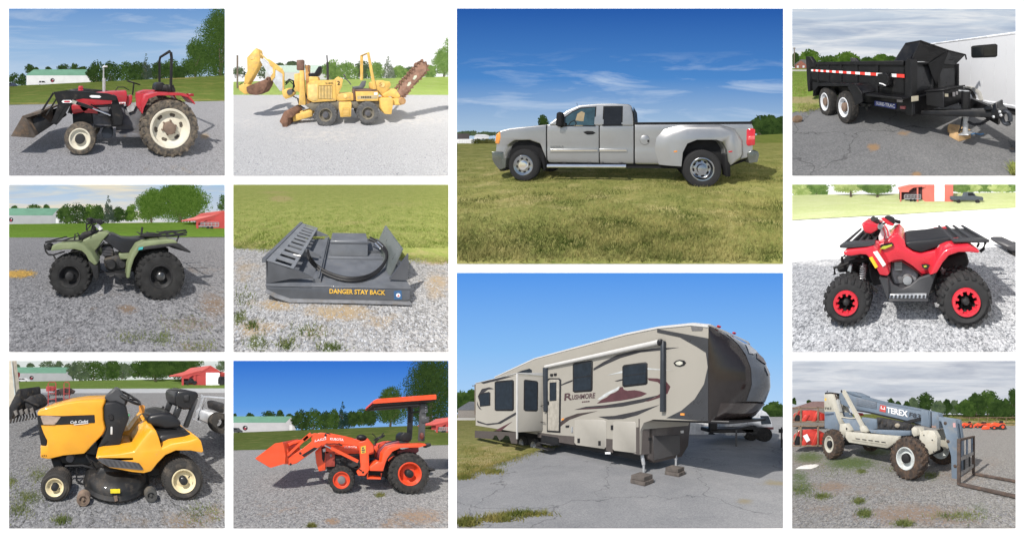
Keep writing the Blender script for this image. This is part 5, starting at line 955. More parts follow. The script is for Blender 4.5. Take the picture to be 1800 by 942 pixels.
solo(PD, Fr(PD, (*PD.at(980, 698, PD.gy(698))[:2], 0), 5), 'strap', 'short blue strap lying on the asphalt by the wood blocks', 'strap', tube([(-.12, 0, .012), (-.04, .02, .02), (.05, -.02, .012), (.13, .01, .012)], .014), M('strap_blue', (.06,.16,.32), .7))
solo(PD, Fr(PD, (*PD.at(36, 632, PD.gy(640))[:2], 0)), 'rock', 'brown rock on the asphalt at the frame edge near the trailer wheels', 'rock', ball((0, .1, .07), .12, .09, .09, 9, 6), M('rock_brown', (.20,.13,.08), .9, va=.4, bu=1, bs=20))
# enclosed trailer
fr = Fr(PD, (2.88, 4.6), -54.4); q = Thing(PD, fr, 'enclosed_trailer', 'white enclosed cargo trailer with a black window behind the dump trailer', 'trailer', base=(-1.2, .5, 0)); wt = M('trailer_skin', (.48,.49,.51), .4, va=.03, sca=.6, coat=.2)
l0 = fr.t(735, 300, 0)[0]; zt = fr.t(1179, 165, 0)[1]; zb = fr.t(1179, 560, 0)[1]
q.add('body', box(l0, 1.2, 0, 2.1, zb, zt, .06, 3), wt); q.add('roof_trim', box(l0, 1.2, -.02, .04, zt-.07, zt-.01, .01), M('trim_aluminium', (.6,.61,.63), .4, .6)); q.add('skirt', box(l0+.05, 1.2, .15, 1.9, zb-.22, zb), trimb)
q.add('floor_trim', box(l0, 1.2, -.02, .03, zb-.02, zb+.06, .005), M('trim_aluminium'))
q.add('window', prism(fr.ts([(948,244),(958,238),(1074,228),(1084,234),(1083,290),(1074,297),(958,301),(949,294)], -.01), -.02, .01, .006), trimb, label='small black sliding window'); q.add('pane', prism(fr.ts([(956,248),(1011,242),(1011,292),(957,295)], -.02), -.026, -.018), dkglass); q.add('pane', prism(fr.ts([(1016,241),(1076,236),(1076,288),(1016,292)], -.02), -.026, -.018), dkglass)
for x in range(820, 1179, 62): q.add('panel_seam', prism(fr.ts([(x,200),(x+1.2,200),(x+1.2,560),(x,560)], 0), -.004, .01), M('seam_pale', (.5,.51,.53), .5))
wheel(q, 925, 510, 52, -.05, .2, tyD, whr, 'road', .62, .3, bolts=5, dish=.4, holes=5, mhole=trimb)
fo = fr.ts([(858,520),(862,488),(884,460),(925,447),(965,455),(990,480),(1003,520)], -.1); fi = fr.ts([(870,520),(873,492),(892,468),(925,456),(960,464),(982,488),(991,520)], -.1)
q.add('fender', prism(fo+fi[::-1], -.12, .1), M('fender_grey', (.40,.39,.36), .45, .3))
# brick house
T = egn(PD, 'brick_house', 'red brick house far off at the frame edge behind the trailer tailgate', 'house', 55, 66, 358); bk_ = M('brick_red', (.26,.10,.07), .8, va=.2, sca=2); T.add('wall', epr(PD, [(36,360),(36,338),(66,314),(96,338),(96,360)], 55, 5), bk_, sm=0)
T.add('roof', epr(PD, [(32,341),(66,313),(66,309),(30,337)], 54.6, 6), M('shingle_grey', (.12,.11,.11), .8), sm=0); T.add('roof', epr(PD, [(66,309),(66,313),(100,341),(102,337)], 54.6, 6), M('shingle_grey'), sm=0)
for x in (46, 76): T.add('window', epr(PD, [(x,352),(x,341),(x+9,341),(x+9,352)], 54.9, .1), M('window_white', (.6,.62,.65), .3), sm=0)
solo(PD, Fr(PD, (0, 0)), 'low_wall', 'pale low concrete wall in front of the far brick house', 'wall', ebox(PD, 22, 362, 92, 384, 34, .4), M('wall_pale', (.45,.44,.42), .8, va=.1))
# ================================================================ olive quad bike
olv = M('olive_plastic', (.175,.21,.105), .5, va=.12, sca=5, dirt=.25, dc=(.25,.24,.17)); blp = M('black_plastic', (.018,.018,.019), .5, va=.25, dirt=.2, dc=(.09,.085,.075)); tyE = M('tyre_quad', (.022,.022,.022), .78, va=.3, sca=9, dirt=.12, dc=(.09,.08,.07)); tur = M('turquoise_mark', (.06,.42,.42), .5)
fr = Fr(PE, (0, 2.2)); q = Thing(PE, fr, 'quad_bike', 'olive green quad bike with black racks and chunky black tyres on gravel', 'quad bike', base=(0, .5, 0))
for x, y, r, rim in ((363, 512, 116, .52), (847, 513, 133, .46)):
    wq = .06 if x < 500 else 0; wheel(q, x, y, r, wq, .25, tyE, blp, 'atv', rim, .24, bolts=4, dish=.5, mh=blp if x < 500 else M('hub_glint', (.09,.09,.09), .3, .8)); c = fr.t(x, y, 0); wheel(q, 0, 0, 0, .78, .25, tyE, blp, 'atv', rim, c=c, R=r*fr.mpp(x, y, 0), far=1)
def dom(pts, w0, w1, inset=.05, r=.015, wt=None):
    """panel whose outer edge is drawn in a little: two outlines, rounded"""
    p = fr.ts(pts, w0 if wt is None else wt); c = np.mean(p, 0); s = [(c[0]+(a-c[0])*(1-inset), c[1]+(b-c[1])*(1-inset)) for a, b in p]
    return bev(loft([[(a, w, b) for a, b in o] for o, w in ((s, w0), (p, w0+.05), (p, w1-.05), (s, w1))]), r, 2)
q.add('front_fender', dom([(262,378),(270,348),(300,337),(405,332),(440,346),(478,382),(500,420),(514,446),(500,456),(468,430),(452,398),(430,378),(390,368),(330,370),(275,376)], -.02, .42, .03), olv); q.add('front_fender', dom([(262,378),(270,348),(300,337),(405,332),(440,346),(478,382),(500,420),(514,446),(500,456),(468,430),(452,398),(430,378),(390,368),(330,370),(275,376)], .62, 1.05, .03, wt=0), olv)
q.add('fender_flap', q.pz([(462,430),(500,454),(514,448),(518,500),(510,540),(496,520),(480,470)], -.01, .3, 0, .012), blp)
q.add('tank_cover', dom([(415,330),(450,312),(520,276),(552,276),(574,286),(540,322),(520,352),(500,378),(480,382),(440,346)], .22, .80, .06, .02), olv); q.add('dash', q.pz([(412,322),(420,290),(440,276),(520,270),(535,276),(470,300),(440,318)], .3, .74, .3, .02), blp)
q.add('seat', [dom([(540,318),(560,290),(582,284),(640,310),(700,312),(762,306),(765,318),(720,330),(694,372),(676,390),(640,390),(600,364)], .26, .78, .04, .03)], M('seat_vinyl', (.016,.017,.02), .42, va=.15, coat=.15))
q.add('side_panel', q.pz([(622,392),(690,388),(672,420),(634,420)], .22, .8, .25, .012), olv)
q.add('rear_fender', dom([(664,524),(670,460),(690,396),(722,346),(760,328),(880,316),(922,318),(940,336),(900,340),(800,350),(756,364),(730,378),(705,418),(688,470),(680,522)], -.02, .45, .02), olv); q.add('rear_fender', dom([(664,524),(670,460),(690,396),(722,346),(760,328),(880,316),(922,318),(940,336),(900,340),(800,350),(756,364),(730,378),(705,418),(688,470),(680,522)], .6, 1.05, .02, wt=0), olv)
q.add('fender_trim', q.pz([(724,376),(760,352),(850,340),(905,334),(940,338),(1000,380),(994,386),(955,372),(900,350),(830,362),(770,368),(735,376)], -.035, .46, 0, .008), blp); q.add('side_mark', q.pz([(724,370),(728,356),(750,354),(746,366)], -.045, -.03, 0), tur)
q.add('mud_flap', q.pz([(905,350),(945,352),(998,380),(994,386),(940,372),(905,362)], .0, 1.0, 0, .006), blp)
q.add('rear_body', q.pz([(700,380),(760,366),(890,362),(885,395),(760,420),(700,460)], .35, .7, .35, .02), blp)
def rack(path, ws, r=.011, mat=blp): return [q.tz(path, w, r, 7) for w in ws]
q.add('front_rack', rack([(240,330),(300,324),(418,322)], (.05,.2,.35,.5,.65,.8,.95), .009)+[tube([(fr.t(x, y, .05)[0], .05, fr.t(x, y, .05)[1]), (fr.t(x, y, .05)[0], 1.0, fr.t(x, y, .05)[1])], .01) for x, y in ((240,330),(330,323),(416,322))], blp)
q.add('bumper_bar', [q.tz([(300,325),(242,332),(234,345),(240,378),(254,396),(280,398),(292,420)], w, .012) for w in (.15, .85)]+[q.tz([(250,348),(330,350)], .15, .012), q.tz([(280,398),(340,380)], .2, .01)], blp); q.add('headlight', lathe([(.001, -.05), (.035, -.04), (.05, 0), (.05, .06), (.001, .08)], (fr.t(256, 356, .1)[0], .1, fr.t(256, 356, .1)[1]), 14), blp)
q.add('dash_guard', [q.tz([(392,320),(394,290),(408,284),(416,296),(416,320)], w, .011) for w in (.2, .8)], blp)
q.add('rear_rack', [tube([(fr.t(x, y, w)[0], w, fr.t(x, y, w)[1]) for x, y, w in ((738,296,.1),(850,286,.06),(905,278,.06),(975,268,.1),(982,280,.1),(890,296,.05),(740,300,.1))], .012), q.tz([(740,298),(880,300),(980,292)], .08, .011), q.tz([(740,292),(840,286),(960,270)], .9, .011), q.tz([(830,292),(845,278),(900,272),(975,272)], .5, .011)]+[tube([(fr.t(x, y, .1)[0], .1, fr.t(x, y, .1)[1]), (fr.t(x, y-4, .1)[0], .95, fr.t(x, y-4, .1)[1])], .01) for x, y in ((760,298),(830,298),(900,294),(960,290))], blp); q.add('rack_plate', [q.pz([(760,300),(860,292),(870,300),(770,308)], .25, .8, .1)], blp); q.add('rack_post', [q.tz([(742,296),(748,252)], .1, .014), q.tz([(940,296),(928,330)], .1, .012)], blp)
hb = lambda x, y, w: (fr.t(x, y, w)[0], w, fr.t(x, y, w)[1])
q.add('handlebar', [tube([hb(455,236,.1), hb(490,226,.25), hb(500,232,.5), hb(492,226,.75), hb(470,222,.95)], .014), q.tz([(490,240),(500,280)], .5, .03)], blp); q.add('handle_grip', [tube([hb(462,212,.02), hb(480,208,.2)], .022), q.pz([(460,212),(478,204),(500,208),(505,232),(470,236)], .2, .3, .2, .01)], blp); q.add('handle_grip', tube([hb(520,222,.8), hb(545,226,.98)], .022), blp)
q.add('brake_lever', [q.tz([(455,232),(454,270)], .1, .01), q.tz([(486,230),(460,262),(458,276)], .2, .009), q.tz([(490,236),(478,274)], .3, .012)], blp); q.add('steering_clamp', q.pz([(496,244),(510,236),(536,262),(524,270)], .3, .5, .3), M('clamp_white', (.65,.65,.65), .4)); q.add('switch_box', q.pz([(500,210),(530,208),(540,236),(514,244)], .55, .65, .55, .01), blp)
q.add('engine', [q.pz([(540,420),(620,400),(668,420),(668,470),(640,480),(560,486)], .3, .75, .3, .03), q.pz([(530,352),(580,345),(600,400),(540,410)], .38, .68, .38, .02)], M('engine_black', (.02,.02,.021), .45, .3, va=.4, dirt=.3)); q.add('engine_cover', lathe([(.001, -.04), (.06, -.04), (.075, -.01), (.075, .05), (.001, .05)], (fr.t(585, 448, .28)[0], .28, fr.t(585, 448, .28)[1]), 20), blp); q.add('engine_cover', lathe([(.001, -.03), (.045, -.03), (.055, 0), (.001, .02)], (fr.t(642, 448, .28)[0], .28, fr.t(642, 448, .28)[1]), 16), blp)
q.add('cylinder_fins', [q.pz([(536,360+k*8),(594,356+k*8),(594,359+k*8),(536,363+k*8)], .35, .7, .36) for k in range(6)], greyt, kind='stuff')
q.add('frame_tube', [q.tz([(505,375),(520,470),(560,495),(660,490),(690,460)], .25, .014), q.tz([(510,375),(548,330)], .28, .014), q.tz([(520,490),(700,480)], .75, .014)], blp); q.add('foot_peg', [q.tz([(560,505),(600,500),(640,522)], .1, .014), q.pz([(600,495),(660,500),(668,522),(620,520)], .12, .3, .12, .01)], blp); q.add('brake_pedal', q.tz([(575,512),(600,506)], .08, .012), blp); q.add('peg_mark', q.pz([(668,484),(674,482),(676,512),(668,520)], .1, .14, .1), M('oxide_red', (.3,.09,.06), .7))
q.add('axle', [tube([(fr.t(363, 512, 0)[0], .1, fr.t(363, 512, 0)[1]), (fr.t(363, 512, 0)[0], .95, fr.t(363, 512, 0)[1])], .03), tube([(fr.t(847, 513, 0)[0], .1, fr.t(847, 513, 0)[1]), (fr.t(847, 513, 0)[0], .95, fr.t(847, 513, 0)[1])], .05)], blp, kind='stuff'); q.add('shock_absorber', [tube([hb(420,440,.3), hb(430,372,.35)], .028)], greyt)
solo(PE, Fr(PE, (0, 0)), 'straw', 'small patch of loose golden straw on gravel beside the quad bike', 'straw', (lambda g: (np.concatenate([np.array([(lambda p, a, l: [(p[0]-l*math.cos(a), p[1]-l*math.sin(a), .004), (p[0]+l*math.cos(a), p[1]+l*math.sin(a), .018), (p[0]+l*math.cos(a)+.006, p[1]+l*math.sin(a)+.004, .012)])(PE.at(max(50, min(184, 100+g.gauss(0, 36))), 503, PE.gy(500+g.gauss(0, 8))), g.uniform(0, 6.28), g.uniform(.02, .06))]).reshape(-1, 3) for _ in range(1300)]), np.arange(3900).reshape(-1, 3).tolist()))(random.Random(4)), M('straw_gold', (.55,.36,.10), .8, va=.3, sca=20), kind='stuff', sm=0)
# ================================================================ grey brush cutter attachment
cut = M('cutter_grey', (.12,.128,.142), .38, .1, va=.14, sca=4, coat=.25, dirt=.12, dc=(.16,.15,.14)); cutd = M('cutter_dark', (.075,.08,.09), .4, .1, va=.15, coat=.2); ylw = M('lettering_yellow', (.75,.45,.05), .5); hos = M('hydraulic_hose', (.012,.012,.013), .5, va=.3)
fr = Fr(PF, (-.96, 2.32), -2.7); q = Thing(PF, fr, 'brush_cutter', 'dark grey brush cutter attachment with slotted guard, motor box and looped black hoses', 'attachment', base=(.9, .8, 0))
LL, WW = fr.t(960, 577, 0)[0], 1.68; D = fr.t(400, 560, 0)[1]
top = fr.top
q.add('deck', box(.02, LL, .02, WW, D-.02, D), cut); q.add('skirt', q.pz([(203,556),(500,563),(962,577),(960,628),(940,638),(600,634),(332,630),(262,606),(205,578)], -.01, .03, 0, .006), cutd)
q.add('skid', q.pz([(205,574),(262,600),(332,624),(600,630),(960,640),(962,650),(600,640),(330,637),(255,612),(204,584)], -.05, .06, 0, .008), M('skid_worn', (.20,.205,.215), .5, .4, va=.25, dirt=.3)); q.add('side_skirt', box(LL-.03, LL, .03, WW, .02, D), cutd); q.add('side_skirt', box(0, .03, .03, WW, .06, D), cutd); q.add('back_skirt', box(0, LL, WW-.02, WW+.01, .04, D), cutd)
q.add('deck_lip', q.pz([(203,548),(440,556),(440,562),(203,556)], -.02, .12, 0), cut); q.add('deck_lip', box(.55, LL+.01, -.015, .16, D, D+.012, .004), cut)
# slotted guard: two rails and the ribs between the slots
a, b = np.array(fr.t(203, 424, 0)), np.array(fr.t(346, 470, 0)); u = lambda t: a+(b-a)*t
def slab(t0, t1, w0, w1, th=.02): p, r_ = u(t0), u(t1); return loft([[(p[0], w, p[1]), (r_[0], w, r_[1]), (r_[0], w, r_[1]-th), (p[0], w, p[1]-th)] for w in (w0, w1)])
cg = M('guard_grey', (.20,.21,.225), .4, .1, va=.1, coat=.2); q.add('guard_rail', slab(-.05, .26, 0, WW+.1), cg); q.add('guard_rail', slab(.88, 1.0, 0, WW+.1), cg)
n = 11; pit = (WW+.1)/n
for i in range(n+1): w_ = i*pit; q.add('guard_rib', slab(.26, .88, max(0, w_-.036), min(WW+.1, w_+.036)), cg)
q.add('guard_lip', loft([[(u(-.05)[0]-.03, w, u(-.05)[1]+.02), (u(-.05)[0]+.02, w, u(-.05)[1]+.012), (u(-.05)[0]+.02, w, u(-.05)[1]-.03), (u(-.05)[0]-.03, w, u(-.05)[1]-.03)] for w in (-.02, WW+.12)]), cut)
q.add('guard_wall', box(-.0, .02, 0, WW+.1, D, a[1]-.02), cutd); q.add('guard_wall', loft([[(b[0]-.01, w, b[1]-.02), (b[0], w, b[1]-.02), (b[0]-.05, w, b[1]-.1), (b[0]-.06, w, b[1]-.1)] for w in (.02, WW)]), cutd)
gs = [(203,426),(346,470),(448,516),(448,522),(330,524),(212,548)]
for w in (0, .62, 1.6): q.add('gusset', prism(fr.ts(gs, 0), w, w+.02), cutd if w == 0 else cut)
# deck channels and bars
p0, p1 = top(470, 548, D), top(525, 320, D)
q.add('deck_channel', loft([[(l-.05, w, D), (l-.05, w, D+.06), (l+.05, w, D+.06), (l+.05, w, D)] for l, w in (p0, p1)]), cut); q.add('deck_flange', loft([[(l-.0, w, D+.061), (l+.02, w, D+.09), (l+.03, w, D+.09), (l+.01, w, D+.061)] for l, w in (p0, p1)]), cut)
m0, m1 = top(528, 418, D), top(822, 428, D); wm = (m0[1]+m1[1])/2
q.add('cross_bar', box(m0[0], m1[0], wm, wm+.05, D, D+.035, .004), cut); q.add('cross_bar', box(m1[0]-.28, m1[0], wm+.26, wm+.31, D, D+.04), cutd); k0 = top(780, 330, D); q.add('cross_bar', box(k0[0]-.3, k0[0]+.05, k0[1], k0[1]+.05, D, D+.05), cut)
b0 = top(541, 403, D); b1 = top(737, 407, D); wb = b0[1]; zt = fr.t(541, 322, wb)[1]
q.add('motor_box', prism([(wb, D), (wb, zt-.015), (wb+.03, zt), (wb+.36, zt+.02), (wb+.36, D)], b0[0], b1[0], .006, 1, 0), cut); q.add('motor_box_lid', box(b0[0]-.01, b1[0]+.01, wb-.01, wb+.02, zt-.05, zt-.03), cutd)
# right-hand plate and its gusset
w0_, w1_ = .26, 1.42; lb = top(840, 490, D)[0]; rt = fr.t(930, 386, .14); rl = rt[0]; rz = rt[1]
q.add('back_plate', loft([[(lb, w, D), (lb+.02, w, D), (rl+.02, w, rz), (rl, w, rz)] for w in (w0_, w1_)]), M('plate_sheen', (.12,.135,.13), .3, .2, va=.1, coat=.3)); q.add('plate_bolt', lathe([(.012, -.02), (.001, -.022)], (rl-.02, .42, rz-.06), 8, 1), hyd)
q.add('gusset', prism([fr.t(838, 492, .26), fr.t(948, 390, .12), fr.t(950, 534, .08), fr.t(940, 536, .08)], .1, .13), cutd); q.add('gusset', box(lb, LL-.02, .1, .3, D, D+.015), cut)
# hoses: a double loop lying on the deck
hp = [(418,386,.36),(428,420,.30),(462,462,.10),(520,500,.05),(600,527,.05),(680,531,.05),(752,512,.05),(806,470,.07),(832,425,.12),(832,392,.16),(812,360,.18),(780,335,.2),(744,318,.2)]
def smooth(P_, n=40):
    P_ = np.array(P_); t = np.linspace(0, len(P_)-1, n); out = []
    for v in t:
        i = min(int(v), len(P_)-2); f = v-i; p = [P_[max(0, i-1)], P_[i], P_[i+1], P_[min(len(P_)-1, i+2)]]
        out.append(.5*((2*p[1])+(-p[0]+p[2])*f+(2*p[0]-5*p[1]+4*p[2]-p[3])*f*f+(-p[0]+3*p[1]-3*p[2]+p[3])*f**3))
    return out
for dx, dy, dz in ((0, 0, 0), (4, -13, .012)): q.add('hose', tube(smooth([(*top(x+dx, y+dy, D+z+dz), D+z+dz) for x, y, z in hp]), .017, 8), hos)
q.add('hose_fitting', [tube([(*top(x, y, D+.2), D+.2), (*top(x+26, y+26, D+.18), D+.18)], .016, 8) for x, y in ((776,338), (790,330))], hyd, kind='stuff'); q.add('hose_fitting', [tube([(*top(x, y, D+.24), D+.24), (*top(x+40, y+8, D+.24), D+.24)], .014, 8) for x, y in ((346,396),)], M('fitting_steel', (.22,.22,.22), .4, .7), kind='stuff')
q.text('DANGER STAY BACK', (536,599), (829,607), 25, -.014, ylw, bold=.025)
q.add('emblem', q.pz([(873,585),(912,582),(915,626),(874,628)], -.016, 0, 0), M('emblem_blue', (.03,.10,.22), .5)); e = fr.t(895, 605, 0); q.add('emblem_mark', lathe([(.026, -.018), (.001, -.02)], (e[0], 0, e[1]), 16), whitep); q.add('emblem_mark', prism([(e[0]-.012, e[1]-.012), (e[0]+.014, e[1]-.006), (e[0]+.002, e[1]+.014)], -.024, -.02), M('emblem_red2', (.5,.05,.05), .5))
# ================================================================ red quad bike
rdp = M('red_plastic', (.62,.022,.04), .28, va=.06, coat=.4); dgp = M('grey_plastic', (.035,.036,.04), .5, va=.2); tyG = M('tyre_new', (.028,.028,.029), .7, va=.25, sca=10); spr = M('spring_grey', (.25,.25,.26), .4, .6); alu = M('cast_alu', (.45,.46,.47), .35, .8, va=.2)
fr = Fr(PG, (0, 1.70)); q = Thing(PG, fr, 'quad_bike', 'bright red quad bike with black racks and red beadlock wheel rings on gravel', 'quad bike', base=(0, .4, 0))
def rwheel(x, y, r, wd, far=0):
    c = fr.t(x, y, 0); R = r*fr.mpp(x, y, 0); o = wheel(q, x, y, r, .0, wd, tyG, blp, 'atv', .50, .2, bolts=4, dish=.7, mh=blp)
    ri = R*.5; n = 36; pr = []
    ring = lathe([(ri*1.03, .015), (ri*1.0, -.008), (ri*.80, -.006), (ri*.76, .02)], (c[0], 0, c[1]), 32); tab = []
    for k in range(9):
        t = 2*math.pi*k/9; tab.append(loft([[(c[0]+rr*math.cos(t+d), w, c[1]+rr*math.sin(t+d)) for rr, d in ((ri*.86, -.16), (ri*.86, .16), (ri*.60, .09), (ri*.60, -.09))] for w in (-.009, .012)]))
    q.add('beadlock_ring', [ring]+tab, rdp, o)
    for k in range(6):
        t = 2*math.pi*k/6+.3; q.add('spoke', loft([[(c[0]+rr*math.cos(t+d), w, c[1]+rr*math.sin(t+d)) for rr, d in ((ri*.78, -.1), (ri*.78, .1), (ri*.25, .25), (ri*.25, -.25))] for w in (wd*.32, wd*.5)]), blp, o)
    return c, R
c1, R1 = rwheel(304, 652, 128, .20); c2, R2 = rwheel(938, 648, 146, .26)
wheel(q, 0, 0, 0, .74, .2, tyG, blp, 'atv', .5, c=c1, R=R1, far=1); wheel(q, 0, 0, 0, .70, .26, tyG, blp, 'atv', .5, c=c2, R=R2, far=1)
H = lambda x, y, w: (fr.t(x, y, w)[0], w, fr.t(x, y, w)[1])
body = [(462,350),(520,330),(545,302),(578,293),(612,328),(622,366),(660,392),(700,402),(762,388),(850,360),(960,348),(1014,376),(1008,390),(960,384),(900,384),(846,402),(812,440),(780,492),(744,508),(708,512),(650,462),(600,432),(556,436),(522,452),(520,470),(536,498),(524,512),(480,506),(458,470),(440,430),(412,376)]
q.add('body', dom(body, .16, .78, .02, .012, wt=.12), rdp)
q.add('front_fender', dom([(286,384),(306,372),(410,362),(448,352),(470,372),(512,440),(536,500),(522,512),(484,506),(440,428),(412,398),(380,396),(330,404),(296,402)], -.0, .24, .02, .012), rdp); q.add('front_fender', dom([(286,384),(306,372),(410,362),(448,352),(470,372),(512,440),(536,500),(522,512),(484,506),(440,428),(412,398),(380,396),(330,404),(296,402)], .7, .94, .02, .012, wt=0), rdp)
q.add('rear_fender', dom([(744,508),(786,420),(820,376),(860,358),(960,348),(1012,376),(1006,390),(960,384),(900,384),(846,402),(814,440),(782,494)], -.02, .3, .02, .012), rdp); q.add('rear_fender', dom([(786,420),(820,376),(860,358),(960,348),(1012,376),(1006,390),(960,384),(900,384),(846,402),(814,440)], .64, .96, .02, .012, wt=0), rdp)
q.add('tank_stripe', q.pz([(474,362),(490,346),(545,334),(556,346),(520,364),(486,374)], .14, .16, .14), blp); q.add('tank_mark', q.pz([(482,366),(500,352),(548,342),(546,350),(510,366)], .132, .14, .14), M('mark_lime', (.45,.5,.05), .4))
q.add('sticker', q.pz([(428,412),(444,406),(474,458),(460,466)], -.012, .0, 0), M('sticker_yellow', (.85,.55,.03), .4)); q.add('sticker', q.pz([(448,382),(470,376),(516,446),(500,458)], -.012, 0, 0), M('sticker_white', (.8,.75,.72), .4)); q.add('side_mark', q.pz([(702,448),(726,444),(748,450),(744,468),(722,470),(706,462)], .105, .12, .12), blp); q.add('tank_mark', q.pz([(712,452),(726,449),(730,456),(716,460)], .1, .105, .12), M('mark_lime'))
q.add('seat', [dom([(612,344),(640,336),(760,326),(862,310),(876,322),(868,352),(780,372),(704,398),(664,388),(628,368)], .18, .72, .03, .025, wt=.12)], M('seat_black', (.022,.023,.026), .45, va=.1)); q.text('ATV', (784,360), (838,352), 14, .175, M('print_grey', (.45,.45,.46), .5), bold=.01); q.add('seat_trim', q.pz([(788,364),(840,358),(840,361),(788,367)], .176, .18, .14), M('print_grey'))
def rk(pts, wa, wb, th): return q.pz(pts, wa, wb, wa, .008)
q.add('front_rack', [rk([(268,350),(290,340),(440,330),(456,344),(440,354),(310,364),(278,362)], .02, .12, 0), rk([(268,350),(290,340),(440,330),(456,344),(440,354),(310,364),(278,362)], .78, .88, 0)]+[tube([H(x, y, .05), (H(x, y, .05)[0], .85, H(x, y, .05)[2])], .016, 6) for x, y in ((280,354),(320,350),(360,346),(400,343),(440,342))]+[q.tz([(290,344),(440,334)], w, .014, 6) for w in (.3, .45, .6)], dgp)
q.add('rear_rack', [rk([(868,324),(1000,318),(1058,318),(1064,330),(1000,336),(878,334)], .04, .14, 0), rk([(868,324),(1000,318),(1058,318),(1064,330),(1000,336),(878,334)], .76, .86, 0)]+[tube([H(x, y, .06), (H(x, y, .06)[0], .84, H(x, y, .06)[2])], .017, 6) for x, y in ((876,328),(930,326),(985,325),(1050,325))]+[q.tz([(872,324),(1055,322)], w, .014, 6) for w in (.28, .45, .62)], dgp); q.add('rack_plate', prism([H(880,334,.1)[::2], H(1050,332,.1)[::2], H(1050,336,.1)[::2], H(880,338,.1)[::2]], .12, .78), dgp); q.add('rack_plate', prism([H(300,358,.1)[::2], H(444,346,.1)[::2], H(444,350,.1)[::2], H(300,362,.1)[::2]], .1, .8), dgp); q.add('rack_support', [q.tz([(1038,332),(1028,366),(1010,382)], .2, .017), q.tz([(1038,332),(1028,366),(1010,382)], .7, .017), q.tz([(1005,336),(994,358)], .2, .012)], blp)
q.add('headlight_pod', [dom([(382,234),(402,230),(450,238),(484,246),(474,268),(436,292),(408,286),(392,270)], .25, .66, .12, .015)], rdp); q.add('headlight', lathe([(.001, -.012), (.028, -.01), (.032, 0), (.032, .04), (.001, .05)], (H(485, 250, .24)[0], .24, H(485, 250, .24)[2]), 14), alu)
q.add('handlebar', [tube([H(452,214,.02), H(470,225,.15), H(500,236,.42), H(520,226,.7), H(545,216,.88)], .013), q.tz([(470,240),(470,330)], .42, .035), q.tz([(458,290),(440,300),(470,330)], .35, .012)], blp); q.add('handle_grip', [tube([H(540,215,.8), H(588,226,.9)], .026, 8)], blp); q.add('handle_grip', tube([H(448,208,-.04), H(470,222,.12)], .026, 8), blp)
q.add('control_box', q.pz([(500,206),(524,202),(556,216),(560,246),(540,248),(520,226)], .5, .62, .4, .01), blp); q.add('control_box', q.pz([(452,208),(466,206),(470,226),(456,230)], .1, .2, .1, .008), blp); q.add('control_cover', q.pz([(484,210),(500,206),(528,226),(556,244),(552,252),(520,244)], .46, .5, .4), rdp); q.add('steering_post', q.pz([(496,250),(520,244),(544,300),(530,330),(480,330),(476,300)], .3, .32, .3), M('post_pale', (.75,.70,.70), .4)); q.add('brake_lines', [q.tz([(506,240),(524,270),(526,300)], .28, .008, 6), q.tz([(500,250),(512,290),(500,330)], .28, .008, 6)], rdp); q.add('wiring', [q.tz([(440,296),(456,310),(466,330)], .3, .014, 6), q.tz([(430,290),(445,320),(470,330)], .34, .012, 6)], blp)
q.add('engine', [q.pz([(534,450),(590,436),(660,470),(690,512),(680,560),(560,570),(540,520)], .3, .62, .25, .02)], M('engine_silver', (.26,.26,.27), .45, .7, va=.4, dirt=.3)); q.add('engine_cover', [lathe([(.001, -.03), (.05, -.03), (.062, 0), (.001, .02)], (H(628, 528, .25)[0], .26, H(628, 528, .25)[2]), 18)], alu); q.add('engine_cylinder', [q.pz([(560,440+k*7),(600,438+k*7),(600,441+k*7),(560,443+k*7)], .24, .5, .25) for k in range(6)], alu, kind='stuff'); q.add('frame_tube', [q.tz([(545,430),(610,420),(690,470),(760,500)], .2, .016), q.tz([(600,430),(680,480),(720,520)], .24, .01)], M('frame_red', (.4,.03,.04), .4))
q.add('footwell', [q.pz([(480,508),(528,512),(552,556),(600,576),(640,560),(690,520),(752,500),(782,490),(738,632),(724,604),(532,602),(528,634)], .04, .07, .04, .01), q.pz([(480,508),(528,512),(536,600),(526,634)], .0, .05, .04, .01)], dgp); q.add('footwell_floor', q.pz([(524,632),(742,632),(738,646),(530,646)], .0, .3, .0, .01), dgp); q.add('foot_plate', q.pz([(528,604),(730,602),(726,632),(532,632)], .02, .04, .02, .004), alu)
for k in range(9): x = 540+k*21; q.add('tread_bar', q.pz([(x,608),(x+12,608),(x+8,627),(x-2,627)], .012, .02, .02), dgp)
def coil(p, p2, r, n=6): a, b = np.array(p), np.array(p2); return tube([a+(b-a)*t+np.array([r*math.cos(6.283*n*t), r*math.sin(6.283*n*t), 0]) for t in np.linspace(0, 1, n*8)], r*.28, 5)
q.add('shock_absorber', [coil(H(392,524,.1), H(396,450,.12), .028), tube([H(392,530,.1), H(396,440,.12)], .012)], spr); q.add('shock_absorber', [coil(H(836,524,.2), H(812,472,.22), .026), tube([H(838,530,.2), H(808,464,.22)], .012)], spr)
q.add('front_suspension', [q.tz([(300,600),(330,560),(430,560),(470,590)], .2, .02), q.tz([(280,450),(330,430),(420,470)], .3, .02), q.pz([(243,470),(270,455),(330,455),(350,500),(250,506)], .25, .6, .2, .02), q.pz([(410,470),(480,510),(490,580),(440,590),(420,540)], .3, .6, .2, .02)], blp); q.add('bumper_bar', [q.tz([(246,500),(244,465),(280,455),(340,430),(410,420)], .2, .016), q.tz([(286,440),(284,410),(300,402)], .2, .016)], blp); q.add('brake_disc', q.pz([(312,480),(322,455),(335,455),(330,490)], .12, .16, .12), alu)
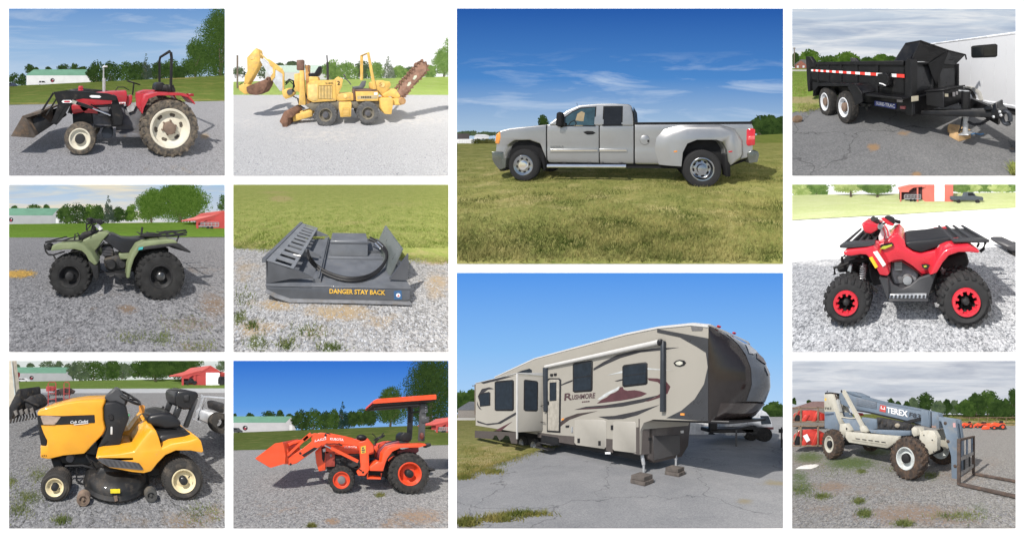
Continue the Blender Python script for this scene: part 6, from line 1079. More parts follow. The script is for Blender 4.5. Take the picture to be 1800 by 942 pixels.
q.add('chassis', [q.pz([(460,520),(790,500),(800,600),(740,640),(530,640)], .32, .56, .25, .02), q.pz([(790,440),(960,400),(980,470),(900,560),(800,600)], .36, .54, .25, .03)], blp); q.add('rear_axle', tube([(c2[0], .1, c2[1]), (c2[0], .9, c2[1])], .04), blp)
T = egn(PG, 'parked_car', 'dark low car bumper with its shadow shaped in beside the red quad bike', 'car', 3.55, 1180, 400)
T.add('bumper', epr(PG, [(1146,352),(1170,347),(1230,347),(1230,386),(1172,380),(1152,364)], 3.55, .7, .03), M('car_shadow_grey', (.06,.06,.065), .4)); c = PG.at(1216, 378, 3.6); T.add('wheel', lathe([(.001, 0), (.10, 0), (.14, .03), (.14, .2), (.001, .2)], (c[0], 3.6, c[2]), 20), rub)  # bumper drawn deeper, taking in the dark shadow below it
# ================================================================ yellow riding mower and the yard behind it
mow = M('mower_yellow', (.80,.36,.015), .32, va=.05, coat=.35, dirt=.08, dc=(.5,.3,.1)); mbk = M('mower_black', (.014,.014,.015), .42, va=.2, coat=.15, dirt=.1, dc=(.08,.07,.06)); crm = M('cream_rim', (.68,.58,.36), .45, va=.05, dirt=.2, dc=(.4,.3,.18)); dkm = M('deck_black', (.018,.018,.018), .4, .2, va=.3, coat=.2, dirt=.3, dc=(.11,.09,.07))
fr = Fr(PH, (0, 1.905)); q = Thing(PH, fr, 'riding_mower', 'yellow riding lawn mower with black seat and cream wheel rims on weedy gravel', 'mower', base=(0, .5, 0))
def H(x, y, w): a = q.fr.t(x, y, w); return (a[0], w, a[1])
wheel(q, 962, 657, 109, 0, .24, M('tyre_turf', (.035,.033,.031), .82, va=.25, dirt=.35, dc=(.15,.125,.1)), crm, 'turf', .57, .22, bolts=0, dish=.25, mh=mbk); wheel(q, 284, 690, 79, -.02, .17, M('tyre_turf'), crm, 'turf', .61, .26, bolts=0, dish=.25, mh=mbk)
cR, cF = fr.t(962, 657, 0), fr.t(284, 690, -.02); wheel(q, 0, 0, 0, .76, .24, M('tyre_turf'), crm, 'turf', .6, c=cR, R=109*fr.mpp(962, 657, 0), far=1); wheel(q, 0, 0, 0, .77, .17, M('tyre_turf'), crm, 'turf', .6, c=cF, R=79*fr.mpp(284, 690, -.02), far=1)
for x, y in ((990, 628), (312, 690)): q.add('valve_stem', tube([H(x, y, -.02), H(x-5, y+10, -.03)], .006, 6), mbk)
hood = [(188,296),(204,280),(330,246),(420,233),(545,228),(552,240),(540,268),(541,330),(552,384),(540,412),(442,516),(330,526),(252,545),(206,538),(206,470),(240,470),(242,444),(212,400),(202,340)]
q.add('hood', dom(hood, .24, .80, .03, .02, wt=.24), mow, sm=40)
q.add('hood_band', q.pz([(196,310),(320,314),(494,308),(497,350),(320,360),(212,362)], .232, .25, .24, .006), mbk); q.add('hood_top_ridge', q.pz([(330,244),(540,226),(545,236),(340,256)], .4, .64, .3, .015), mow)
q.add('headlight', q.pz([(212,314),(240,312),(320,318),(288,360),(228,359)], .222, .24, .24, .008), M('headlight_lens', (.35,.27,.22), .12, va=.3, sca=8, coat=.6)); q.text('Cub Cadet', (366,354), (460,347), 15, .226, whitep, bold=.012, it=.25); q.add('name_underline', q.pz([(386,357),(462,349),(462,352),(388,360)], .228, .234, .24), whitep)
q.add('nose', dom([(192,310),(200,312),(214,364),(244,442),(243,472),(214,468),(206,420)], .235, .80, .02, .01, wt=.24), mbk); q.text('XT1', (216,527), (244,525), 10, .235, mbk, bold=.02)
q.add('dash_tower', dom([(548,244),(604,238),(660,262),(676,330),(644,410),(630,470),(604,514),(494,522),(512,478),(548,412),(556,384),(543,330),(541,268)], .26, .78, .03, .02, wt=.26), mbk); q.add('dash_cap', lathe([(.001, -.02), (.03, -.02), (.036, 0), (.036, .03)], (H(580, 320, .25)[0], .26, H(580, 320, .25)[2]), 18), mbk); q.add('dash_plate', q.pz([(578,370),(588,370),(588,410),(577,410)], .25, .262, .26, .004), M('plate_pale', (.5,.5,.48), .4))
q.add('dash_hood', q.pz([(540,222),(604,168),(628,180),(664,232),(650,284),(600,262),(556,240)], .34, .70, .3, .02), M('dash_charcoal', (.055,.056,.06), .5)); q.add('crank_slot', q.pz([(516,470),(558,438),(566,442),(520,480)], .25, .262, .26), mbk)
cw = np.array(H(668, 215, .52)); ux = np.array([.17, 0, -.085]); uy = np.array([0, .22, .02])
q.add('steering_wheel', [tube([cw+ux*math.cos(t)+uy*math.sin(t) for t in np.linspace(0, 6.283, 25)[:-1]], .019, 7, True)]+[tube([cw+np.array([0,0,-.03]), cw+ux*math.cos(t)*.98+uy*math.sin(t)*.98], .016, 6) for t in (.5, 2.6, 4.7)]+[tube([cw, cw+np.array([-.06, 0, -.12])], .028)], mbk); q.add('wheel_pad', lathe([(.05, .0), (.045, .012), (.001, .014)], tuple(cw), 16, 2), mbk)
q.add('hang_tag', q.pz([(726,262),(744,256),(757,262),(754,300),(728,298)], .5, .51, .5), M('tag_orange', (.62,.26,.04), .6)); q.add('green_knob', ball(H(672, 310, .3), .02, .02, .015, 8, 5), M('knob_green', (.05,.3,.12), .4))
q.add('fender', dom([(498,528),(520,522),(618,514),(700,500),(742,440),(790,384),(816,390),(832,430),(846,484),(900,458),(990,444),(1038,428),(1056,446),(1069,500),(1058,508),(1000,496),(920,496),(866,520),(826,560),(790,606),(750,616),(690,610),(570,588),(520,560)], .0, .30, .015, .014), mow, sm=40)
q.add('fender', dom([(498,528),(520,522),(618,514),(700,500),(742,440),(790,384),(816,390),(832,430),(846,484),(900,458),(990,444),(1038,428),(1056,446),(1069,500),(1058,508),(1000,496),(920,496),(866,520),(826,560),(790,606),(750,616),(690,610),(570,588),(520,560)], .74, 1.04, .015, .014, wt=0), mow, sm=40)
q.add('rear_tunnel', q.pz([(700,502),(742,442),(790,386),(818,392),(836,440),(1040,430),(1060,470),(880,500),(800,560)], .28, .78, .1, .02), mow)
q.add('foot_deck', prism([H(498, 528, .0)[::2], H(700, 528, .0)[::2], H(700, 548, .0)[::2], H(520, 556, .0)[::2]], .0, 1.04, .01), mow); q.add('foot_mat', q.pz([(508,537),(530,534),(712,556),(748,590),(740,594),(570,578),(530,556)], -.012, .0, 0), M('mat_grey', (.07,.07,.075), .7, va=.2))
for k in range(8): x = 540+k*25; q.add('mat_rib', q.pz([(x,540+k*2.2),(x+10,541+k*2.2),(x+30,572+k*1.4),(x+18,571+k*1.4)], -.016, -.012, 0), M('mat_dark', (.04,.04,.043), .7))
L = [fr.top(x, y, H(600, 505, .3)[2]) for x, y in ((622,514),(724,516),(718,474),(634,468))]; zt_ = H(600, 505, .3)[2]
q.add('floor_panel', loft([[(l, w, z) for l, w in L] for z in (zt_-.02, zt_)]), mow, sm=0); q.add('warning_sticker', loft([[(l, w, z) for l, w in [fr.top(x, y, zt_) for x, y in ((632,512),(728,514),(716,474),(644,472))]] for z in (zt_+.001, zt_+.004)]), M('sticker_cream', (.62,.55,.38), .5, va=.1, sca=20), sm=0)
for x, y, m_ in ((642,482,M('sticker_red', (.5,.12,.1), .5)), (668,482,M('sticker_black', (.08,.07,.06), .5)), (696,480,M('sticker_grey', (.4,.38,.33), .5)), (650,498,M('sticker_black')), (690,498,M('sticker_grey'))):
    q.add('sticker_print', loft([[(l, w, z) for l, w in [fr.top(x+a, y+b, zt_) for a, b in ((0,10),(20,10),(18,0),(1,0))]] for z in (zt_+.004, zt_+.006)]), m_, sm=0)
q.add('fender_top', q.pz([(812,450),(850,420),(1008,410),(1022,438),(930,450),(842,482)], .14, .9, .1, .02), mbk); q.add('label', loft([[H(x, y, w) for x, y, w in ((940,396,.3),(985,392,.3),(1000,410,.22),(955,414,.22))], [H(x, y+3, w) for x, y, w in ((940,396,.3),(985,392,.3),(1000,410,.22),(955,414,.22))]]), M('sticker_cream'), sm=0)
sv = M('seat_vinyl_black', (.016,.016,.017), .36, va=.1, coat=.2)
q.add('seat_cushion', [dom([(766,348),(782,318),(850,304),(918,312),(962,356),(950,382),(870,388),(800,378)], .26, .78, .06, .035, wt=.22)], sv, sm=50); q.add('seat_back', [dom([(918,214),(928,188),(978,178),(1040,190),(1048,206),(1030,240),(1006,284),(968,286),(930,270),(922,250)], .28, .76, .06, .03, wt=.26)], sv, sm=50)
q.add('back_panel', q.pz([(958,206),(990,204),(986,240),(956,240)], .262, .285, .28, .01), mbk); q.add('seat_side_arm', [q.pz([(928,262),(956,280),(938,326),(922,338),(908,322)], .3, .36, .28, .01), q.pz([(1024,225),(1042,212),(1010,300),(984,376),(962,374),(994,290)], .27, .34, .28, .012)], sv); q.add('seat_side_arm', [q.pz([(928,262),(956,280),(938,326),(922,338),(908,322)], .68, .74, .28, .01), q.pz([(1024,225),(1042,212),(1010,300),(984,376),(962,374),(994,290)], .7, .77, .28, .012)], sv)
q.add('seat_base', [q.pz([(800,380),(950,386),(940,412),(830,424)], .32, .72, .3, .01), q.tz([(820,400),(826,440)], .3, .012), q.tz([(900,390),(890,420)], .3, .012)], mbk); q.add('lift_lever', [q.tz([(856,420),(853,298)], .8, .01), q.tz([(853,300),(852,264)], .8, .02)], mbk)
zd = H(600, 720, .2)[2]; c0 = H(606, 690, -.06); cx, cy = c0[0], .345
q.add('mower_deck', [lathe([(.405, .06), (.41, .1), (.395, .165), (.345, .215), (.26, .23), (.24, .255), (.17, .262), (.001, .27)], (cx, cy, 0), 40, 2)], dkm, sm=50); q.add('deck_skirt', lathe([(.42, .045), (.425, .06), (.41, .1)], (cx, cy, 0), 40, 2), dkm); q.add('deck_cover', q.pz([(480,660),(520,592),(560,584),(740,610),(752,690),(700,640),(560,640)], .14, .9, .1, .02), dkm)
q.add('spindle_cover', lathe([(.15, .24), (.15, .275), (.12, .30), (.06, .31), (.001, .32)], (cx, cy-.06, 0), 24, 2), mbk); q.add('deck_label', q.pz([(576,701),(627,700),(627,717),(577,718)], -.088, -.07, -.088), M('label_yellow', (.75,.6,.02), .4)); q.add('rust_spot', q.pz([(594,736),(612,734),(616,756),(600,762)], -.096, -.08, -.096), M('hub_rusty'))
for x, y, r, wq, m_ in ((434,752,36,-.08,M('wheel_rusty', (.17,.12,.09), .8, va=.4, sca=10, dirt=.5)), (790,732,34,-.03,M('wheel_scuffed', (.05,.05,.048), .7, va=.3, dirt=.4))):
    c = fr.t(x, y, wq); R = r*fr.mpp(x, y, wq); o = q.add('deck_wheel', lathe([(.001, .02), (R*.5, .02), (R*.55, 0), (R*.95, 0), (R, .02), (R, .06), (.001, .06)], (c[0], wq, c[1]), 22), m_); q.add('axle_bolt', lathe([(R*.25, 0), (R*.2, -.01), (.001, -.012)], (c[0], wq+.01, c[1]), 6), m_, o)
q.add('underframe', [q.pz([(238,545),(340,526),(500,520),(780,600),(960,500),(960,640),(780,660),(500,600),(260,585)], .42, .66, .3, .01)], mbk); q.add('front_axle', [tube([(cF[0], .12, cF[1]), (cF[0], .95, cF[1])], .03), q.pz([(244,545),(300,560),(330,640),(290,660),(262,600)], .4, .7, .3, .01)], mbk); q.add('linkage', [q.tz([(340,575),(430,572),(500,590)], .28, .014), q.tz([(470,480),(500,450)], .25, .01), q.tz([(450,520),(520,620)], .22, .012), q.tz([(400,570),(400,650),(460,690)], .3, .012), q.tz([(470,540),(500,560),(560,600)], .15, .01)], mbk)
q.add('engine_frame', q.pz([(440,520),(500,450),(510,480),(500,530)], .34, .7, .3, .01), mbk); q.add('muffler', lathe([(.001, 0), (.05, 0), (.055, .01), (.055, .2), (.001, .2)], (H(360, 545, .3)[0], .34, H(360, 545, .3)[2]), 14), greyt)
# yard: implement, hand trucks, silver trolley with a second mower, building corner
gi = M('implement_black', (.03,.03,.032), .6, .2, va=.4, dirt=.3)
T = egn(PH, 'tiller', 'black tined tillage implement standing at the gravel edge behind the mower hood', 'implement', 3.6, 120, 350); P_ = PH
T.add('hood', epr(PH, [(44,270),(92,172),(108,178),(112,240),(60,330),(44,340)], 3.4, .9, .02), gi); T.add('frame_bar', [etube(PH, [(44,300),(130,230),(205,262)], 3.5, 6), etube(PH, [(50,330),(170,270)], 3.45, 5)], gi); T.add('gearbox', epr(PH, [(120,240),(160,205),(186,222),(204,262),(190,285),(140,300)], 3.55, .5, .03), gi)
for i in range(9):
    x = 52+i*16; T.add('tine', etube(PH, [(x, 285), (x+10, 320), (x+2, 352-i*3)], 3.4+.06*(i % 3), 4.2), gi)
T.add('worn_blade', [epr(PH, [(70+k*28,290-k*4),(84+k*28,282-k*4),(92+k*28,306-k*4),(80+k*28,316-k*4)], 3.38, .03) for k in range(4)], M('blade_bare', (.25,.23,.21), .5, .5, va=.3), kind='stuff')
rdm = M('handtruck_red', (.38,.05,.05), .5, va=.2, dirt=.2)
for i, (x0, yb, yt, wd, lab) in enumerate(((252, 262, 137, 40, 'red steel hand truck frame standing on gravel behind the mower hood'), (334, 252, 138, 28, 'narrower red hand truck frame beside the other one behind the mower'))):
    Y = 7.6+i*.3; T = egn(PH, 'hand_truck', lab, 'hand truck', Y, x0+wd/2, yb, 'red hand trucks behind the mower')
    T.add('frame', [etube(PH, [(x0, yb), (x0, yt+8), (x0+6, yt), (x0+wd-6, yt), (x0+wd, yt+8), (x0+wd, yb)], Y, 2.4)]+[etube(PH, [(x0, yt+k), (x0+wd, yt+k)], Y, 1.8) for k in (30, 60, 90)], rdm)
T = egn(PH, 'implement_frame', 'grey and red cultivator lying on gravel between the red hand trucks', 'implement', 8.2, 200, 235); T.add('beam', [ebox(PH, 160, 194, 280, 208, 8.2, .3, .02), ebox(PH, 180, 210, 240, 232, 8.2, .5, .02)], M('beam_grey', (.25,.26,.28), .5, .3)); T.add('seat_panel', ebox(PH, 240, 160, 282, 186, 8.1, .3, .02), rdm)
T.add('harrow', [etube(PH, [(270+k*9, 208), (282+k*10, 182+6*math.sin(k*2)), (300+k*8, 200)], 8.0+.1*(k % 3), 2.6) for k in range(11)]+[epr(PH, [(280,180),(350,165),(388,186),(380,200),(290,206)], 8.2, .3, .02)], M('harrow_rust', (.07,.05,.045), .8, va=.3))
T = egn(PH, 'trolley', 'silver tube frame trolley on gravel behind the mower seat', 'trolley', 3.4, 1080, 350); sv2 = M('silver_tube', (.62,.63,.65), .3, .6); T.add('frame', [etube(PH, [(1052,214),(1100,216),(1174,222)], 3.4, 5), etube(PH, [(1052,204),(1062,216),(1022,330)], 3.4, 4.5), etube(PH, [(1078,222),(1034,338),(1010,328)], 3.42, 4), etube(PH, [(1010,330),(1046,348)], 3.4, 4)], sv2)
T = egn(PH, 'small_mower', 'dark walk-behind mower with one knobbly wheel at the frame edge beside the silver trolley', 'mower', 3.0, 1150, 410); T.add('deck', ebox(PH, 1086, 300, 1150, 364, 3.1, .5, .04), M('deck_silver', (.45,.46,.47), .4, .4)); T.add('engine', epr(PH, [(1140,252),(1174,246),(1174,300),(1146,296)], 3.0, .4, .02), gi)
c = PH.at(1160, 356, 2.9); R = 54*2.9/PH.f; T.add('wheel', tyre_geo((c[0], c[2]), R, R*.45, 2.9, .16, 'turf'), M('tyre_turf'))
T = egn(PH, 'building', 'cream wall corner of a building at the edge beside the tillage implement', 'building', 5.2, 52, 300); T.add('wall', epr(PH, [(20,300),(20,0),(54,0),(76,215),(74,240)], 5.2, .3), M('wall_cream', (.55,.50,.40), .6), sm=0); T.add('downpipe', etube(PH, [(60,26),(79,212)], 5.15, 2.2), M('pipe_pale', (.55,.6,.58), .5))
T = egn(PH, 'fuel_pump', 'slim red post pump against the cream building corner', 'pump', 6, 76, 190); T.add('post', ebox(PH, 72, 110, 82, 190, 6, .2, .02), M('pump_red', (.5,.04,.05), .4)); T.add('head', ebox(PH, 68, 86, 86, 112, 6, .25, .03), M('pump_red'))
# ================================================================ orange loader tractor with canopy
org = M('loader_orange', (.78,.075,.014), .34, va=.06, coat=.3, dirt=.08, dc=(.35,.15,.08)); orr = M('orange_rim', (.70,.06,.015), .4, va=.08, dirt=.15, dc=(.3,.15,.1)); tyI = M('tyre_farm', (.032,.031,.03), .82, va=.3, sca=8, dirt=.3, dc=(.13,.115,.095)); mar = M('maroon_panel', (.16,.012,.02), .4, va=.1); ibk = M('chassis_black', (.014,.014,.015), .5, va=.25)
fr = Fr(PI, (0, 4.22)); q = Thing(PI, fr, 'tractor', 'bright orange compact tractor with raised front loader and flat red canopy', 'tractor', base=(0, .6, 0))
def H(x, y, w): a = q.fr.t(x, y, w); return (a[0], w, a[1])
wheel(q, 954, 618, 112, 0, .36, tyI, orr, 'ag', .55, .22, bolts=0, dish=.5, mh=ibk); wheel(q, 595, 650, 72, .06, .24, tyI, orr, 'ag', .62, .3, bolts=6, dish=.3, mh=M('hub_dull', (.2,.19,.19), .5, .5))
for a, r, w0, wd, rm in (((954,618), 112, 1.06, .36, .55), ((595,650), 72, 1.12, .24, .62)): c = fr.t(*a, 0 if r > 80 else .06); wheel(q, 0, 0, 0, w0, wd, tyI, orr, 'ag', rm, c=c, R=r*fr.mpp(*a, 0), far=1)
q.add('hood', dom([(458,500),(490,470),(560,452),(660,440),(735,430),(768,470),(770,512),(735,522),(690,512),(640,514),(580,520),(510,500),(470,540)], .45, .98, .03, .02, wt=.42), org); q.add('nose', dom([(456,500),(488,472),(516,490),(510,520),(512,600),(476,606),(462,560)], .42, 1.0, .03, .02, wt=.42), org)
q.add('side_grille', q.pz([(490,478),(512,474),(506,560),(494,540)], .41, .44, .42, .005), ibk); q.add('headlight', q.pz([(496,486),(512,482),(512,500),(500,502)], .40, .42, .42, .004), M('lens_clear', (.6,.6,.6), .1))
q.add('engine', [q.pz([(512,505),(575,525),(640,512),(690,516),(700,570),(640,600),(520,600),(510,560)], .5, .92, .42, .02)], M('engine_dark', (.035,.034,.036), .5, .3, va=.4, dirt=.3)); q.add('air_cleaner', lathe([(.001, -.02), (.09, -.02), (.10, .02), (.10, .25), (.001, .25)], (H(605, 545, .4)[0], .44, H(605, 545, .4)[2]), 18), ibk); q.add('lower_panel', q.pz([(505,512),(560,500),(560,578),(508,580)], .44, .46, .42), M('panel_rust_red', (.28,.04,.025), .5, va=.2)); q.add('panel_mark', lathe([(.035, -.01), (.001, -.012)], (H(540, 520, .43)[0], .44, H(540, 520, .43)[2]), 12), M('hub_dull'))
q.add('front_axle', [q.pz([(514,590),(690,590),(700,620),(640,632),(520,612)], .5, .9, .42, .01), tube([H(595, 640, .1), H(595, 640, 1.2)], .06)], ibk); q.add('gearbox', q.pz([(680,560),(830,540),(900,600),(860,640),(690,632)], .5, .95, .42, .02), ibk)
q.add('muffler_guard', ball(H(522, 410, .6), .09, .09, .04), ibk); q.add('hose_cover', ball(H(700, 428, .5), .15, .12, .09), ibk)
q.add('fender', [dom([(742,582),(786,552),(806,558),(812,512),(838,480),(885,464),(1036,458),(1044,466),(1005,478),(906,480),(862,500),(834,536),(822,570),(812,604),(744,602)], -.02, .36, .02, .012)], org); q.add('fender', [dom([(806,558),(812,512),(838,480),(885,464),(1036,458),(1044,466),(1005,478),(906,480),(862,500),(834,536),(822,570),(812,604)], 1.06, 1.42, .02, .012, wt=0)], org)
q.add('inner_fender', q.pz([(782,530),(792,498),(830,462),(905,446),(908,462),(850,482),(822,510),(806,556)], .30, .42, .2, .01), mar); q.add('inner_fender', q.pz([(900,500),(1006,474),(1008,500),(985,520),(900,520)], .3, .4, .2), mar); q.add('seat', [q.pz([(908,446),(912,415),(930,400),(960,400),(970,420),(968,450)], .5, .95, .4, .03, 2), q.pz([(846,462),(908,446),(960,452),(940,468)], .5, .95, .4, .02)], ibk)
q.add('dash', q.pz([(735,436),(762,460),(775,500),(770,540),(735,540)], .52, .9, .42, .02), ibk); cw = np.array(H(792, 428, .7)); q.add('steering_wheel', [tube([cw+np.array([.15*math.cos(t), .17*math.sin(t), .07*math.cos(t)]) for t in np.linspace(0, 6.283, 21)[:-1]], .016, 6, True), tube([cw-np.array([.15, 0, .07]), cw+np.array([.15, 0, .07])], .014), tube([cw, np.array(H(762, 470, .7))], .025)], ibk); q.add('lever', [q.tz([(755,405),(775,425)], .6, .012), q.tz([(815,402),(800,425)], .55, .018), q.tz([(775,470),(770,440)], .5, .012)], ibk)
q.add('roll_bar', [q.pz([(1000,446),(1008,300),(1008,250),(1038,250),(1038,300),(1030,446)], .3, .38, .3, .01)], M('bar_grey', (.06,.062,.066), .5)); q.add('roll_bar', [q.pz([(1000,446),(1008,300),(1008,250),(1038,250),(1038,300),(1030,446)], 1.1, 1.18, .3, .01)], M('bar_grey')); q.add('bar_gusset', [q.pz([(1006,262),(1042,258),(1044,296),(1010,300)], .27, .3, .3), q.pz([(1010,316),(1052,318),(1048,346),(1012,352)], .27, .42, .3, .01)], M('bar_grey'))
for y in (268, 282, 296, 326): q.add('bolt', lathe([(.012, -.01), (.001, -.014)], (H(1036, y, .26)[0], .27, H(1036, y, .26)[2]), 6), hyd)
q.add('canopy_post', [q.tz([(950,268),(950,350)], .9, .04, 8), q.tz([(950,300),(1008,290)], .4, .02)], ibk)
A, B = H(762, 240, .05), H(1091, 213, .05); th = .10
q.add('canopy', loft([[(A[0], w, A[2]+dz), (A[0]+.1, w, A[2]+.05+dz), (B[0], w, B[2]+.03+dz), (B[0], w, B[2]-.07+dz), (A[0], w, A[2]-.05+dz)] for w, dz in ((.05, 0), (.09, .03), (1.38, .03), (1.42, 0))]), org, sm=20); q.add('canopy_lining', loft([[(A[0]+.02, w, A[2]-.052), (B[0]-.02, w, B[2]-.072), (B[0]-.02, w, B[2]-.10), (A[0]+.02, w, A[2]-.085)] for w in (.08, 1.40)]), M('lining_black', (.02,.02,.02), .8), sm=0)
for w in (.45, .95): q.add('canopy_beam', loft([[(A[0]+.1, v, A[2]-.09), (B[0]-.05, v, B[2]-.11), (B[0]-.05, v, B[2]-.15), (A[0]+.1, v, A[2]-.12)] for v in (w, w+.06)]), M('bar_grey'), sm=0)
q.add('tail_lamp', [q.pz([(1030,462),(1062,456),(1066,470),(1034,482)], .0, .12, .0, .01)], ibk); q.add('lamp_bracket', ball(H(1015, 418, .2), .05, .06, .09), M('bracket_brown', (.12,.03,.02), .5)); q.add('three_point_hitch', [q.pz([(1050,596),(1092,594),(1098,604),(1060,612)], .4, .55, .3, .01), q.pz([(1000,560),(1060,580),(1060,600),(1000,610)], .5, .9, .3)], ibk)
q.add('step', [tube([H(733, 606, .1), H(730, 640, .1), H(800, 642, .1), H(804, 612, .1)], .018), q.pz([(730,634),(800,636),(800,642),(730,640)], .1, .3, .1)], org)
# loader
fa = [(435,410),(452,404),(530,410),(620,426),(690,446),(738,444),(740,470),(690,474),(610,456),(520,452),(495,462),(462,500),(360,562),(318,572),(300,566),(306,536),(330,520),(388,466)]
q.add('loader_arm', [q.pz([(435,410),(452,404),(520,408),(624,428),(692,446),(692,476),(612,462),(524,456),(492,468),(456,494),(360,562),(322,572),(312,566),(312,540),(352,510),(400,478),(440,446)], .06, .15, .06, .012)], org); q.add('loader_arm', [q.pz([(435,410),(452,404),(520,408),(624,428),(692,446),(692,476),(612,462),(524,456),(492,468),(456,494),(360,562),(322,572),(312,566),(312,540),(352,510),(400,478),(440,446)], 1.2, 1.29, .06, .012)], org)
q.add('loader_post', [q.pz([(684,452),(734,440),(762,470),(764,500),(738,512),(740,598),(716,626),(682,626),(674,606),(696,586),(690,500)], .04, .16, .06, .012)], org); q.add('loader_post', [q.pz([(684,452),(734,440),(762,470),(764,500),(738,512),(740,598),(716,626),(682,626),(674,606),(696,586),(690,500)], 1.2, 1.32, .06, .012)], org)
for w in (.02, 1.32):
    q.add('lift_cylinder', [q.bz((540,482), (682,552), w, 16, .06)], org); q.add('lift_rod', q.tz([(508,468),(556,490)], w+.03, .02), hyd); q.add('bucket_cylinder', [q.bz((312,520), (420,420), w+.01, 13, .05), q.bz((396,440), (436,408), w+.01, 20, .06)], org)
q.add('bucket_linkage', [q.pz([(282,452),(300,470),(318,500),(312,566),(296,566),(288,520)], .05, .13, .06, .01)], org); q.add('bucket_linkage', [q.pz([(282,452),(300,470),(318,500),(312,566),(296,566),(288,520)], 1.22, 1.3, .06, .01)], org); q.add('arm_vent', q.pz([(388,518),(452,478),(468,480),(462,490),(400,528)], .05, .06, .06), ibk); q.add('pivot_pin', [lathe([(.03, -.01), (.001, -.015)], (H(x, y, .05)[0], .05, H(x, y, .05)[2]), 10) for x, y in ((380,508), (512,414), (708,608), (330,566))], ibk, kind='stuff'); q.add('arm_torque_tube', tube([H(400, 492, .1), H(400, 492, 1.25)], .05), org)
bo = lambda L: [(a, b) for a, b in fr.ts(L, -.06)]
q.add('bucket', [prism(bo([(146,534),(222,578),(226,584),(214,580),(148,540)]), -.06, 1.42), prism(bo([(226,584),(300,560),(304,520),(296,470),(288,452),(280,456),(288,500),(290,548),(224,574)]), -.06, 1.42, .008), prism(bo([(250,458),(286,450),(290,458),(252,464)]), -.06, 1.42)], org); q.add('bucket_side', prism(bo([(146,534),(250,456),(290,452),(304,520),(300,562),(226,584)]), -.075, -.05), org); q.add('bucket_side', prism(bo([(146,534),(250,456),(290,452),(304,520),(300,562),(226,584)]), 1.41, 1.435), org)
q.add('bucket_brace', q.pz([(296,462),(340,445),(376,440),(380,452),(330,466),(304,480)], .3, 1.0, .1, .01), org); q.add('hoses', [q.tz([(512,462),(560,460),(600,466)], .04, .012), q.tz([(590,540),(640,520),(688,516)], .1, .014), q.tz([(580,455),(600,470),(560,468)], .03, .01), q.tz([(690,560),(684,590),(700,600)], .02, .012)], hose)
q.text('KUBOTA', (536,440), (606,445), 13, .055, whitep, bold=.02); q.text('LA525', (455,450), (515,438), 12, .055, whitep, bold=.015, it=.2); q.text('KUBOTA', (612,482), (677,482), 11, .415, whitep, bold=.02); q.add('hood_mark', lathe([(.018, -.01), (.001, -.012)], (H(510, 425, .05)[0], .055, H(510, 425, .05)[2]), 12), whitep)
q.add('sticker', q.pz([(696,474),(722,468),(722,506),(697,510)], .03, .045, .04), M('sticker_amber', (.65,.42,.05), .5)); q.add('sticker_print', [q.pz([(700,490),(718,487),(718,494),(700,497)], .026, .03, .04), q.pz([(702,500),(716,498),(716,503),(702,505)], .026, .03, .04), q.pz([(702,478),(712,476),(712,484),(702,486)], .026, .03, .04)], M('sticker_black'), kind='stuff')
# ================================================================ blue and cream telehandler
tbl = M('lift_blue', (.125,.165,.215), .55, va=.1, sca=2, dirt=.3, dc=(.25,.24,.22)); tcr = M('lift_cream', (.44,.42,.355), .5, va=.06, dirt=.3, dc=(.36,.30,.2)); tyJ = M('tyre_muddy', (.04,.031,.026), .9, va=.35, sca=5, dirt=.6, dc=(.14,.085,.052), bu=.3); tyJ2 = tyJ; rimW = M('rim_pale', (.50,.53,.52), .5, va=.08, dirt=.3, dc=(.3,.24,.17)); frk = M('fork_rust', (.07,.052,.044), .7, .2, va=.35, sca=5, dirt=.4, dc=(.2,.13,.09))
fr = Fr(PJ, (.03, 4.72), -38); q = Thing(PJ, fr, 'telehandler', 'old blue and cream telescopic handler with muddy tyres and pallet forks lowered to gravel', 'telehandler', base=(-1.5, 1, 0))
def H(x, y, w): a = q.fr.t(x, y, w); return (a[0], w, a[1])
wheel(q, 610, 537, 115, 0, .38, tyJ, rimW, 'ag', .52, .28, bolts=8, dish=.35, mh=ibk); wheel(q, 212, 462, 79, 0, .38, tyJ, tcr, 'ag', .56, .28, bolts=8, dish=.3, mh=ibk)
c1, c2 = fr.t(610, 537, 0), fr.t(212, 462, 0); R1 = 115*fr.mpp(610, 537, 0)
wheel(q, 0, 0, 0, 2.05, .38, tyJ, rimW, 'ag', .6, c=c1, R=R1, far=1); wheel(q, 0, 0, 0, 2.05, .38, tyJ, tcr, 'ag', .6, c=c2, R=R1, far=1)
K1 = lambda *p: [(u*.5994, 133.7+v*.5994) for u, v in p]; K2 = lambda *p: [(579.5+u*.5994, 133.7+v*.5994) for u, v in p]
q.add('chassis_beam', [q.pz(K1((500,438),(965,478),(960,520),(862,582),(530,532),(500,490)), .45, .60, .45, .015)], tcr); q.add('chassis_beam', q.pz(K1((500,438),(965,478),(960,520),(862,582),(530,532),(500,490)), 1.85, 2.0, .45, .015), tcr)
for k in range(5): u0 = 590+k*56; q.add('beam_slot', q.pz(K1((u0,494+k*7.5),(u0+36,498+k*7.5),(u0+40,506+k*7.5),(u0+4,502+k*7.5)), .44, .46, .45), ibk)
q.add('beam_step', q.pz(K1((560,505),(860,545),(860,552),(560,512)), .43, .46, .45), M('seam_cream', (.35,.33,.27), .6))
q.add('belly', q.pz(K1((480,460),(960,500),(1060,520),(1060,600),(860,600),(540,545),(480,520)), .65, 1.8, .6, .02), ibk)
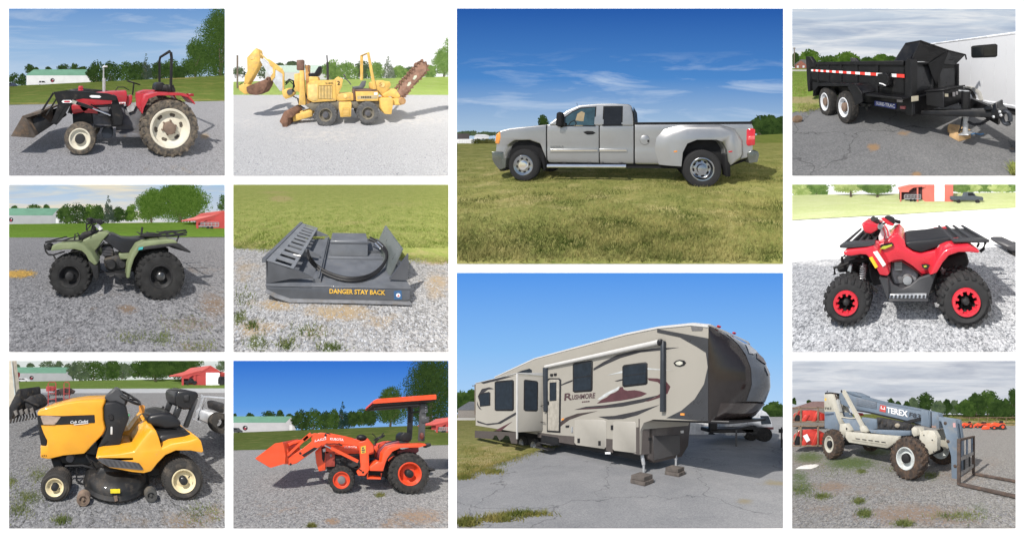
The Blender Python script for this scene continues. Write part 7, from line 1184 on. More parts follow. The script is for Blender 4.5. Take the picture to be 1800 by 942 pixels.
q.add('rear_tower', [q.pz(K1((314,112),(376,108),(402,266),(318,266)), .75, .95, .75, .01), q.pz(K1((376,108),(392,112),(472,366),(448,376),(402,266)), .75, .95, .75, .01)], tcr); q.add('rear_tower', [q.pz(K1((314,112),(376,108),(402,266),(318,266)), 1.45, 1.6, .75, .01)], tcr)
q.add('counterweight', q.pz(K1((318,264),(404,264),(450,420),(446,434),(318,408)), .72, 1.7, .72, .02), tbl); q.add('tower_cap', [q.pz(K1((312,96),(360,92),(376,100),(376,110),(314,112)), .8, 1.5, .75, .01), q.tz(K1((340,92),(346,84)), .8, .02)], ibk)
q.text('F83', *K1((326,246), (380,246)), 12, .745, blk, bold=.01); q.add('tower_mark', q.pz(K1((326,284),(398,274),(402,290),(326,298)), .71, .72, .72), M('mark_navy', (.04,.06,.10), .6)); q.add('yellow_tag', q.pz(K1((320,150),(334,146),(336,164),(322,168)), .745, .75, .75), ylw)
q.add('tower_foot', q.pz(K1((450,372),(500,364),(540,425),(530,440),(500,450),(490,482),(446,452)), .5, .75, .5, .02), tcr); q.add('foot_pin', lathe([(.05, -.02), (.001, -.03)], (H(*K1((515,412))[0], .5)[0], .5, H(*K1((515,412))[0], .5)[2]), 12), ibk)
q.add('compensating_cylinder', [q.bz(*K1((425,160), (452,270)), .80, 17, .1)], M('cylinder_grey', (.42,.42,.40), .4, .4)); q.add('cylinder_rod', [q.bz(*K1((396,106), (426,162)), .83, 12, .06)], frk)
q.add('strut', [q.bz(*K1((476,84), (660,424)), .62, 19, .1), q.pz(K1((630,400),(660,384),(696,432),(690,446),(640,436)), .58, .75, .62, .01)], tcr); q.add('strut_pin', lathe([(.06, -.02), (.001, -.03)], (H(*K1((470,86))[0], .6)[0], .6, H(*K1((470,86))[0], .6)[2]), 12), ibk)
bo = [(268,194),(297,185),(384,215),(486,242),(580,262),(700,284),(742,292),(742,371),(640,345),(580,328.5),(420,292),(336,280),(268,248)]
q.add('boom', q.pz(bo, 1.0, 1.4, 1.0, .012), tbl); q.add('boom_rail', q.pz([(384,211),(486,238),(700,280),(700,288),(486,247),(384,220)], .985, 1.42, 1.0), tbl); q.add('boom_underside', q.pz([(336,276),(420,289),(742,368),(742,376),(580,336),(420,300),(330,284)], 1.02, 1.38, 1.0), ibk)
q.add('boom_vent', q.pz(K1((600,142),(778,182),(774,240),(602,210)), .975, 1.0, 1.0, .005), M('vent_grey', (.13,.15,.18), .6, va=.2))
for k in range(4): q.add('vent_slat', q.pz(K1((604,156+k*14),(775,194+k*13),(775,198+k*13),(604,160+k*14)), .968, .975, 1.0), tbl)
q.add('boom_head_cover', q.pz(K1((500,84),(560,86),(638,120),(640,138),(560,120)), .95, 1.45, .95, .01), tbl)
q.add('boom_logo', q.pz(K1((806,203),(856,214),(852,270),(800,258)), .985, 1.0, 1.0), M('logo_red', (.50,.06,.05), .5)); q.add('logo_bars', [q.pz(K1((812,232),(850,241),(849,247),(811,238)), .978, .986, 1.0), q.pz(K1((814,214),(820,215),(818,232),(812,231)), .978, .986, 1.0), q.pz(K1((842,222),(848,223),(846,240),(840,239)), .978, .986, 1.0)], whitep, kind='stuff')
q.text('TEREX', *K1((862,272), (1046,312)), 30, .985, whitep, bold=.03); q.text('F83', *K2((90,306), (188,327)), 23, .985, M('print_dark', (.03,.035,.045), .6), bold=.02, it=.15)
q.add('inner_boom', q.pz(K2((200,246),(262,258),(270,400),(196,382)), .96, 1.44, 1.0, .01), tbl); q.add('boom_end', q.pz(K2((278,262),(332,272),(342,300),(344,412),(282,404)), 1.04, 1.36, 1.0, .01), tbl); q.add('boom_gap', q.pz(K2((264,262),(280,264),(284,398),(270,396)), 1.08, 1.32, 1.0), ibk)
q.add('wear_pad', q.pz(K2((284,384),(318,388),(320,404),(286,402)), 1.02, 1.06, 1.0), M('pad_rose', (.3,.2,.17), .6)); q.add('boom_nose', q.pz(K2((344,306),(372,312),(470,326),(496,334),(500,380),(516,490),(518,506),(520,660),(516,886),(462,868),(456,650),(372,352),(350,344)), .98, 1.14, 1.0, .012), tbl); q.add('boom_nose', q.pz(K2((344,306),(372,312),(470,326),(496,334),(500,380),(516,490),(518,506),(520,660),(516,886),(462,868),(456,650),(372,352),(350,344)), 1.3, 1.46, 1.0, .012), tbl)
for u, v in ((404,364), (428,522), (490,738)): z = H(*K2((u, v))[0], .97); q.add('pivot_pin', lathe([(.05, -.01), (.03, -.025), (.001, -.028)], (z[0], .98, z[2]), 12), frk)
q.add('tilt_cylinder', q.bz(*K2((484,420), (512,488)), 1.2, 12, .08), ibk); q.add('nose_sticker', q.pz(K2((474,360),(496,362),(498,400),(476,398)), .972, .98, 1.0), M('sticker_pink', (.55,.32,.32), .5))
# carriage and forks
a = fr.top(890, 680, 0); b = fr.top(941, 613, 0); l0 = a[0]; w0, w1 = a[1]-.02, b[1]; zt = fr.end(889, 434, l0)[1]
q.add('carriage_post', box(l0-.03, l0+.05, w0, w0+.07, .03, zt, .008), frk); q.add('carriage_post', box(l0-.03, l0+.05, w1-.07, w1, .03, zt, .008), frk)
for z0_, z1_, m_ in ((zt-.06, zt, frk), (zt*.52, zt*.6, M('rail_grey', (.20,.195,.19), .6, .2, va=.3, dirt=.4)), (zt*.2, zt*.28, M('rail_grey'))): q.add('carriage_rail', box(l0-.02, l0+.04, w0+.1, w1-.1, z0_, z1_, .005), m_)
for i in range(5): w_ = w0+.2+(w1-w0-.4)*i/4; q.add('carriage_bar', box(l0, l0+.03, w_-.03, w_+.03, zt*.28, zt*.52) if i % 2 else box(l0, l0+.03, w_-.035, w_+.035, zt*.6, zt-.06), M('rail_blue', (.09,.13,.19), .6, va=.3, dirt=.4) if i % 2 == 0 else ibk)
q.add('fork', [box(l0+.03, l0+1.9, w0+.0, w0+.13, .02, .07, .008)], frk); q.add('fork', box(l0+.03, l0+2.2, w1-.16, w1-.03, .02, .07, .008), frk)
# engine side, front frame
q.add('engine_hood', [q.pz(K1((640,312),(770,330),(772,412),(704,422),(648,340)), .7, .95, .7, .015)], tbl); q.add('rear_body', q.pz(K1((468,322),(622,340),(700,425),(540,430)), .7, 1.7, .7, .01), tbl); q.add('deck', q.pz(K1((700,418),(1064,430),(1064,470),(960,476),(724,448)), .62, 1.7, .62, .01), tbl)
q.add('engine', [q.pz(K1((768,312),(900,335),(1064,372),(1064,432),(772,416)), .75, 1.0, .75, .02)]+[ball(H(*K1((u, v))[0], .76), .10, .08, .09, 10, 6) for u, v in ((800,350), (850,370), (900,390), (1000,400))], M('engine_grime', (.03,.03,.032), .6, .2, va=.5, dirt=.3)); q.add('engine_filter', ball(H(*K1((955, 385))[0], .72), .11, .07, .08, 12, 7), M('filter_tan', (.3,.26,.2), .6))
q.add('cab_rail', [q.tz(K1((468,310),(540,322),(600,318)), .8, .03), q.tz(K1((452,300),(470,320)), .8, .03)], tcr); q.add('work_lamp', q.pz(K1((600,270),(640,276),(650,296),(606,300)), 1.5, 1.6, 1.5, .01), M('lamp_red2', (.5,.05,.05), .4)); q.add('grey_cowl', q.pz(K1((460,220),(520,250),(540,290),(470,280)), 1.5, 1.6, 1.5), M('cowl_grey', (.35,.35,.34), .6))
q.add('front_frame', [q.pz(K2((108,412),(128,396),(156,404),(166,470),(130,482),(112,452)), .5, .9, .5, .01), q.pz(K2((160,444),(176,410),(196,440),(222,424),(302,430),(334,488),(330,602),(300,618),(268,640),(240,600),(196,560)), .62, .85, .62, .012)], tcr); q.add('front_frame', q.pz(K2((160,444),(222,424),(302,430),(334,488),(330,602),(268,640),(196,560)), 1.6, 1.8, .62, .012), tcr)
q.add('front_axle', [tube([(c1[0], .2, c1[1]), (c1[0], 2.2, c1[1])], .13, 12), tube([(c2[0], .2, c2[1]), (c2[0], 2.2, c2[1])], .13, 12)], ibk, kind='stuff'); q.add('red_cover', q.pz(K2((306,430),(350,420),(376,450),(360,466),(310,452)), 1.7, 1.8, 1.6, .01), M('lamp_red2')); q.add('frame_bolts', [lathe([(.02, -.01), (.001, -.012)], (H(*K2((u, v))[0], .6)[0], .61, H(*K2((u, v))[0], .6)[2]), 8) for u, v in ((218,468), (290,510), (302,612))], ibk, kind='stuff'); q.add('lift_cylinder', q.bz((520,370), (690,330), .9, 14, .1), ibk)
# yard: crated implements, shed, parked orange tractors
wdj = M('crate_timber', (.22,.15,.10), .85, va=.3, dirt=.3); rdj = M('implement_red', (.52,.035,.02), .4, va=.15, coat=.2)
for i, (yb, yt, Y, lab) in enumerate(((474, 365, 8.6, 'red implement bolted in the bottom timber crate behind the telehandler'), (348, 268, 8.7, 'red implement in the crate stacked on top behind the telehandler'))):
    T = egn(PJ, 'crated_implement', lab, 'crate', Y, 105, yb, 'red implements crated behind the telehandler'); h_ = yb-yt
    T.add('implement', [epr(PJ, [(26,yb-8),(26,yb-h_*.55),(60,yb-h_*.8),(120,yb-h_*.82),(168,yb-h_*.6),(180,yb-10)], Y+.2, .6, .05), epr(PJ, [(60,yb-6),(90,yb-h_*.5),(110,yb-h_*.5),(90,yb-4)], Y+.05, .12, .02), epr(PJ, [(120,yb-4),(150,yb-h_*.7),(164,yb-h_*.66),(140,yb-2)], Y+.1, .1, .02)], rdj)
    for x0, y0, x1, y1 in ((22,yt,188,yt+6), (22,yb-6,188,yb), (62,yt,70,yb), (152,yt,160,yb)): T.add('plank', ebox(PJ, x0, y0, x1, y1, Y, .06, .01), wdj)
    T.add('plank', etube(PJ, [(24, yb-8), (60, yt+8)], Y-.02, 3.4, 4), wdj); T.add('dark_drum', ebox(PJ, 30, yb-h_*.5, 58, yb-3, Y+.1, .4, .06), ibk)
T = egn(PJ, 'paper_tag', 'white paper tag hanging on the bottom red crated implement', 'tag', 8.4, 98, 445); T.add('sheet', epr(PJ, [(78,418),(100,408),(116,440),(98,452)], 8.5, .01), whitep, sm=0)
T = egn(PJ, 'shed', 'low building with brown roof behind the crated red implements', 'shed', 30, 105, 360); T.add('wall', ebox(PJ, 22, 268, 188, 366, 30, 4), M('wall_dun', (.2,.18,.16), .7), sm=0); T.add('roof', epr(PJ, [(10,276),(130,238),(200,238),(200,268),(120,276)], 29.5, 5), M('roof_brown', (.22,.14,.13), .6, va=.1), sm=0)
def minitrac(x, y, s, Y, lab, grp, flip=0):
    T = egn(PJ, 'tractor', lab, 'tractor', Y, x, y, grp); f = -1 if flip else 1; X = lambda u, v: (x+f*u*s, y-v*s)
    T.add('hood', epr(PJ, [X(*p) for p in ((-20,12),(-20,24),(-4,30),(12,28),(12,14))], Y, 1.0, .05), org); T.add('bucket', epr(PJ, [X(*p) for p in ((-52,2),(-44,14),(-32,18),(-28,4))], Y-.1, 1.3, .03), org); T.add('loader_arm', epr(PJ, [X(*p) for p in ((-34,8),(-30,16),(-8,32),(0,30),(-10,26))], Y-.05, .15), org)
    T.add('fender', epr(PJ, [X(*p) for p in ((10,16),(14,26),(34,28),(40,18),(34,22),(16,20))], Y-.05, 1.2, .03), org); T.add('seat', epr(PJ, [X(*p) for p in ((16,26),(18,38),(28,38),(30,26))], Y+.3, .5, .04), ibk); T.add('chassis', epr(PJ, [X(*p) for p in ((-18,6),(-18,14),(26,16),(26,6))], Y+.1, .8), ibk)
    for u, r in ((-10, 9), (26, 13)):
        c = PJ.at(*X(u, r), Y); R = r*s*Y/PJ.f; o = T.add('wheel', lathe([(R*.5, -.06), (R*.9, -.08), (R, 0), (R, .3), (R*.5, .3)], (c[0], Y, c[2]), 18), tyI); T.add('rim', lathe([(R*.55, -.05), (R*.2, .0), (.001, 0)], (c[0], Y, c[2]), 14), orr, o)
G = 'orange tractors parked across the lot beyond the forks'
minitrac(1090, 387, 1.25, PJ.gy(387), 'nearest orange loader tractor parked across the lot beyond the forks', G); minitrac(930, 379, .95, PJ.gy(379), 'orange tractor parked directly beside the telehandler boom nose across the lot', G); minitrac(1000, 379, .9, PJ.gy(378), 'orange tractor second from the boom nose in the distant row', G); minitrac(1050, 376, .8, PJ.gy(376), 'small orange tractor partly behind the nearest one across the lot', G, 1)
T = egn(PJ, 'field_fence', 'straw coloured fence strip across the far field behind the orange tractors', 'fence', 58, 1050, 372)
T.add('reeds', leaves(PJ, [(PJ.at(x, 348, 58)[0], 58, PJ.at(x, 354, 58)[2], .9, .3, .9) for x in range(884, 1186, 8)], 3600, .22, 9), leafmat('straw_reeds', (.26,.21,.10), (.48,.40,.22)), clip=False); T.add('rail', etube(PJ, [(880,324),(1188,322)], 58, 1.6, 5), wdj)
for x in range(900, 1186, 48): T.add('post', etube(PJ, [(x, 372), (x, 321)], 58, 1.6, 5), wdj)
gq = random.Random(3); T = solo(PJ, Fr(PJ, (0, 0)), 'plastic_sheet', 'crumpled white plastic sheet lying on the weedy gravel near the rear wheel', 'plastic sheet', (lambda c: (np.array([(c[0]+(i/8-.5)*.62*(1-.15*abs(j-3)/3), c[1]+(j/6-.5)*.55, .015+.05*gq.random()*(0 < i < 8)*(0 < j < 6)) for j in range(7) for i in range(9)]), [[j*9+i, j*9+i+1, j*9+i+10, j*9+i+9] for j in range(6) for i in range(8)]))(PJ.at(104, 582, PJ.gy(582))), M('plastic_white', (.6,.58,.54), .5, va=.1, sca=12), sm=60)
# ================================================================ fifth wheel camper
cre = M('camper_cream', (.32,.30,.26), .42, va=.025, sca=.7, coat=.15); cgr = M('camper_grey', (.13,.125,.125), .4, va=.06, coat=.2); cbr = M('camper_brown', (.07,.057,.052), .35, va=.08, coat=.3); nosem = M('nose_brown', (.016,.013,.013), .12, .0, va=.1, coat=.3); nosed = M('nose_slate', (.032,.034,.04), .3, .05, va=.1, coat=.3); mrn = M('maroon_graphic', (.075,.024,.03), .45); dkg = M('dark_graphic', (.035,.034,.038), .45); rubb = M('roof_white', (.55,.54,.52), .5, va=.04); cblk = M('camper_black', (.014,.014,.016), .4); wgl = M('tinted_window', (.014,.022,.032), .04, va=.2); msh = M('graphic_mist', (.48,.50,.50), .5)
fr = Fr(PK, (1.706, 6.2), -46.5); q = Thing(PK, fr, 'camper', 'long beige fifth wheel camper with dark brown nose and graphics on asphalt', 'camper', base=(-4, 1, 0))
def H(x, y, w): a = q.fr.t(x, y, w); return (a[0], w, a[1])
Q1 = lambda *p: [(69.9+.5519*u, 179.7+.5519*v) for u, v in p]; Q2 = lambda *p: [(569.1+.6569*u, 159.8+.6569*v) for u, v in p]
WD = 2.45
lr = fr.t(150, 480, 0)[0]; zr = fr.t(838, 198, 0)[1]; zs = fr.t(655, 560, 0)[1]; lb = fr.t(660, 600, 0)[0]; l0 = fr.t(899, 300, 0)[0]; zov = fr.t(836, 537, 0)[1]; zsk = fr.t(655, 655, 0)[1]
roof = [(lr, fr.t(150, 383, 0)[1]), (fr.t(291, 318, 0)[0], fr.t(291, 318, 0)[1]), fr.t(609, 232, 0), fr.t(720, 209, 0), fr.t(838, 197, 0), (l0, fr.t(899, 203, 0)[1])]
wall = roof[::-1]+[(lr, zsk+.12), (fr.t(375, 612, 0)[0], zsk+.12), (lb-.02, zsk), (lb, fr.t(655, 572, 0)[1]), fr.t(672, 545, 0), fr.t(705, 533, 0), (l0, zov)]
q.add('body', prism(wall, 0, WD, 0), cre, sm=25); q.add('roof', [loft([[(l, w, z+d) for w, d in ((-.03, -.05), (-.03, .0), (.12, .05), (WD-.1, .05), (WD+.03, 0), (WD+.03, -.05))] for l, z in roof])], rubb, sm=25)
zz = lambda pts, d=.012, m=cre, nm='graphic', r=0: q.add(nm, prism(fr.ts(pts, 0), -d, .004, r), m)
ell = Q2((230,105),(350,130),(440,180),(490,212),(500,290),(480,380),(430,460),(360,520),(280,560))
e_ = [(min(a, l0-.01), b) for a, b in fr.ts(ell, 0)]; oz = np.interp(np.linspace(0, 1, len(e_)), [0, 1], [roof[-1][1]-.03, zov+.0])
st = [(fr.t(720, 214, 0)[0], fr.t(720, 216, 0)[1])]+[(l0+.0, z) for z in oz[1:]]
q.add('front_corner_panel', J(*[loft([[(a[0], w, a[1]), (b[0], w, b[1]), (d_[0], w, d_[1]), (c_[0], w, c_[1])] for w in (-.012, .004)]) for a, b, c_, d_ in zip(e_[:-1], e_[1:], st[:-1], st[1:])]), nosed, sm=0)
# nose: rounded moulding bulging forward
zb_, zt_ = zov-.03, roof[-1][1]; nu, nv = 28, 22
Bz = lambda z: np.interp((z-zb_)/(zt_-zb_), [0, .06, .2, .38, .55, .7, .82, .92, 1], [.14, .40, .70, .86, .84, .70, .50, .27, .03])*.94
def nose(u0, u1, v0, v1, off=0, nu=nu, nv=nv):
    V = []
    for j in range(nv+1):
        z = zb_+(zt_-zb_)*(v0+(v1-v0)*j/nv)
        for i in range(nu+1):
            u = u0+(u1-u0)*i/nu; uu = .5-.5*math.cos(math.pi*u); p = max(0, 1-abs(2*uu-1)**2.5)**.62; V.append((l0-.01+(Bz(z)+off)*p+off*.3, WD*uu, z))
    return np.array(V), [[j*(nu+1)+i, j*(nu+1)+i+1, (j+1)*(nu+1)+i+1, (j+1)*(nu+1)+i] for j in range(nv) for i in range(nu)]
V, F = nose(0, 1, 0, 1); n0 = len(V); V = np.concatenate([V, [(l0-.01, 0, zb_), (l0-.01, WD, zb_), (l0-.01, 0, zt_), (l0-.01, WD, zt_)]])
F = F+[[i for i in range(nu+1)][::-1]+[n0, n0+1][:0], [n0-nu-1+i for i in range(nu+1)]]
q.add('nose_cap', (V, F), nosem, sm=50)
q.add('nose_upper_panel', nose(.33, .97, .22, .97, .012), M('nose_panel', (.035,.045,.062), .18, .0, va=.3, sca=1.2, sp=.35, coat=.8), sm=60); q.add('nose_chin', nose(.13, .88, .0, .20, .025, 16, 6), M('nose_ridge_brown', (.035,.027,.026), .14, .0, coat=.5), sm=60)
def nosepoly(pts, off=.03):
    V = []
    for u, v in pts: z = zb_+(zt_-zb_)*v; p = max(0, 1-abs(2*u-1)**2.5)**.62; V.append((l0-.01+(Bz(z)+off)*p+off*.3, WD*u, z))
    return np.array(V), [list(range(len(V)))]
q.add('nose_graphic', nosepoly([(.30,.72),(.36,.80),(.42,.86),(.55,.88),(.60,.80),(.50,.76),(.44,.74),(.38,.72)]), M('nose_pale_graphic', (.26,.27,.29), .3), sm=0); q.add('nose_graphic', nosepoly([(.40,.68),(.48,.74),(.56,.78),(.66,.72),(.74,.66),(.60,.64),(.50,.65)]), M('nose_dark_graphic', (.07,.05,.05), .3), sm=0); q.add('nose_graphic', nosepoly([(.50,.56),(.55,.62),(.60,.58),(.64,.52),(.57,.50)]), M('nose_pale_graphic'), sm=0)
q.add('clearance_lamp', box(l0+.02, l0+.08, .35, .47, zt_+.03, zt_+.07, .01), M('lens_red')); q.add('clearance_lamp', box(l0+.04, l0+.10, 1.15, 1.27, zt_+.03, zt_+.07, .01), M('lens_red'))
q.add('overhang_floor', box(lb+.2, l0+.45, .05, WD-.05, zov-.05, zov+.02, .02), cblk); q.add('drip_rail', zz and prism(fr.ts([(838,203),(872,199),(880,214),(878,222),(842,222)], 0), -.02, .004), cgr)
# basement front
le = lb+.02; fe = lambda pts: [fr.end(x, y, le) for x, y in pts]
fp = fe([(690,536),(838,537),(829,626),(806,664),(712,686),(690,672)]); q.add('basement_front', prism(fp, le-.25, le, .03, 2, 0), cbr); q.add('basement_corner', loft([[(lb-.02, -.004, z), (le-.08, .0, z), (le, .12, z), (le, .5, z), (lb-.3, .5, z), (lb-.3, .02, z)] for z in (zsk-.02, zov)]), cbr, sm=50)
q.add('storage_door', prism(fe(Q2((205,656),(345,650),(350,752),(210,786))), le, le+.03, .01, 1, 0), M('door_dark_grey', (.05,.047,.048), .4, va=.08)); q.add('storage_lamp', prism(fe(Q2((352,628),(366,626),(366,640),(354,641))), le, le+.03, 0, 1, 0), M('lens_clear')); q.add('door_latch', prism(fe(Q2((182,664),(196,664),(196,680),(182,680))), le, le+.03, 0, 1, 0), cblk)
# skirts, compartments, door, windows
zz([(375,588),(430,592),(430,622),(375,613)], .01, cbr, 'skirt'); zz([(540,600),(564,602),(564,650),(540,641)], .01, cbr, 'skirt'); zz([(645,560),(656,560),(656,655),(645,652)], .01, cbr, 'skirt'); zz([(300,578),(375,588),(375,600),(300,596)], .01, cbr, 'skirt')
cdr = M('compartment_cream', (.36,.34,.30), .4, va=.02)
for p in ([(431,535),(442,533),(530,534),(541,540),(541,628),(534,636),(436,622),(430,614)], [(565,545),(572,539),(640,541),(646,546),(646,646),(638,650),(570,642),(564,636)]): zz(p, .02, cdr, 'compartment_door', .006)
for x, y in ((446,606), (519,615), (563,560)): zz([(x-4,y-7),(x+4,y-7),(x+4,y+9),(x-4,y+9)], .035, cblk, 'latch')
for x, y in ((548, 650),): zz([(x-9,y-3),(x+8,y-3),(x+8,y+4),(x-9,y+4)], .03, whitep, 'vent')
zz([(332,396),(340,388),(376,388),(383,394),(380,580),(333,577)], .014, cblk, 'door_frame', .004); d = zz([(337,400),(343,393),(373,393),(377,398),(375,573),(337,571)], .028, M('door_cream', (.34,.315,.27), .4), 'door', .004)
o = zz([(344,404),(368,402),(368,467),(344,469)], .034, cblk, 'door_window'); zz([(334,470),(342,469),(342,482),(334,483)], .05, cblk, 'door_handle'); zz([(346,406),(366,404),(366,465),(346,467)], .037, wgl, 'pane')
zz([(424,340),(430,334),(488,326),(494,330),(493,430),(488,435),(430,439),(424,434)], .02, cblk, 'window_frame', .006); zz([(429,343),(489,332),(488,429),(429,433)], .026, wgl, 'pane'); zz([(429,386),(489,379),(489,382),(429,389)], .03, cblk, 'sash')
zz([(598,348),(604,342),(680,332),(686,337),(686,406),(681,411),(604,420),(598,414)], .02, cblk, 'window_frame', .006); zz([(603,349),(681,338),(681,405),(603,413)], .026, wgl, 'pane'); zz([(603,380),(681,370),(681,373),(603,383)], .03, cblk, 'sash')
zz([(226,370),(245,362),(272,355),(280,360),(279,376),(272,380)], .02, wgl, 'window_frame')
for x, y in ((350,378), (363,376)): zz([(x-4,y-4),(x+4,y-5),(x+4,y+4),(x-4,y+4)], .04, cblk, 'porch_lamp')
zz([(330,500),(345,492),(360,488),(345,500),(330,508)], .012, dkg); zz([(400,554),(411,553),(411,560),(400,561)], .03, cblk, 'outlet'); zz([(385,531),(392,528),(393,534),(386,536)], .03, M('amber_lens'), 'marker_lamp'); zz([(420,560),(424,559),(424,578),(420,578)], .04, M('jack_zinc'), 'latch')
# graphics
zz([(496,354),(530,332),(580,306),(640,292),(720,283),(796,281),(740,290),(660,298),(590,318),(540,340),(496,362)], .007, dkg); zz([(380,412),(400,402),(422,394),(422,400),(400,408),(384,414)], .007, dkg); zz([(545,378),(600,362),(680,352),(776,362),(690,358),(610,368)], .007, msh); zz([(570,398),(598,391),(598,396),(580,400)], .007, dkg)
zz([(686,388),(720,389),(748,396),(766,418),(756,442),(730,456),(690,469),(668,470),(712,456),(736,438),(740,418),(722,402),(690,396)], .007, mrn)
zz([(508,477),(524,464),(542,456),(556,444),(572,438),(584,430),(590,420),(598,418),(602,428),(614,432),(640,430),(662,434),(684,442),(664,452),(630,460),(590,467),(548,472)], .008, mrn, 'mountain_graphic'); zz([(510,462),(540,440),(574,424),(588,416),(582,430),(552,444),(520,464)], .006, msh)
zz([(428,499),(470,488),(540,482),(600,473),(660,462),(728,447),(672,472),(600,487),(540,493),(480,497)], .007, dkg); zz([(512,523),(570,520),(640,506),(727,482),(650,518),(600,531),(548,533)], .007, dkg); zz([(356,574),(372,548),(400,526),(440,512),(512,503),(456,518),(412,534),(384,554),(366,576)], .007, M('brown_graphic', (.045,.032,.03), .45)); zz([(440,497),(540,487),(560,485),(540,489),(470,497)], .011, mrn)
zz(Q2((318,268),(330,256),(350,250),(374,254),(384,266),(374,280),(350,287),(328,282)), .02, cblk, 'brand_oval'); zz(Q2((328,268),(338,260),(352,257),(366,262),(368,272),(352,280),(336,277)), .026, M('oval_pale', (.5,.49,.42), .3), 'oval_lens'); zz([(803,511),(817,511),(817,519),(803,518)], .03, M('amber_lens'), 'marker_lamp')
q.text('R', (393,467), (421,464), 25, -.012, M('print_maroon', (.07,.035,.04), .5), bold=.02, it=.15); q.text('USHMORE', (420,464), (501,458), 17, -.012, M('print_maroon'), bold=.02, it=.15); q.add('small_print', [q.pz([(456+k*7,474-k*.6),(461+k*7,473.6-k*.6),(461+k*7,469-k*.6),(456+k*7,469.4-k*.6)], -.01, 0, 0) for k in range(4)], M('print_maroon'), kind='stuff')
# awning
q.add('awning_roller', tube([H(327, 348, -.12), H(724, 262, -.12)], .065, 12), rubb); q.add('awning_end', ball(H(730, 263, -.12), .09, .09, .09), cblk); q.add('awning_arm', [q.pz([(733,258),(744,257),(744,506),(731,506)], -.14, -.02, -.1, .01)], M('arm_slate', (.025,.032,.042), .4)); q.add('awning_arm', [q.pz([(320,352),(330,350),(331,504),(322,506)], -.14, -.02, -.1, .01)], M('arm_slate')); q.add('grab_rail', q.tz([(322,482),(300,490),(298,530),(306,540),(326,545)], -.1, .014), cblk)
# slide-out room
Ls = fr.t(318, 470, 0)[0]; ws, zs_ = fr.end(228, 470, Ls); tr = lambda pts: fr.ts(pts, ws)
sb = tr([(228,372),(228,578),(82,574),(88,398)]); zb2 = min(p[1] for p in sb); lS = min(p[0] for p in sb); zt2 = fr.t(228, 372, ws)[1]; zbS = fr.t(228, 578, ws)[1]
q.add('slide_out', box(lS, Ls, ws, .05, zbS, zt2, .012), M('slide_cream', (.345,.325,.285), .42, va=.02, sca=.7)); q.add('slide_roof', loft([[(l, w, zt2+dz) for w, dz in ((ws-.03, 0), (ws-.03, .03), (.0, .14), (.0, 0))] for l in (lS-.03, Ls+.03)]), M('awning_grey', (.42,.42,.41), .6)); q.add('slide_trim', box(Ls-.05, Ls+.02, ws-.03, ws+.03, zbS-.28, zt2, .008), rubb)
sp = lambda pts, d, m, nm, r=0: q.add(nm, prism(tr(pts), ws-d, ws+.004, r), m)
sp([(80,572),(228,578),(228,618),(208,616),(200,592),(188,588),(176,602),(166,606),(158,590),(150,588),(142,602),(80,597)], .012, cbr, 'skirt'); sp([(150,402),(158,398),(212,394),(217,398),(217,498),(212,503),(155,503),(150,499)], .02, cblk, 'window_frame', .006); sp([(154,406),(213,399),(213,497),(154,498)], .026, wgl, 'pane'); sp([(96,442),(130,436),(134,440),(134,484),(98,488)], .02, cblk, 'window_frame', .004); sp([(99,446),(131,440),(131,482),(100,484)], .026, wgl, 'pane')
sp([(86,536),(120,548),(160,544),(228,505),(228,514),(170,548),(124,553),(90,544)], .008, dkg, 'graphic'); sp([(150,572),(180,556),(212,540),(196,552),(170,574)], .008, mrn, 'graphic'); sp([(100,404),(150,388),(220,380),(160,396),(110,408)], .008, dkg, 'graphic'); sp([(90,452),(104,426),(130,420),(148,426),(126,428),(104,444),(96,470)], .008, dkg, 'graphic'); sp([(88,470),(92,484),(104,500),(94,494),(88,482)], .008, dkg, 'graphic')
ep = lambda pts, d, m, nm, r=0: q.add(nm, prism([fr.end(x, y, Ls) for x, y in pts], Ls-.004, Ls+d, r, 1, 0), m)
ep([(251,396),(256,393),(296,398),(301,403),(300,500),(295,505),(256,504),(250,498)], .02, cblk, 'window_frame', .006); ep([(255,399),(297,403),(296,500),(255,500)], .026, wgl, 'pane'); ep([(234,375),(312,380),(312,384),(234,379)], .01, M('seam_cream'), 'trim')
# running gear, steps, landing legs
for x, y, r in ((241, 620, 28), (283, 630, 30)): wheel(q, x, y, r, .05, .22, tyD, M('alloy_rim', (.22,.22,.22), .35, .6), 'road', .66, .3, bolts=6, dish=.3, holes=5, mhole=trimb)
q.add('chassis', box(lr+.3, lb-.1, .3, WD-.3, zsk-.25, zsk+.1), cblk); q.add('wheel_well', q.pz([(225,580),(310,582),(310,630),(225,622)], .3, .35, .3), cblk); q.add('entry_steps', [box(*(lambda a, b: (a[0], b[0]))(fr.t(318, 600, -.1), fr.t(366, 600, -.1)), -.35-k*.12, -.05-k*.12, zsk-.18-k*.19, zsk-.14-k*.19, .008) for k in range(2)], cblk, kind='stuff'); q.add('step_frame', box(*(lambda a, b: (a[0], b[0]))(fr.t(314, 600, 0), fr.t(372, 600, 0)), -.02, .3, zsk-.2, zsk+.12), cblk)
for x, y0_, y1_, w in ((672, 686, 748, .2), (785, 668, 716, 1.75)): q.add('landing_leg', [q.tz([(x,y1_),(x,y0_)], w, .035, 10), q.tz([(x,y0_+6),(x-6,y0_-30)], w, .055, 10), q.pz([(x-12,y1_-4),(x+12,y1_-4),(x+12,y1_+2),(x-12,y1_+2)], w-.12, w+.12, w)], M('jack_zinc'))
wdk = M('weathered_block', (.10,.085,.075), .9, va=.3, bu=.4)
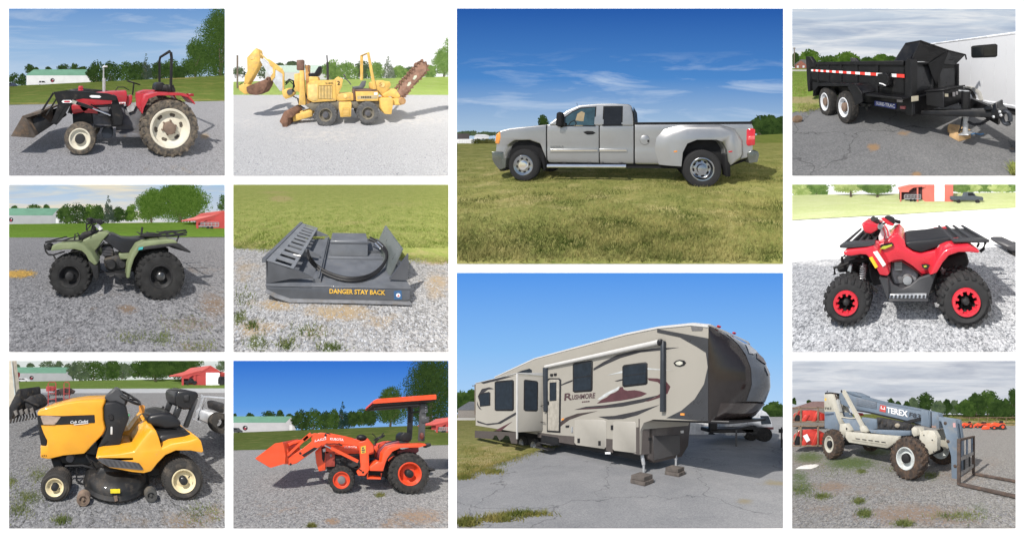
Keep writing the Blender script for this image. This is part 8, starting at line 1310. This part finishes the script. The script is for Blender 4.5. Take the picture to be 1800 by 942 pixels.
for x, y, lab in ((668, 762, 'stacked weathered wood blocks under the nearer landing leg of the camper'), (786, 731, 'stacked weathered wood blocks under the farther landing leg of the camper')):
    Y = PK.gy(y); p = PK.at(x, y, Y); T = Thing(PK, Fr(PK, (p[0], p[1]+.15, 0), -40), 'block_stack', lab, 'wood blocks', 'wood blocks under the camper legs')
    for k in range(2):
        for j in range(2): T.add('wood_block', box(-.22+.02*k, .22-.03*k, -.2+j*.21, -.01+j*.21, .0+k*.11, .105+k*.11, .008), wdk)
# parked trailers beyond the nose, house beyond the tail
wht = M('trailer_white'); f0 = Fr(PK, (0, 0))
T = egn(PK, 'cargo_trailer', 'white box trailer parked beyond the camper nose with its side in sun', 'trailer', 19, 866, 604); T.add('body', [ebox(PK, 822, 538, 900, 598, 19, 5, .08)], wht); T.add('door', ebox(PK, 856, 548, 884, 592, 18.9, .1), M('trailer_door', (.6,.6,.6), .5)); T.add('wheel', lathe([(.001, -.05), (.3, -.05), (.3, .3), (.001, .3)], (PK.at(912, 596, 19)[0], 19, PK.at(912, 594, 19)[2]), 14), rub); T.add('tail_box', ebox(PK, 900, 566, 952, 600, 19.4, 3, .05), wht)
T = egn(PK, 'travel_trailer', 'silver white travel trailer with rounded front beyond the camper nose', 'trailer', 15, 1080, 600); T.add('body', epr(PK, [(960,590),(960,520),(1040,505),(1085,496),(1112,512),(1126,546),(1130,572),(1110,592)], 15, 2.2, .12, ), M('trailer_silver', (.55,.57,.60), .3, .3)); T.add('window', epr(PK, [(1082,520),(1110,520),(1120,548),(1086,550)], 14.96, .06), wgl); T.add('stripe', epr(PK, [(1000,560),(1128,560),(1128,568),(1000,568)], 14.97, .05), mrn); T.add('wheel', lathe([(.001, -.05), (.32, -.05), (.32, .3), (.001, .3)], (PK.at(1050, 590, 15)[0], 15, PK.at(1050, 588, 15)[2]), 14), rub)
T = egn(PK, 'flatbed_trailer', 'black trailer tongue and deck parked beyond the camper nose', 'trailer', 13, 980, 606); T.add('deck', [ebox(PK, 906, 566, 1060, 580, 13, 1.6, .03), ebox(PK, 906, 545, 930, 572, 13, .3), epr(PK, [(1000,566),(1060,552),(1110,580),(1060,590)], 13, .4, .03)], cblk); T.add('jack', [etube(PK, [(997,634),(997,570)], 12.9, 3), ebox(PK, 982, 632, 1012, 640, 12.9, .2)], M('jack_dark', (.06,.06,.065), .5)); T.add('wheel', lathe([(.001, -.05), (.36, -.05), (.36, .3), (.001, .3)], (PK.at(1096, 590, 13)[0], 13, PK.at(1096, 586, 13)[2]), 14), rub)
T = egn(PK, 'parked_car', 'dark red car far off at the frame edge beyond the trailers', 'car', 40, 1148, 560); T.add('body', epr(PK, [(1130,560),(1132,548),(1142,546),(1148,540),(1190,540),(1190,560)], 40, 2, .1), M('car_maroon', (.15,.03,.03), .3)); T.add('wheel', lathe([(.001, -.05), (.32, -.05), (.32, .3), (.001, .3)], (PK.at(1144, 556, 40)[0], 40, PK.at(1144, 556, 40)[2]), 12), rub)
T = egn(PK, 'post', 'slim dark post with a round base standing at the frame edge beyond the nose', 'post', 12, 1156, 630); T.add('shaft', etube(PK, [(1156,632),(1156,560)], 12, 2.4), cblk); T.add('head', epr(PK, [(1150,566),(1162,566),(1162,580),(1150,580)], 12, .1), cblk)
T = egn(PK, 'house', 'small house with grey roof far off behind the tail of the camper', 'house', 50, 52, 536); T.add('wall', ebox(PK, 20, 498, 78, 530, 50, 5), M('house_wall', (.24,.22,.2), .7), sm=0); T.add('roof', epr(PK, [(14,500),(30,488),(60,470),(84,484),(84,500)], 49.5, 6), M('roof_slate', (.12,.13,.15), .6), sm=0)
solo(PK, f0, 'low_wall', 'pale low strip of wall along the far road behind the camper tail', 'wall', ebox(PK, 16, 528, 76, 542, 42, .4), M('wall_pale'))
T = egn(PK, 'tree_belt', 'dark hedge line below the horizon beyond the parked trailers', 'hedge', 60, 1140, 530); T.add('foliage', leaves(PK, [(PK.at(x, 520, 60)[0], 60, PK.at(x, 524, 60)[2], 1.2, .8, 1.4) for x in range(1110, 1164, 7)], 900, .3, 5), dk, clip=False)
